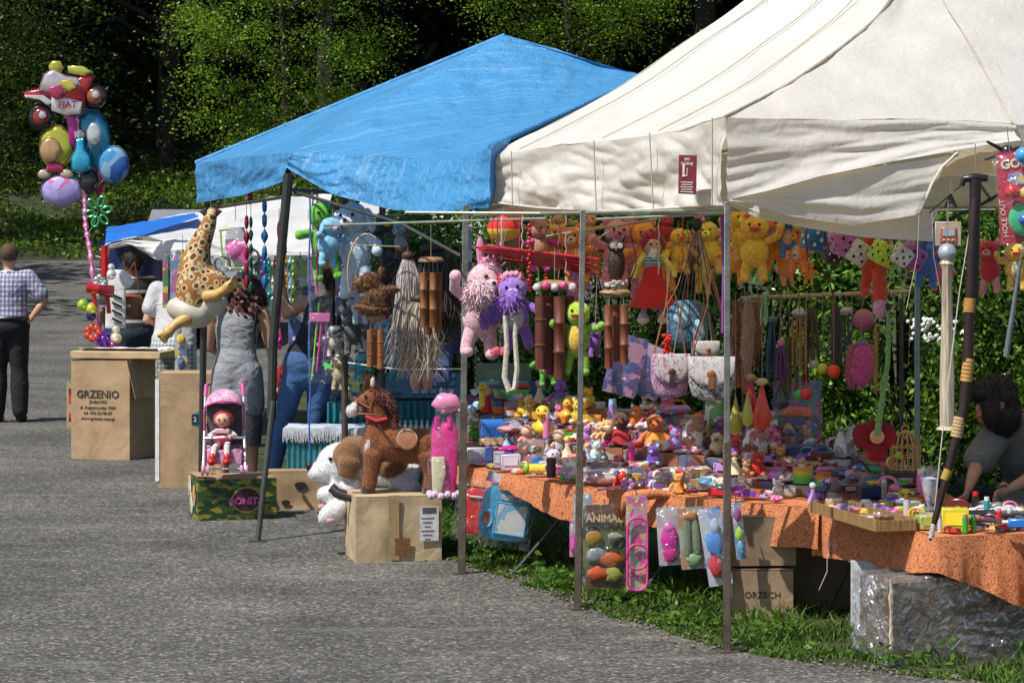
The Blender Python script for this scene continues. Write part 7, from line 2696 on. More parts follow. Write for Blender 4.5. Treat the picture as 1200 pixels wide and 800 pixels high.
for k in range(9):
 t = thing('flute', 'red varnished wooden flute in the crosswise bundle above the ponies, ' + ['topmost', 'second', 'third', 'fourth', 'fifth', 'sixth', 'seventh', 'eighth', 'lowest'][k] + ' one', 'flute', W(632, 296 + 1.7 * k, 14.05 + .02 * k), 0, 'red flutes in a bundle', ry=R(9 + rnd.uniform(-4, 4)))
 m = MB()
 m.tube([(-.30 + rnd.uniform(-.04, .04), 0, 0), (-.28, 0, 0), (.26, 0, 0), (.28 + rnd.uniform(-.04, .04), 0, 0)], [.006, .009, .009, .007], 8)
 m.ob('flute_tube', plain((.42, .02, .03), .25, .2, 20), t)
 m = MB()
 for q in range(6):
  m.ell((-.15 + q * .05, -.008, .003), (.004, .002, .004), n=6, k=4)
 m.ob('finger_holes', plain((.02, .005, .005), .5), t)
 if k in (0, 4, 8):
  cord(t, .01, .12, x=.2)
  cord(t, .01, .12, x=-.2)
for k, (px, c, nm) in enumerate(((577, RED, 'red'), (583, NAVY, 'navy'), (588, (.6, .6, .6), 'white'), (620, DRED, 'dark red'), (609, RED, 'scarlet'), (612, (.6, .55, .5), 'cream'), (655, (.4, .1, .15), 'wine'), (663, (.5, .4, .45), 'dusty pink'), (772, (.6, .6, .58), 'pale'), (800, (.5, .05, .08), 'ruby'))):
 t = thing('hanging_ribbon', nm + ' braided ribbon hanging from the cream tent rail', 'ribbon', W(px, 252, 14.2 - .02 * k))
 H = S(rnd.uniform(50, 85), 14.2)
 m = MB()
 m.tube([(.004 * math.sin(q * 2), 0, -H * q / 12) for q in range(13)], .008, 6, flat=.4)
 m.ob('braid', cloth(c), t)
t = thing('bead_string', 'string of red glass beads dangling between the flutes', 'beads', W(620, 300, 14.0))
m = MB()
for k in range(14):
 m.ell((.006 * math.sin(k * 2.2), 0, .16 - k * .022), .010, n=8, k=6)
m.ob('beads', plastic((.5, .01, .02)), t)
for k in range(7):
 px = 585 + k * 9
 t = thing('key_fob', ['red and lime', 'cherry', 'lime', 'scarlet and white', 'dark red', 'green', 'ruby'][k] + ' beaded fob hanging under the red flutes', 'fob', W(px, 322 + 3 * (k % 3), 14.1), 0, 'beaded fobs under the flutes')
 m = MB()
 for q in range(5):
  m.ell((.004 * (q % 2), 0, -.018 * q), .011, n=7, k=5)
 m.ob('beads', plastic([RED, DRED, LIME, RED, DRED, GREEN, RED][k]), t)
 cord(t, 0, .06)
t = thing('paper_lantern', 'red and yellow padded lantern behind the corner pole', 'lantern', W(590, 268, 14.6))
m = MB()
m.ell((0, 0, 0), (.09, .07, .07))
m.ob('lantern_body', stripe([(.6, .02, .02), (.7, .45, .05)], 7), t)
cord(t, .06, .06)
def satchel(label, px, py, d, wp, hp, cols, rz=0, buckle=(.25, .08, .03)):
 w_, h_ = S(wp, d), S(hp, d)
 t = thing('shoulder_bag', label, 'shoulder bag', W(px, py, d), rz, 'shoulder bags on the strap bundle')
 P = [(-w_ / 2, h_ * .42), (-w_ * .50, -h_ * .1), (-w_ * .42, -h_ * .4), (-w_ * .2, -h_ * .5), (w_ * .2, -h_ * .5), (w_ * .42, -h_ * .4), (w_ * .5, -h_ * .1), (w_ / 2, h_ * .42)]
 m = MB()
 m.prism(P, .04, puff=.02)
 m.ob('bag_body', prints(cols, 75, .7), t)
 m = MB()
 m.prism([(-w_ * .51, h_ * .5), (-w_ * .49, h_ * .12), (-w_ * .3, -h_ * .1), (0, -h_ * .18), (w_ * .3, -h_ * .1), (w_ * .49, h_ * .12), (w_ * .51, h_ * .5)], .012, (0, -.045, 0), puff=.008)
 m.ob('flap', prints([(.62, .56, .52), (.6, .5, .5), cols[0], (.62, .58, .55)], 75, .7), t)
 m = MB()
 m.box((0, -.065, -h_ * .08), (w_ * .14, .012, h_ * .32), bev=.004)
 m.ell((0, -.065, h_ * .1), (w_ * .1, .008, w_ * .1))
 m.ob('buckle', plain(buckle, .4), t)
 m = MB()
 m.tube([(-w_ * .45, .01, h_ * .4), (-w_ * .1, 0, h_ * 1.6), (.0, 0, h_ * 2.4)], .011, 6, flat=.35)
 m.tube([(w_ * .45, .01, h_ * .4), (w_ * .2, 0, h_ * 1.6), (.0, 0, h_ * 2.4)], .011, 6, flat=.35)
 m.ob('strap', plain((.25, .09, .04), .6), t)
 return t
satchel('pink flowered satchel with a dark leather buckle tab', 785, 440, 13.0, 44, 52, ((.35, .12, .25), (.5, .25, .4), (.25, .1, .2), (.55, .4, .45)), .1, (.07, .03, .02))
satchel('white and black flowered satchel with a brown buckle tab', 834, 443, 12.85, 54, 52, ((.35, .33, .32), (.06, .05, .05), (.5, .45, .42), (.2, .18, .18)), -.1)
satchel('white spotted pouch peeping over the flowered satchels', 826, 412, 13.3, 30, 26, ((.45, .42, .4), (.1, .1, .1), (.5, .5, .48), (.3, .3, .3)), .2)
t = thing('backpack', 'grey blue knitted backpack hanging behind the strap bundle', 'backpack', W(806, 380, 13.5))
m = MB()
m.ell((0, 0, 0), (.105, .06, .125), sq=.7)
m.ob('bag_body', plain((.07, .16, .24), .9, .3, 40, 1, 60), t)
m = MB()
m.ell((-.03, -.06, .04), (.04, .015, .05), lump=.3)
m.ell((.05, -.06, -.03), (.03, .012, .06), lump=.3)
m.ob('knitted_patch', plain((.3, .5, .6), .9, .3, 60), t)
cord(t, .12, .4)
cols_ = [('rust', (.4, .12, .04)), ('violet', (.12, .04, .3)), ('tan', (.4, .25, .14)), ('crimson', (.45, .02, .05)), ('slate', (.08, .1, .13)), ('salmon', (.6, .25, .2)), ('brown', (.16, .06, .03)), ('olive', (.2, .2, .06)), ('white', (.6, .6, .6)), ('navy', (.02, .04, .15)), ('copper', (.5, .2, .08)), ('plum', (.2, .03, .15))]
for k, (nm, c) in enumerate(cols_):
 t = thing('strap', nm + ' woven strap fanning down from the knot beside the corner post', 'strap', W(817, 258, 13.2 + .015 * k), 0, 'straps knotted at the rail')
 xe = (-46 + k * 8.2) * 13.2 / F
 m = MB()
 m.tube([(0, 0, .02), (xe * .08, -.01, -.06), (xe * .5, -.02, -.32), (xe, -.01, -.50 - .1 * ((k * 7) % 3))], .010, 5, flat=.25)
 m.ob('webbing', cloth(c), t)
t = thing('strap_knot', 'black knot that gathers the woven straps at the rail', 'knot', W(817, 263, 13.1))
m = MB()
m.ell((0, 0, 0), (.025, .025, .03), lump=.5)
m.ob('knot_body', plain(BLACK, .6), t)
cord(t, .02, .06)
for k, (px, py, r, nm, c, d) in enumerate(((868, 300, 0, 'red', RED, 12.6),)):
 t = thing('dog_lead', 'red and violet cord running down beside the corner post', 'cord', W(846, 252, 12.55))
 m = MB()
 m.tube([(0, 0, 0), (.01, 0, -.2), (.004, 0, -.55)], .009, 6)
 m.ob('lead_band', cloth((.22, .04, .25)), t)
pack('navy printed pouch hanging to the side of the pink satchel', 733, 428, 13.7, 40, 70, [(.08, .06, .2), (.2, .12, .35), (.05, .08, .25), (.4, .2, .3)], None, group=None, ry=.25, scale=22)
pack('lilac photo covered folder leaning by the pink satchel', 762, 435, 13.8, 40, 60, [(.1, .15, .35), (.35, .2, .45), (.06, .1, .3), (.5, .35, .5)], None, group=None, ry=.4, scale=20)
t = thing('bead_string', 'thick string of red beads tucked behind the pink satchel', 'beads', W(782, 405, 13.15))
m = MB()
for k in range(40):
 m.ell((rnd.uniform(-.02, .02), rnd.uniform(-.02, .02), rnd.uniform(-.07, .05)), .009, n=6, k=5)
m.ob('beads', plastic((.6, .02, .015)), t)
cord(t, .05, .35)
# ------------------------------------------------------------------ middle rail with charms, right half
t = thing('display_rail', 'pale wooden rail behind the corner post with charms hooked on it', 'rail', W(960, 347, 14.3))
m = MB()
m.tube([(-.42, 0, -.012), (.46, -.15, .03)], .011, 8)
m.ob('rail_rod', wood((.45, .35, .26)), t)
for q in ((-.40, .03), (.42, -.12)):
 m = MB()
 m.tube([(*q, -.01), (*q, -1.02)], .012, 6)
 m.ob('upright', POSTB, t)
def charm(label, px, y0, y1, wp, c, kind='fur', d=14.25, c2=None, group='charms on the wooden rail'):
 t = thing('hanging_charm', label, 'charm', W(px, y0, d), rnd.uniform(-.2, .2), group)
 H, w_ = S(y1 - y0, d), S(wp, d) / 2
 m = MB()
 if kind == 'fur':
  m.tube([(0, 0, 0), (w_ * .2, 0, -H * .3), (-w_ * .1, 0, -H * .7), (0, 0, -H)], [w_ * .5, w_, w_ * 1.05, w_ * .4], 10)
  m.fur(7000, .022)
  m.ob('fur_tail', plush(c), t)
 elif kind == 'bunch':
  for k in range(9):
   x = rnd.uniform(-w_, w_)
   m.tube([(x * .3, 0, 0), (x, rnd.uniform(-.03, .03), -H * .5), (x * 1.1, 0, -H * rnd.uniform(.8, 1))], w_ * .22, 6)
  m.ob('strands', plain(c, .5, .4, 60), t)
 elif kind == 'tubes':
  for k in range(4):
   x = (k / 3 - .5) * 2 * w_
   q = MB()
   q.tube([(x, .01 * (k % 2), -.04), (x, .01 * (k % 2), -H * (.8 + .06 * k))], w_ * .22, 8)
   q.ob('tube', wood(c), t)
  m.ell((0, 0, -.02), (w_ * 1.2, w_, .02), lump=.4)
  m.ob('top_plate', plain(c2 or (.5, .48, .45), .6), t)
 elif kind == 'balls':
  m.ell((0, 0, -H * .5), w_, n=14, k=10)
  m.ob('ball', plastic(c), t)
 elif kind == 'drop':
  m.lathe([(.001, 0), (w_ * .35, -H * .25), (w_, -H * .7), (w_ * .8, -H * .92), (.001, -H)], n=14)
  m.ob('drop_body', plastic(c), t)
 elif kind == 'doll':
  m.ell((0, 0, -H * .15), (w_ * .6, w_ * .5, H * .15))
  m.tube([(0, 0, -H * .25), (0, 0, -H * .6)], [w_ * .6, w_ * .9], 10)
  m.ob('body', cloth(c), t)
  for s_ in (-1, 1):
   q = MB()
   q.tube([(s_ * w_ * .4, 0, -H * .55), (s_ * w_ * .5, 0, -H)], w_ * .25, 8)
   q.ob('leg', cloth(c2 or c), t)
 if c2 and kind in ('fur', 'bunch', 'drop'):
  q = MB()
  q.ell((0, 0, -.01), (w_ * .7, w_ * .6, .02), lump=.3)
  q.ob('collar', plastic(c2), t)
 cord(t, 0, max(.03, S(y0 - 347, d) + .02) if y0 > 347 else .04)
 return t
for a in (('rust brown fur tail nearest the corner post', 862, 352, 452, 12, (.22, .08, .03), 'fur'), ('beige fur tail with a grey bead', 876, 350, 440, 15, (.38, .27, .17), 'fur', 14.2, (.3, .3, .3)), ('light brown fur tail on a short loop', 887, 352, 430, 11, (.3, .16, .07), 'fur'),
  ('mint green knitted octopus doll', 897, 344, 382, 12, (.25, .45, .25), 'bunch', 14.1, (.25, .45, .25)), ('curly orange brown yarn bunch', 868, 420, 462, 26, (.3, .12, .05), 'bunch'), ('navy blue tasselled charm', 905, 372, 450, 14, (.03, .08, .15), 'bunch', 14.2, (.05, .2, .3)),
  ('dark violet tassel with pink bead', 915, 400, 448, 13, (.12, .03, .15), 'bunch', 14.1, (.55, .15, .3)), ('black leather tassel strap', 889, 388, 455, 8, (.02, .02, .025), 'bunch'), ('crimson pear shaped plush drop', 880, 440, 500, 20, (.5, .02, .02), 'drop', 14.0, (.4, .3, .1)),
  ('orange red pear shaped plush drop', 893, 445, 505, 22, (.6, .05, .02), 'drop', 13.9, (.5, .4, .2)), ('olive green pear shaped drop', 862, 462, 510, 16, (.35, .33, .03), 'drop', 13.8), ('yellow green pear shaped drop', 876, 458, 500, 14, (.45, .42, .04), 'drop', 13.75),
  ('greyish green leather fringe', 925, 395, 470, 18, (.12, .11, .06), 'bunch'), ('amber tube chime with white butterfly top', 936, 362, 440, 14, (.35, .17, .04), 'tubes', 14.2, (.55, .5, .5)), ('brown green reed bunch', 951, 360, 430, 16, (.10, .08, .04), 'bunch'),
  ('dark metal tube chime with white top', 992, 360, 440, 12, (.06, .06, .08), 'tubes', 14.2, (.5, .5, .52)), ('tall dark grey scarf roll', 979, 355, 440, 12, (.07, .06, .06), 'fur'), ('mauve pair of plush boots', 1012, 358, 392, 26, (.35, .10, .16), 'balls', 14.0),
  ('bright pink furry doll dress', 1010, 400, 452, 24, (.55, .08, .25), 'fur', 13.9, (.1, .1, .2)), ('dusty pink furry doll dress', 998, 404, 455, 14, (.42, .12, .2), 'fur', 14.0), ('white glittery bauble', 953, 421, 432, 10, (.55, .52, .55), 'balls'), ('grey white shell charm', 975, 406, 420, 8, (.5, .48, .48), 'balls'),
  ('yellow green bauble', 964, 424, 440, 14, (.5, .52, .04), 'balls', 14.0), ('orange red bauble', 977, 426, 444, 16, (.75, .06, .02), 'balls', 13.95), ('bright green bauble', 937, 455, 470, 13, (.06, .42, .08), 'balls', 14.0), ('cherry red bauble', 945, 453, 470, 15, (.6, .02, .05), 'balls', 13.95),
  ('dark teal bell shaped bag', 914, 448, 480, 22, (.04, .07, .1), 'drop'), ('dark red tassel', 944, 418, 452, 7, (.2, .02, .03), 'bunch'), ('yellow bamboo cane', 1026, 380, 462, 5, (.4, .28, .06), 'fur')):
 a = list(a)
 charm(a[0] + ' hanging from the pale wooden rail', a[1], a[2], a[3], a[4], a[5], *(a[6:9]))
t = thing('leather_belt', 'dark leather belt looped over the dice and hooked to the wooden rail', 'belt', W(955, 250, 12.8))
k1 = 12.8 / F
m = MB()
m.tube([(x * k1, 0, -(y - 250) * k1) for x, y in ((-8, 300), (-11, 275), (-6, 256), (4, 248), (11, 256), (12, 290), (14, 320), (22, 348))], .008, 6, flat=.5)
m.ob('belt_strip', plain((.04, .02, .035), .4), t)
t = thing('long_plush_tail', 'red and pink fluffy plush leg with striped foot below the monkey', 'plush toy', W(1031, 330, 12.9))
m = MB()
m.tube([(-.01, 0, .06), (0, 0, -.02), (.0, 0, -.09)], [.03, .035, .034], 10)
m.fur(12000, .012)
m.ob('red_leg', plush((.62, .06, .015)), t)
m = MB()
m.ell((0, -.01, -.125), (.036, .04, .05))
m.fur(12000, .01)
m.ob('pink_foot', plush((.65, .3, .38)), t)
cord(t, .05, .2)
t = thing('felt_flower', 'giant felt flower hanging upside down, green stem and dark red petals', 'felt flower', W(1027, 514, 12.9))
k1 = 12.9 / F
for cx_, cz_, w_, h_ in ((-16, 3, 12, 16), (13, 4, 11, 15), (0, -15, 14, 13), (-4, 13, 10, 9)):
 m = MB()
 m.ell((cx_ * k1, .01, cz_ * k1), (w_ * k1, .022, h_ * k1), lump=.12)
 m.ob('petal', plain((.22, .008, .012), .9, .2, 20, .3, 90), t)
m = MB()
m.ell((0, -.025, 3 * k1), (.036, .018, .034))
m.ob('flower_centre', plush((.65, .32, .13)), t)
m = MB()
m.tube([(x * k1, -.03 - .0001 * y, y * k1) for x, y in ((0, 4), (3, 30), (8, 62), (12, 90), (13, 120), (12, 150))], [.017, .014, .012, .012, .011, .010], 8)
m.tube([(10 * k1, -.03, 78 * k1), (4 * k1, -.04, 66 * k1), (5 * k1, -.035, 45 * k1)], .007, 6)
m.ob('stem', plush((.16, .32, .08)), t)
m = MB()
m.box((12 * k1, -.03, 155 * k1), (.025, .02, .03))
m.ob('clip', plain(BLACK, .5), t)
t = thing('bird_cage', 'small cane bird cage on a dark base with a green bird inside', 'bird cage', W(1061, 250, 13.5) - V3((0, 0, CH - .66)))
m = MB()
m.box((0, 0, .025), (.19, .16, .05), bev=.005)
m.ob('cage_base', plain((.05, .03, .025), .6), t)
m = MB()
for k in range(16):
 a = k * PI / 8
 x, y = math.cos(a) * .075, math.sin(a) * .07
 m.tube([(x, y, .05), (x, y, .17), (x * .75, y * .75, .22), (x * .1, y * .1, .25)], .0035, 5)
for z in (.06, .12, .17):
 m.tube([(math.cos(a) * .075, math.sin(a) * .07, z) for a in [k * PI / 10 for k in range(21)]], .0035, 5)
m.tube([(math.cos(a) * .018, 0, .26 + math.sin(a) * .016) for a in [k * PI / 6 for k in range(13)]], .004, 5)
m.ob('cane_bars', wood((.55, .3, .1)), t)
m = MB()
m.ell((-.04, -.05, .13), (.022, .018, .02))
m.ob('bird', plush((.35, .5, .05)), t)
t = thing('wooden_club', 'pale grooved wooden club with a silver ball top hanging before the hedge', 'club', W(1110, 505, 11.9))
k1 = 11.9 / F
m = MB()
m.lathe([(.001, 0), (13 * k1, 2 * k1), (15 * k1 * .55, 6 * k1), (8.5 * k1, 60 * k1), (6.5 * k1, 130 * k1), (6 * k1, 190 * k1), (9 * k1, 196 * k1), (7 * k1, 200 * k1), (.001, 200 * k1)], n=20)
m.v = [(x * (1 + .06 * math.sin(7 * math.atan2(y, x))), y * (1 + .06 * math.sin(7 * math.atan2(y, x))), z) for x, y, z in m.v]
m.ob('club_body', wood((.50, .42, .30)), t)
m = MB()
m.ell((0, 0, 209 * k1), 11 * k1, n=20, k=14)
m.ob('silver_ball', plain((.6, .62, .66), .25, .05, 5, 0, 80, .6), t)
cord(t, 218 * k1, .16)
t = thing('toy_pack', 'brown card pack with a small game screen above the silver ball club', 'toy packet', W(1111, 274, 12.1))
m = MB()
m.box((0, 0, 0), (.118, .012, .11), bev=.003)
m.ob('backing_card', plain((.42, .36, .28), .5), t)
m = MB()
m.box((.0, -.009, -.005), (.075, .008, .07), bev=.003)
m.ob('game_frame', plastic((.5, .12, .06)), t)
m = MB()
m.box((.0, -.015, .008), (.055, .004, .035))
m.ob('screen', plain((.3, .4, .42), .2), t)
m = MB()
for k in (-1, 0, 1):
 m.ell((k * .02, -.015, -.028), (.006, .004, .005), n=8, k=5)
m.ob('buttons', plastic((.4, .4, .42)), t)
cord(t, .05, .1)
t = thing('letter_tag', 'black letter A tag pegged to the rail by the turned up flap', 'tag', W(1114, 236, 12.6), .1)
m = MB()
m.text('A', .085, (0, 0, 0), FR, th=.004, bold=.003)
m.ob('letter_plate', plain(BLACK, .5), t, smooth=False)
cord(t, .02, .08)
t = thing('ceiling_line', 'dark line strung under the turned up flap with small pegs', 'line', W(1086, 252, 12.75))
m = MB()
k1 = 12.75 / F
m.tube([(0, 0, 0), (30 * k1, 0, 26 * k1), (60 * k1, 0, 50 * k1)], .003, 5)
m.tube([(8 * k1, 0, -12 * k1), (60 * k1, .1, 8 * k1), (110 * k1, .2, 34 * k1)], .008, 5)
m.ob('cord_strand', plain(BLACK, .5), t)
t = thing('tent_clamp', 'black three armed plastic clamp on the edge of the cream tent', 'clamp', W(1180, 178, 12.6))
m = MB()
k1 = 12.6 / F
for a, b_ in (((0, 0), (-24, 12)), ((0, 0), (-26, -9)), ((0, 0), (14, 6))):
 m.tube([(a[0] * k1, 0, a[1] * k1), (b_[0] * k1, -.01, b_[1] * k1)], [.026, .012], 8, flat=.5)
m.ell((0, 0, 0), .034)
m.ob('clamp_body', plastic((.015, .015, .015)), t)
t = thing('walking_cane', 'black T handled walking cane hanging nearest the golf toy pack', 'cane', W(1143, 212, 11.6))
k1 = 11.6 / F
m = MB()
m.tube([(-16 * k1, 0, -6 * k1), (-14 * k1, 0, 2 * k1), (0, 0, 4 * k1), (14 * k1, 0, 3 * k1)], [.012, .016, .02, .016], 10)
m.ob('handle', plain((.018, .014, .014), .3), t)
m = MB()
m.tube([(0, 0, 2 * k1), (-3 * k1, 0, -145 * k1)], [.026, .024], 12)
m.ob('shaft', plain((.02, .012, .012), .35), t)
cord(t, .01, .15)
t = thing('toy_bow', 'dark brown toy bow with tan string bindings leaning to the table edge', 'bow', W(1090, 633, 11.55))
k1 = 11.55 / F
def Bp(px, py):
 return V3(((px - 1090) * k1, (py - 633) * -.0001, -(py - 633) * k1))
m = MB()
bw = [Bp(1090, 633), Bp(1096, 608), Bp(1109, 560), Bp(1122, 510), Bp(1130, 480), Bp(1135, 430), Bp(1137, 370), Bp(1140, 300), Bp(1144, 235), Bp(1148, 218)]
m.tube(bw, [.006, .014, .017, .020, .023, .024, .022, .020, .017, .008], 12)
m.ob('bow_limb', plain((.025, .010, .010), .4, .4, 20), t)
for a, b_, cc in (((1121, 512), (1125, 492), (.5, .33, .16)), ((1133, 447), (1136, 424), (.5, .28, .08)), ((1137, 366), (1138, 352), (.5, .25, .06)), ((1107, 562), (1111, 552), (.45, .3, .05)), ((1091, 630), (1094, 616), (.5, .5, .5))):
 m = MB()
 A_, B_ = Bp(*a), Bp(*b_)
 for k in range(6):
  p = A_.lerp(B_, k / 5)
  q = A_.lerp(B_, (k + .8) / 5)
  m.tube([p, q], [.026 if a[1] < 540 else .0195 if a[1] < 600 else .012] * 2, 12)
 m.ob('binding', plain(cc, .7), t)
m = MB()
m.tube([Bp(1092, 628), Bp(1108, 480), Bp(1126, 340), Bp(1146, 222)], .0025, 5)
m.ob('bow_string', plain((.55, .5, .45), .6), t)
t = thing('toy_pack', 'red golf toy pack with a green disc and coloured balls', 'toy packet', W(1190, 232, 11.9), -.1, ry=-.12)
k1 = 11.9 / F
m = MB()
m.prism([(x * k1, z * k1) for x, z in [(-16, 55), (22, 55), (24, -52), (-24, -52), (-20, 0)]], .004)
m.ob('backing_card', plain((.42, .02, .06), .35), t)
m = MB()
m.text('GOLF', 15 * k1, (6 * k1, -.006, 40 * k1), FR, th=.0006, bold=.002)
m.ob('lettering', plain((.65, .62, .5), .5), t, smooth=False)
m = MB()
m.text('HOLE OUT', 9 * k1, (-16 * k1, -.006, -22 * k1), Euler((PI / 2, R(-90), 0)).to_matrix(), th=.0006)
m.ob('lettering', plain((.65, .62, .5), .5), t, smooth=False)
m = MB()
m.box((8 * k1, -.004, 22 * k1), (26 * k1, .003, 14 * k1))
m.ob('picture', prints([(.1, .2, .4), (.5, .4, .3), (.2, .3, .5), (.6, .5, .2)], 40), t)
m = MB()
m.ell((6 * k1, -.03, -26 * k1), (18 * k1, .025, 20 * k1), n=18, k=12)
m.ob('green_disc', plastic((.05, .42, .18)), t)
for px_, py_, r_, c in ((6, -26, 7, BLUE), (-4, 8, 9, RED), (12, 4, 8, (.7, .45, .1)), (14, 48, 10, (.05, .3, .6))):
 m = MB()
 m.ell((px_ * k1, -.055, py_ * k1), r_ * k1, n=14, k=10)
 m.ob('ball', plastic(c), t)
m = MB()
m.grid(lambda u, v: V3(((u - .5) * 46 * k1, -.05 - .05 * math.sin(PI * u) * math.sin(PI * v) ** .5, (v - .5) * 105 * k1)), 12, 16)
m.ob('clear_film', film(), t)
cord(t, .2, .12)
t = thing('umbrella_stick', 'thin grey folded parasol stick hanging at the edge of the photo', 'parasol', W(1196, 305, 12.4), ry=.15)
m = MB()
m.tube([(0, 0, 0), (0, 0, -.45)], [.008, .014], 8)
m.ob('stick', plain((.12, .14, .15), .5), t)
cord(t, 0, .25)
# ------------------------------------------------------------------ goods on the tables
fronts = fA + fB + fC
fpx = [538, 600, 660, 742, 860, 962, 1050, 1098, 1150, 1205]
fd_ = [fA[0].y, fA[1].y, fA[2].y, fA[3].y, fB[1].y, fB[2].y, fC[1].y, fC[2].y, fC[3].y, fC[4].y]
def dfr(px):
 return float(np.interp(px, fpx, fd_))
OFF = [.12, .36, .60, .85, 1.10, 1.36]
def hts(px):
 k = float(np.interp(px, [540, 740, 860, 960, 1060, 1100, 1200], [1, 1, .9, .55, .35, .15, .1]))
 return [0, 0, .08 * k, .15 * k, .23 * k, .31 * k]
def Q(px, lv, jit=0.0):
 d = dfr(px) + OFF[lv] + jit
 p = W(px, 300, d)
 p.z = TZ + .018 + hts(px)[lv]
 return p
for tb, lab_, xs_ in (('corner post end', 'a', range(545, 742, 28)), ('toy packs', 'b', range(744, 962, 31)), ('wooden tray', 'c', range(964, 1090, 42))):
 root = [o for o in bpy.data.objects if o.name.startswith('trestle_table') and 'label' in o and tb in o['label']][0]
 for lv in (2, 3, 4, 5):
  m = MB()
  st_ = (max(xs_) - min(xs_)) / (len(xs_) - 1)
  for px in xs_:
   p = Q(px + st_ / 2, lv)
   dd = p.y
   w_ = st_ * dd / F
   h_ = hts(px + st_ / 2)[lv]
   m.box(V3((p.x, p.y + .04, TZ + .012 + h_ / 2)) - root.location, (w_ * 1.05, .26, h_), (0, 0, -.45))
  m.ob('display_step', prints([(.3, .12, .06), (.12, .05, .1), (.35, .2, .2), (.1, .12, .2), (.3, .1, .05), (.4, .35, .3)], 13, .6), root, smooth=False)
AN = []
def anchor(px, p, name):
 AN.append((px, name, p.y))
def solid(name, label, cat, px, lv, jit=0.0, rz=0.0, group=None):
 p = Q(px, lv, jit)
 anchor(px, p, name if False else label_short(label))
 return thing(name, label, cat, p, rz, group)
def label_short(lb):
 for w_ in (' on the', ' standing', ' lying', ' in front', ' behind', ' beside', ' among', ' at the', ' near', ' with', ' holding'):
  if w_ in lb:
   lb = lb.split(w_)[0]
 return lb
def duck(label, px, lv, s_, c, bill=(.75, .3, .03), rz=0.0, tall=1.0):
 t = solid('toy_duck', label, 'toy duck', px, lv, 0, rz)
 m = MB()
 m.ell((0, 0, s_ * .3), (s_ * .36, s_ * .45, s_ * .3))
 m.tube([(0, -s_ * .12, s_ * .4), (0, -s_ * .16, s_ * .75 * tall)], [s_ * .22, s_ * .17], 12)
 m.ell((0, -s_ * .18, s_ * .85 * tall), (s_ * .25, s_ * .24, s_ * .24))
 blob(m, 'body', plastic(c), t, max(.004, s_ * .05), 3)
 m = MB()
 m.ell((0, -s_ * .44, s_ * .80 * tall), (s_ * .15, s_ * .14, s_ * .05))
 m.ob('bill', plastic(bill), t)
 for sg in (-1, 1):
  m = MB()
  m.ell((sg * s_ * .11, -s_ * .38, s_ * .93 * tall), s_ * .035, n=8, k=6)
  m.ob('eye', EYE, t)
  m = MB()
  m.ell((sg * s_ * .33, .02, s_ * .32), (s_ * .1, s_ * .25, s_ * .16))
  m.ob('wing', plastic(dk(c, .85)), t)
 return t
duck('tall yellow goose toy with a long neck at the back of the near toys', 569, 4, .13, (.75, .5, .03), tall=1.35, rz=-.7)
duck('big yellow bath duck with a smiling bill behind the dark cup', 637, 3, .17, (.80, .55, .03), rz=-.2)
duck('small yellow duck beside the green boat', 585, 5, .09, (.7, .5, .05), rz=-.4)
duck('bright yellow duckling with a pink ring on the back step', 618, 4, .12, (.85, .55, .03), rz=.4)
duck('golden orange duck behind the big bath duck', 664, 4, .13, (.75, .4, .04), (.6, .2, .03), rz=.3)
duck('white and blue goose toy behind the dark post', 552, 3, .11, (.5, .6, .65), rz=.3)
def toybox(label, px, lv, size, cols, rz=0, scale=24, jit=0.0, text=None):
 t = solid('toy_box', label, 'toy box', px, lv, jit, rz)
 m = MB()
 m.box((0, 0, size[2] / 2), size, bev=.003)
 m.ob('box_body', prints(cols, scale) if len(cols) > 1 else plastic(cols[0]), t)
 m = MB()
 m.box((0, -size[1] / 2 - .002, size[2] * .55), (size[0] * .7, .003, size[2] * .5))
 m.ob('front_panel', plastic(dk(cols[-1], 1.3)), t)
 if text:
  m = MB()
  m.text(text, size[2] * .3, (0, -size[1] / 2 - .005, size[2] * .55), FR, th=.0004)
  m.ob('lettering', plain(BLACK, .5), t, smooth=False)
 return t
toybox('green flat box like a chalkboard standing at the back of the ducks', 590, 5, (.34, .03, .2), [(.10, .17, .11)], 0, 24, .2)
toybox('blue striped carton below the green chalkboard box', 600, 5, (.4, .05, .10), [(.05, .15, .3), (.2, .35, .45), (.03, .08, .2)], 0, 10, .1)
toybox('white trolley box with pale blue side near the corner post', 556, 0, (.10, .08, .09), [(.6, .62, .66), (.45, .5, .6)], .2, 10)
toybox('navy blue cube carton next to the white trolley box', 573, 0, (.045, .06, .11), [(.04, .08, .3)], .1)
toybox('silver grey cube carton next to the navy one', 585, 0, (.06, .06, .09), [(.3, .3, .34), (.42, .42, .45)], -.1, 12)
toybox('lilac toy washing machine box on the near edge', 598, 0, (.11, .08, .085), [(.58, .5, .62), (.62, .55, .66)], .1, 12, -.02)
toybox('black and olive printed flat box before the sitting baby doll', 622, 0, (.13, .08, .04), [(.03, .03, .03), (.2, .22, .05), (.3, .3, .25)], .1, 30, .12)
toybox('small bright blue carton beside the baby doll', 627, 1, (.04, .04, .07), [(.03, .2, .55)], .1)
toybox('pale grey toy carton behind the dark cup', 641, 1, (.09, .06, .06), [(.5, .55, .6), (.3, .4, .5)], .1, 30)
t = solid('toy_train', 'bright blue toy waggon with pale wheels near the corner post', 'toy waggon', 576, 2, 0, .3)
m = MB()
m.box((0, 0, .075), (.13, .09, .07), bev=.01)
m.tube([(-.066, 0, .105), (.066, 0, .105)], .046, 14)
m.ob('waggon_body', plastic((.03, .16, .55)), t)
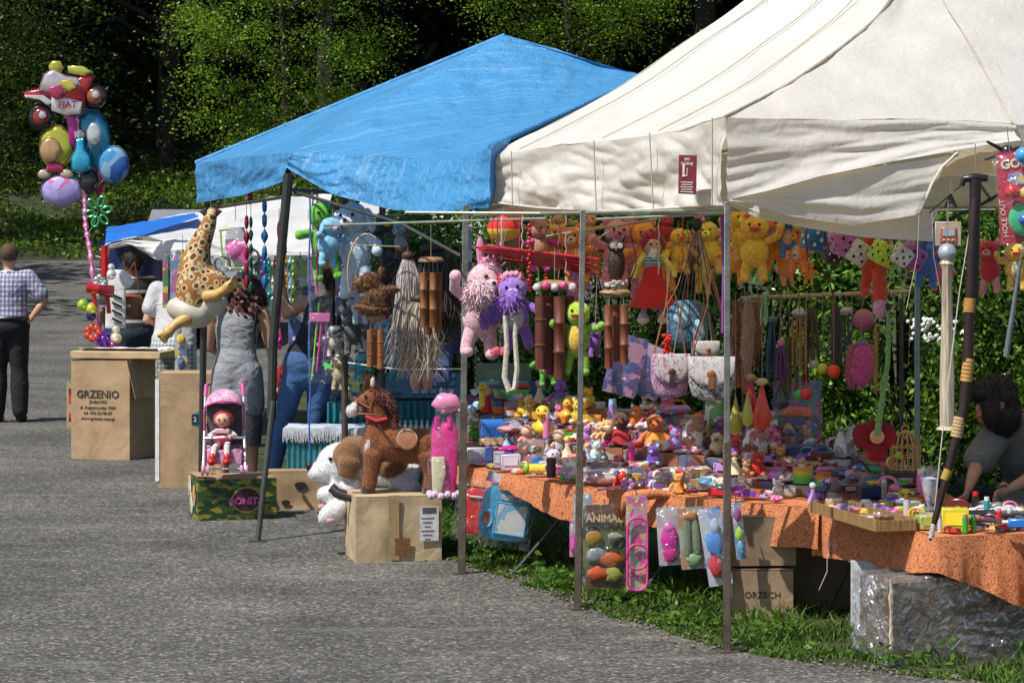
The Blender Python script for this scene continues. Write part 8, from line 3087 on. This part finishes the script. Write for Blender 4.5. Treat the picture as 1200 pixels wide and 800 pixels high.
for x in (-.04, 0, .04):
 m = MB()
 m.lathe([(.004, -.05), (.024, -.05), (.024, .05), (.004, .05)], (x, 0, .025), 14, 0, (PI / 2, 0, 0))
 m.ob('wheel', plastic((.7, .5, .3)), t)
t = solid('toy_boat', 'green and red toy boat on the back step of ducks', 'toy boat', 603, 5)
m = MB()
m.prism([(-.10, .05), (-.06, 0), (.06, 0), (.10, .05)], .06, (0, 0, .01), puff=.01)
m.ob('hull', plastic((.15, .5, .1)), t)
m = MB()
m.prism([(-.08, 0), (.09, .005), (.06, .03), (-.05, .028)], .07, (.01, 0, .065), puff=.008)
m.ob('red_deck', plastic((.6, .03, .03)), t)
t = solid('toy_plane', 'magenta toy aeroplane on a yellow stand', 'toy aeroplane', 596, 1, .05, .2)
m = MB()
m.ell((0, 0, .085), (.08, .03, .022))
m.box((0, 0, .088), (.03, .13, .008), bev=.003)
m.ob('fuselage', plastic((.55, .02, .25)), t)
m = MB()
m.lathe([(.02, 0), (.028, .03), (.012, .07)], n=12)
m.ob('stand', plastic((.7, .45, .05)), t)
t = solid('toy_mushroom', 'pink toy parasol house behind the magenta aeroplane', 'toy house', 597, 2, .06)
m = MB()
m.ell((0, 0, .10), (.075, .06, .022))
m.ob('pink_roof', plastic((.65, .3, .32)), t)
m = MB()
m.tube([(0, 0, 0), (0, 0, .09)], .035, 12)
m.ob('house_body', plastic((.35, .06, .04)), t)
for i, (px, lv, lb, c1, c2) in enumerate(((613, 1, 'pink baby doll with a pale bonnet sitting by the blue carton', (.6, .3, .28), (.65, .55, .5)), (617, 2, 'second pink baby doll behind the bonneted one', (.55, .25, .25), (.5, .35, .25)), (655, 2, 'pale statuette doll beside the big bath duck', (.4, .4, .4), (.5, .42, .35)))):
 t = solid('baby_doll', lb, 'doll', px, lv, 0, rnd.uniform(-.3, .3))
 m = MB()
 m.ell((0, 0, .045), (.035, .03, .045))
 m.ob('romper', cloth(c1), t)
 m = MB()
 m.ell((0, -.01, .105), (.03, .028, .03))
 hd = m.ob('head', plain((.62, .38, .28), .5), t)
 m = MB()
 m.ell((0, .004, .117), (.034, .03, .028), lump=.2)
 m.ob('bonnet', cloth(c2), hd)
 for sg in (-1, 1):
  m = MB()
  m.tube([(sg * .028, 0, .07), (sg * .052, -.03, .05)], .011, 8)
  m.ob('arm', plain((.62, .38, .28), .5), t)
  m = MB()
  m.tube([(sg * .02, -.02, .02), (sg * .035, -.075, .014)], .013, 8)
  m.ob('leg', plain((.62, .38, .28), .5), t)
t = solid('yellow_roll', 'yellow padded roll lying at the table edge', 'roll', 628, 0, -.04)
m = MB()
m.tube([(-.055, 0, .03), (.05, .0, .03)], .028, 14)
m.ob('roll_body', plush((.75, .55, .04)), t)
m = MB()
m.ell((-.05, -.01, .035), (.02, .022, .03))
m.ob('green_end', plastic((.3, .45, .05)), t)
t = solid('dark_cup', 'dark brown round tin standing at the table edge by the post', 'tin', 646, 0, -.04)
m = MB()
m.lathe([(.001, 0), (.024, 0), (.026, .002), (.026, .10), (.023, .104), (.001, .102)], n=20)
m.ob('tin_body', plain((.06, .015, .012), .4), t)
m = MB()
m.lathe([(.0275, .085), (.0275, .105), (.022, .109), (.001, .109)], n=20)
m.ob('lid', plain((.09, .03, .02), .3), t)
for (lb, px, lv, s_, c, kw) in (('white and pink plush pony with a red mane by the middle post', 681, 1, 40, (.68, .5, .55), dict(ears='cat', hair=(.6, .05, .05))), ('dark eyed white plush seal lying among pink packs', 688, 0, 26, (.66, .62, .6), dict(ears='none')),
       ('violet winged plush bird on the back step', 657, 5, 40, (.22, .08, .4), dict(ears='cat')), ('cream plush bear behind the white pony', 704, 3, 36, (.62, .45, .28), dict(ears='round')),
       ('golden curly plush bear near the pink booklets', 795, 0, 30, (.65, .35, .06), dict(ears='round')), ('second golden curly plush bear with its paws out', 815, 1, 30, (.68, .42, .12), dict(ears='round')),
       ('white patterned plush seal with tiny eyes on the near edge', 770, 0, 32, (.62, .6, .62), dict(ears='none')), ('cream plush lamb by the corner post', 846, 0, 30, (.66, .6, .48), dict(ears='flop')),
       ('white plush puppy with orange ears past the corner post', 868, 1, 28, (.66, .62, .55), dict(ears='flop', ec=(.6, .2, .04))), ('orange hooded plush dwarf with a flared skirt', 768, 3, 56, (.55, .16, .04), dict(ears='none', clothes=(.75, .3, .04))),
       ('tan plush giraffe bending over the brown deer', 712, 3, 40, (.65, .4, .15), dict(ears='cat')), ('brown wooden looking deer toy in a red jacket', 728, 3, 54, (.10, .03, .02), dict(ears='cat', clothes=(.4, .02, .03))),
       ('pink piggy soft toy with goggle eyes before the doll house set', 902, 4, 32, (.65, .15, .35), dict(ears='round')), ('mustard plush mouse beside the pink piggy', 915, 3, 30, (.5, .3, .06), dict(ears='round')),
       ('red plush bug at the far side of the corner post', 862, 3, 32, (.5, .03, .06), dict(ears='none'))):
 p = Q(px, lv)
 H = S(s_, p.y)
 anchor(px, p, label_short(lb))
 plushie(lb, 0, 0, p.y, s_, c, rnd.uniform(-.5, .5), kw.get('ears'), kw.get('ec'), 'muzzle', None, None, kw.get('hair'), None, 0, clothes=kw.get('clothes'), sit=True, group=None, loc_=p + V3((0, 0, .30 * H)))
for (lb, px, lv, wh, c) in (('puffy clear bag holding pink folded doll clothes', 668, 0, (.13, .06), (.65, .45, .55)), ('wide clear bag with lilac folded cloth near the middle post', 706, 0, (.20, .045), (.6, .42, .52)), ('pink paper parcel in film beside the red shoe', 724, 1, (.16, .04), (.65, .4, .48)),
       ('round clear bag with a green dinosaur inside', 838, 4, (.12, .17), (.12, .35, .08)), ('brown and orange domed toy helmet in film', 812, 3, (.13, .10), (.35, .13, .06)), ('clear bag of pink and white beads by the orange dwarf', 787, 1, (.14, .05), (.6, .45, .5)),
       ('blue plastic tool set in a bag before the green dinosaur', 832, 1, (.15, .04), (.1, .35, .6)), ('clear bag with white lace hearts', 985, 4, (.08, .10), (.5, .5, .52)), ('silver wrapped ball pack near the felt flower', 998, 5, (.07, .09), (.4, .42, .45)),
       ('dusty red padded bag behind the rainbow spring', 885, 3, (.15, .10), (.35, .06, .06))):
 t = solid('film_bag', lb, 'bag', px, lv)
 m = MB()
 m.ell((0, 0, wh[1] * .9), (wh[0] * .42, .045, wh[1] * .85), lump=.35)
 m.ob('contents', prints([c, dk(c, .6), dk(c, 1.2), WHITE], 22), t)
 m = MB()
 m.ell((0, 0, wh[1]), (wh[0] * .5, .06, wh[1]), lump=.5, n=20, k=14)
 m.ob('clear_film', film(), t)
t = solid('red_shoe', 'single red toy shoe lying beside the brown deer', 'shoe', 735, 0, .1)
m = MB()
m.ell((0, 0, .025), (.045, .03, .025))
m.ell((-.025, .0, .045), (.025, .024, .03))
m.ob('upper', plastic((.6, .05, .02)), t)
m = MB()
m.ell((0, 0, .008), (.05, .033, .008))
m.ob('sole', plain(DGREY, .6), t)
for (px, lv, r_, h_, cs, lb) in ((941, 2, .052, .085, [(.2, .6, .05), (.65, .6, .05), (.7, .3, .05), (.15, .55, .1)], 'big rainbow coloured spring toy, green and orange'), (965, 2, .038, .07, [(.2, .6, .05), (.7, .35, .05), (.6, .12, .03), (.15, .55, .1)], 'smaller rainbow spring toy with a red base')):
 t = solid('spring_toy', lb, 'spring toy', px, lv)
 m = MB()
 n_ = 14
 for k in range(n_):
  m.tube([(r_ * math.cos(a), r_ * math.sin(a), h_ * (k + .5) / n_) for a in [q * PI / 10 for q in range(21)]], h_ / n_ * .46, 5, m=[3, 0, 1, 2][int(k / n_ * 4)])
 m.ob('spring_coil', [plastic(c) for c in cs], t)
 m = MB()
 m.tube([(0, 0, 0), (0, 0, h_ * .9)], r_ * .9, 16)
 m.ob('paper_core', plain(WHITE, .6), t)
t = solid('toy_set', 'large clear fronted doll house set with an orange roof behind the springs', 'toy set', 935, 5, .1)
m = MB()
m.box((0, .03, .16), (.26, .02, .32))
m.ob('printed_back', prints([(.04, .1, .25), (.1, .2, .35), (.3, .08, .2), (.05, .2, .2), (.1, .08, .25)], 18), t)
m = MB()
m.prism([(-.10, .0), (-.07, .05), (.06, .05), (.09, 0)], .04, (0, 0, .13), puff=.004)
m.ob('orange_roof', plastic((.7, .12, .03)), t)
m = MB()
m.ell((.06, 0, .06), (.04, .03, .05), lump=.3)
m.ell((-.05, 0, .05), (.035, .03, .04), lump=.3)
m.ob('toy_figures', prints([(.5, .1, .2), (.05, .15, .4), (.6, .4, .1)], 30), t)
m = MB()
m.box((0, -.005, .16), (.265, .07, .325))
m.ob('clear_film', film(), t)
t = solid('toy_plate', 'dark blue oval toy box with a green ring before the doll house set', 'toy box', 945, 4)
m = MB()
m.box((0, 0, .035), (.22, .1, .065), bev=.012)
m.ob('box_body', plastic((.02, .05, .2)), t)
m = MB()
m.tube([(.04 * math.cos(a), -.054, .035 + .022 * math.sin(a)) for a in [q * PI / 10 for q in range(21)]], .003, 5)
m.ob('green_ring', plastic((.1, .5, .3)), t)
t = thing('conical_bag', 'clear cone shaped bag of blue stars standing before the hedge', 'bag', Q(1089, 2, .1))
anchor(1089, t.location, 'clear cone shaped bag')
m = MB()
m.lathe([(.012, 0), (.03, .08), (.05, .16), (.055, .2), (.03, .215)], n=16)
m.ob('clear_film', film(), t)
m = MB()
m.lathe([(.001, .01), (.025, .08), (.042, .16), (.001, .17)], n=14)
m.ob('contents', prints([(.45, .5, .6), (.2, .25, .5), (.5, .5, .55)], 50), t)
p0, p1 = T(967, 590, .60), T(1043, 612, .60)
c = (p0 + p1) / 2
t = thing('wooden_tray', 'long pale wooden tray tilted at the table edge with sweets in it', 'tray', V3((c.x, c.y - .02, TZ + .02)), math.atan2(p1.y - p0.y, p1.x - p0.x))
anchor(1005, t.location, 'long pale wooden tray')
wl = (p1 - p0).length * 1.04
m = MB()
m.box((0, -.07, .02), (wl, .012, .052))
m.box((0, .12, .02), (wl, .012, .052))
m.box((-wl / 2, .025, .02), (.012, .178, .048))
m.box((wl / 2, .025, .02), (.012, .178, .048))
m.ob('tray_sides', wood((.30, .18, .07)), t, smooth=False)
m = MB()
m.box((0, .025, -.002), (wl * .98, .18, .01))
m.ob('tray_floor', wood((.3, .2, .08)), t, smooth=False)
AXI = V3((math.cos(t.rotation_euler.z), math.sin(t.rotation_euler.z), 0))
for k in range(10):
 q = t.location + AXI * (-.5 + (k + .5) / 10) * wl * .9 + V3((0, .03 + rnd.uniform(-.03, .06), .02))
 scatter(['box', 'book', 'bag', 'blister'], 1005, q, .08, [(1005, 'long pale wooden tray')], ['cream', 'tan', 'pink', 'lilac', 'yellow', 'grey', 'brown'], 'inside')
for k, (px, lv) in enumerate(((1030, 2), (1048, 2), (1066, 2), (1038, 1), (1058, 1), (1078, 1))):
 toybox(('yellow carton with a green patch, ' + ['back row by the tray', 'back row middle', 'back row by the club', 'near row by the tray', 'near row middle', 'near row by the bow'][k]), px, lv, (.07, .05, .035), [(.7, .42, .03), (.75, .55, .05), (.3, .4, .05)], .1, 30, .1)
toybox('bright lemon yellow box with a brown label by the tip of the bow', 1119, 0, (.12, .08, .105), [(.75, .58, .03)], -.1, 30, .02)
toybox('clear lidded box of yellow green dominoes at the bow tip', 1087, 0, (.10, .08, .06), [(.4, .4, .08), (.55, .5, .2), (.3, .4, .1)], .2, 40, .04)
toybox('small green flat pack behind the bow tip', 1068, 0, (.08, .06, .03), [(.05, .3, .2), (.1, .4, .25)], .1, 40)
toybox('dark rack of tiny toy cars in rows beside the tray', 1000, 2, (.20, .12, .04), [(.05, .04, .04), (.15, .12, .1), (.03, .03, .03), (.3, .25, .2)], .3, 60, .05)
def longgun(label, px, lv, ln, c1, c2, rz, jit=0.0, nm='toy_rifle'):
 t = solid(nm, label, nm.replace('_', ' '), px, lv, jit, rz)
 m = MB()
 m.tube([(-ln / 2, 0, .04), (0, 0, .04), (.02, 0, .04)], [.010, .010, .012], 8)
 m.ob('barrel', plain(c2, .35), t)
 m = MB()
 m.tube([(-.02, 0, .035), (ln * .25, 0, .035), (ln * .5, 0, .022)], [.018, .022, .034], 10, flat=.5)
 m.ob('stock', plain(c1, .4), t)
 return t
longgun('brown leather like toy rifle sheath lying by the yellow box', 1172, 0, .42, (.12, .04, .025), (.09, .035, .025), -.05, .03)
longgun('black toy rifle lying behind the brown sheath', 1165, 1, .45, (.02, .02, .022), (.02, .02, .022), .05, .05)
longgun('second black toy rifle with a grey stock near the seller', 1160, 1, .4, (.1, .1, .11), (.02, .02, .022), .15, .16)
t = solid('water_pistol', 'blue water pistol at the very edge of the orange cloth', 'water pistol', 1198, 0, -.2)
m = MB()
m.box((0, 0, .05), (.13, .03, .045), bev=.008)
m.box((.045, 0, .015), (.03, .028, .06), (0, .3, 0), bev=.008)
m.ob('pistol_body', plastic((.03, .2, .6)), t)
m = MB()
m.tube([(-.065, 0, .055), (-.09, 0, .055)], .009, 8)
m.ob('nozzle', plastic(WHITE), t)
t = solid('toy_handbag', 'checked purple handbag with a curved handle by the dark car rack', 'handbag', 1006, 3)
m = MB()
m.box((0, 0, .03), (.14, .08, .05), (0, .25, 0), bev=.015)
m.ob('bag_body', prints([(.4, .1, .25), (.5, .3, .4), (.1, .08, .1)], 60), t)
m = MB()
m.tube([(-.06 + .12 * k / 10, -.01, .05 + .06 * math.sin(PI * k / 10)) for k in range(11)], .007, 6)
m.ob('handle', plain((.04, .03, .03), .4), t)
t = solid('white_cloth', 'crumpled grey white cloth lying before the seller', 'cloth', 1165, 2, .05)
m = MB()
m.grid(lambda u, v: V3(((u - .5) * .3, (v - .5) * .2, .045 * math.sin(PI * u) * math.sin(PI * v) + .02 * noise.noise(V3((u * 6, v * 6, 0))) + .01)), 24, 16)
m.ob('cloth_sheet', plain((.42, .42, .42), .8), t, angle=80)
kA = ['box', 'box', 'critter', 'car', 'cup', 'doll', 'blister', 'blister', 'tube', 'bag', 'book']
kB = ['blister', 'blister', 'box', 'critter', 'bag', 'bag', 'purse', 'doll', 'box', 'book']
kC = ['blister', 'box', 'book', 'purse', 'car', 'bracelet', 'bag', 'cup', 'tube', 'gun']
cA = ['yellow', 'pink', 'blue', 'white', 'red', 'lilac', 'sky blue', 'orange', 'hot pink', 'cream', 'green', 'gold']
cB = ['pink', 'lilac', 'white', 'hot pink', 'sky blue', 'orange', 'maroon', 'cream', 'red', 'violet', 'navy', 'tan']
cC = ['pink', 'lilac', 'silver', 'white', 'black', 'maroon', 'navy', 'brown', 'yellow', 'green', 'teal', 'grey', 'violet', 'red']
n_small = 0
for (a_, b_, st_, kk, cc, lvs) in ((548, 742, 11.5, kA, cA, (0, 1, 2, 3, 4, 5)), (744, 960, 11.5, kB, cB, (0, 1, 2, 3, 4, 5)), (962, 1096, 11.5, kC, cC, (0, 1, 2, 3, 4, 5)), (1098, 1196, 10, kC, cC, (0, 1, 2, 3))):
 for lv in lvs:
  px = a_ + rnd.uniform(0, st_)
  while px < b_:
   tray = 962 < px < 1046 and lv < 1
   if not tray:
    p = Q(px, min(lv, 5 if px < 1090 else 2), rnd.uniform(-.05, .05) + (.12 if lv == 3 and px > 1096 else 0))
    s_ = rnd.uniform(.08, .145) * (.75 if lv == 0 else 1.1 if lv > 3 and px < 960 else 1)
    if px > 1030:
     s_ *= .8
    scatter(kk, px, p, s_, AN, cc)
    n_small += 1
   px += st_ * rnd.uniform(.75, 1.3)
print('small goods', n_small)
# ------------------------------------------------------------------ packets hanging along the table edge
dk_ = 15.0
t = thing('drawing_board', 'blue toy drawing board with a round handle in a clear bag below the orange cloth', 'toy board', W(592, 602, dk_), .05, 'toy drawing boards in clear bags', ry=R(9))
k1 = dk_ / F
m = MB()
m.prism([(x * k1, z * k1) for x, z in rpoly(58, 62, 14)], .02, puff=.01)
m.ob('board_body', plastic((.03, .30, .55)), t)
m = MB()
m.box((7 * k1, -.022, -5 * k1), (34 * k1, .004, 34 * k1))
m.ob('screen', prints([(.62, .62, .62), (.55, .6, .65), (.62, .62, .6), (.2, .4, .6), (.6, .55, .4)], 22), t)
m = MB()
m.tube([(7 * k1 + x * k1, -.022, z * k1 - 5 * k1) for x, z in ((-18, -18), (18, -18), (18, 18), (-18, 18), (-18, -18))], .005, 5)
m.ob('screen_frame', plastic((.1, .4, .62)), t)
m = MB()
m.tube([(-21 * k1 + 7 * k1 * math.cos(a), -.018, -8 * k1 + 10 * k1 * math.sin(a)) for a in [q * PI / 8 for q in range(17)]], .012, 8)
m.ob('handle', plastic((.05, .35, .6)), t)
m = MB()
m.box((-21 * k1, -.021, -8 * k1), (9 * k1, .003, 14 * k1))
m.ob('handle_gap', plain((.35, .03, .02), .5), t)
m = MB()
m.box((4 * k1, -.023, 20 * k1), (24 * k1, .004, 6 * k1))
m.ob('name_plate', prints([(.6, .6, .6), (.1, .1, .3), (.6, .6, .6)], 90), t)
t2 = thing('drawing_board', 'red toy drawing board in a clear bag half behind the blue one', 'toy board', W(560, 599, dk_ + .06), .05, 'toy drawing boards in clear bags', ry=R(6))
m = MB()
m.prism([(x * k1, z * k1) for x, z in rpoly(44, 54, 12)], .02, puff=.008)
m.ob('board_body', plastic((.6, .02, .015)), t2)
m = MB()
m.tube([(-12 * k1, -.02, 17 * k1), (8 * k1, -.02, 17 * k1)], .008, 6)
m.ob('pen', plastic((.6, .5, .5)), t2)
for tt, w_, h_ in ((t, 68, 84), (t2, 56, 76)):
 m = MB()
 m.grid(lambda u, v: V3(((u - .5) * w_ * k1, -.035 - .02 * math.sin(PI * u) * math.sin(PI * v) - .008 * noise.noise(V3((u * 6, v * 6, w_))), (v - .46) * h_ * k1)), 16, 16)
 m.ob('clear_film', film(), tt)
m = MB()
m.box((2 * k1, -.01, 38 * k1), (60 * k1, .004, 12 * k1), (0, .12, 0))
m.ob('header_card', prints([(.1, .4, .6), (.6, .6, .65), (.5, .2, .4), (.05, .1, .4)], 24), t)
pack('grey clear bag of white lace hanging by the middle post', 683, 598, 13.9, 22, 40, [(.35, .38, .4), (.5, .5, .5), (.3, .35, .38)], None, group=None)
t = pack('large dark card pack of toy animals with the word Animal', 708, 640, 13.8, 50, 98, [(.05, .06, .02), (.16, .15, .03), (.03, .03, .02), (.10, .12, .05), (.12, .05, .02)],
  [(-.2, -.1, .22, .09, (.22, .24, .26)), (.15, -.15, .3, .08, (.45, .1, .02)), (-.15, -.32, .26, .08, (.5, .08, .02)), (.2, -.33, .2, .09, (.3, .3, .05)), (-.25, .1, .2, .09, (.3, .18, .03)), (.25, .12, .18, .05, (.25, .26, .2))], scale=14)
m = MB()
m.text('ANIMAL', .052, (0, -.02, .145), (PI / 2, 0, 0), th=.001, bold=.0015)
m.ob('lettering', plain((.55, .42, .25), .5), t, smooth=False)
t = pack('long pink rounded toy case printed with patches, tied by an orange cloth knot', 746, 636, 13.45, 25, 110, [(.62, .08, .3), (.62, .1, .32), (.6, .3, .4), (.2, .45, .3), (.6, .45, .15), (.62, .08, .3), (.5, .45, .5)], None, rz=.15, scale=42)
m = MB()
m.tube([(x * 13.45 / F, -.02, z * 13.45 / F) for x, z in rpoly(24, 60, 11) + [rpoly(24, 60, 11)[0]]], .007, 6)
m.tube([(x * 13.45 / F, -.02, (z - 28) * 13.45 / F) for x, z in rpoly(24, 54, 11) + [rpoly(24, 54, 11)[0]]], .007, 6)
m.ob('pink_rim', plastic((.65, .06, .28)), t)
pack('magenta doll accessory bag dangling beside the pink case', 784, 628, 13.3, 27, 68, [(.45, .4, .42), (.5, .48, .45), (.4, .35, .4)], [(0, -.05, .36, .25, (.55, .03, .3)), (0, -.3, .32, .14, (.5, .02, .2)), (0, .15, .25, .1, (.6, .15, .45))], ry=-.06)
pack('grey green mermaid toy bag between the magenta and blue ones', 811, 630, 13.25, 30, 72, [(.3, .22, .15), (.35, .35, .35), (.25, .3, .2), (.4, .2, .1)], [(-.2, 0, .16, .36, (.16, .2, .12)), (.15, -.02, .16, .36, (.14, .2, .10)), (0, -.35, .3, .1, (.2, .35, .15)), (0, .36, .3, .08, (.4, .15, .05))], ry=-.08)
pack('blue and red toy bag hanging slanted by the corner post', 838, 640, 13.2, 28, 92, [(.15, .3, .55), (.45, .5, .6), (.3, .35, .5), (.5, .5, .55)], [(0, .05, .34, .16, (.08, .25, .6)), (-.1, -.25, .28, .14, (.5, .03, .04)), (.1, .25, .2, .1, (.4, .45, .55))], ry=-.16)
pack('narrow clear toy bag with a lime piece past the corner post', 866, 622, 13.15, 12, 66, [(.35, .3, .4), (.1, .3, .5), (.5, .5, .5)], [(0, .3, .35, .12, (.3, .05, .2)), (0, -.05, .4, .12, (.3, .5, .05)), (0, -.3, .35, .14, (.1, .3, .5))], ry=-.1)
pack('thin pink magnifier toy card hanging beside the animal pack', 673, 630, 14.0, 11, 44, [(.5, .3, .4), (.6, .1, .35), (.55, .45, .5)], [(-.1, -.2, .4, .2, (.6, .05, .35))], group=None)
t = thing('cloth_knot', 'twisted orange cloth bundle at the table edge above the pink case', 'cloth', T(748, 582) + V3((-.02, -.03, .0)))
m = MB()
m.tube([(-.07, 0, -.05), (-.03, -.02, .0), (.04, -.02, .015), (.12, 0, .02), (.22, .01, .0)], [.035, .04, .032, .028, .02], 12)
m.tube([(-.06, 0, -.01), (-.08, -.01, -.07), (-.06, 0, -.10)], [.03, .034, .02], 10)
blob(m, 'twisted_cloth', ORC, t, .012, 2)
t = thing('toy_wand', 'pink wand with a flower head sticking out over the table edge', 'wand', T(722, 576) + V3((0, -.03, .02)))
m = MB()
m.tube([(-.11, 0, -.01), (.04, 0, .015)], .006, 6)
m.ob('stick', plastic((.6, .3, .4)), t)
m = MB()
for k in range(6):
 m.ell((.06 + .022 * math.cos(k * 1.05), -.01, .02 + .022 * math.sin(k * 1.05)), (.016, .01, .016), n=8, k=6)
m.ob('flower_head', plastic((.45, .2, .5)), t)
for (x, y, lb) in ((G(487, 655).x, G(487, 655).y + .25, 'small black rubber foot lying in the grass beside the horse box'),):
 t = thing('rubber_foot', lb, 'rubber foot', V3((x + .12, y, .0)))
 m = MB()
 m.lathe([(.001, 0), (.05, 0), (.05, .03), (.035, .045), (.001, .045)], n=16)
 m.ob('foot_body', plain(BLACK, .6), t)
 m = MB()
 m.lathe([(.001, .045), (.018, .045), (.018, .052), (.001, .052)], n=12)
 m.ob('screw_cap', plain(GREY, .4), t)
print('THINGS', len([o for o in bpy.data.objects if 'label' in o]))
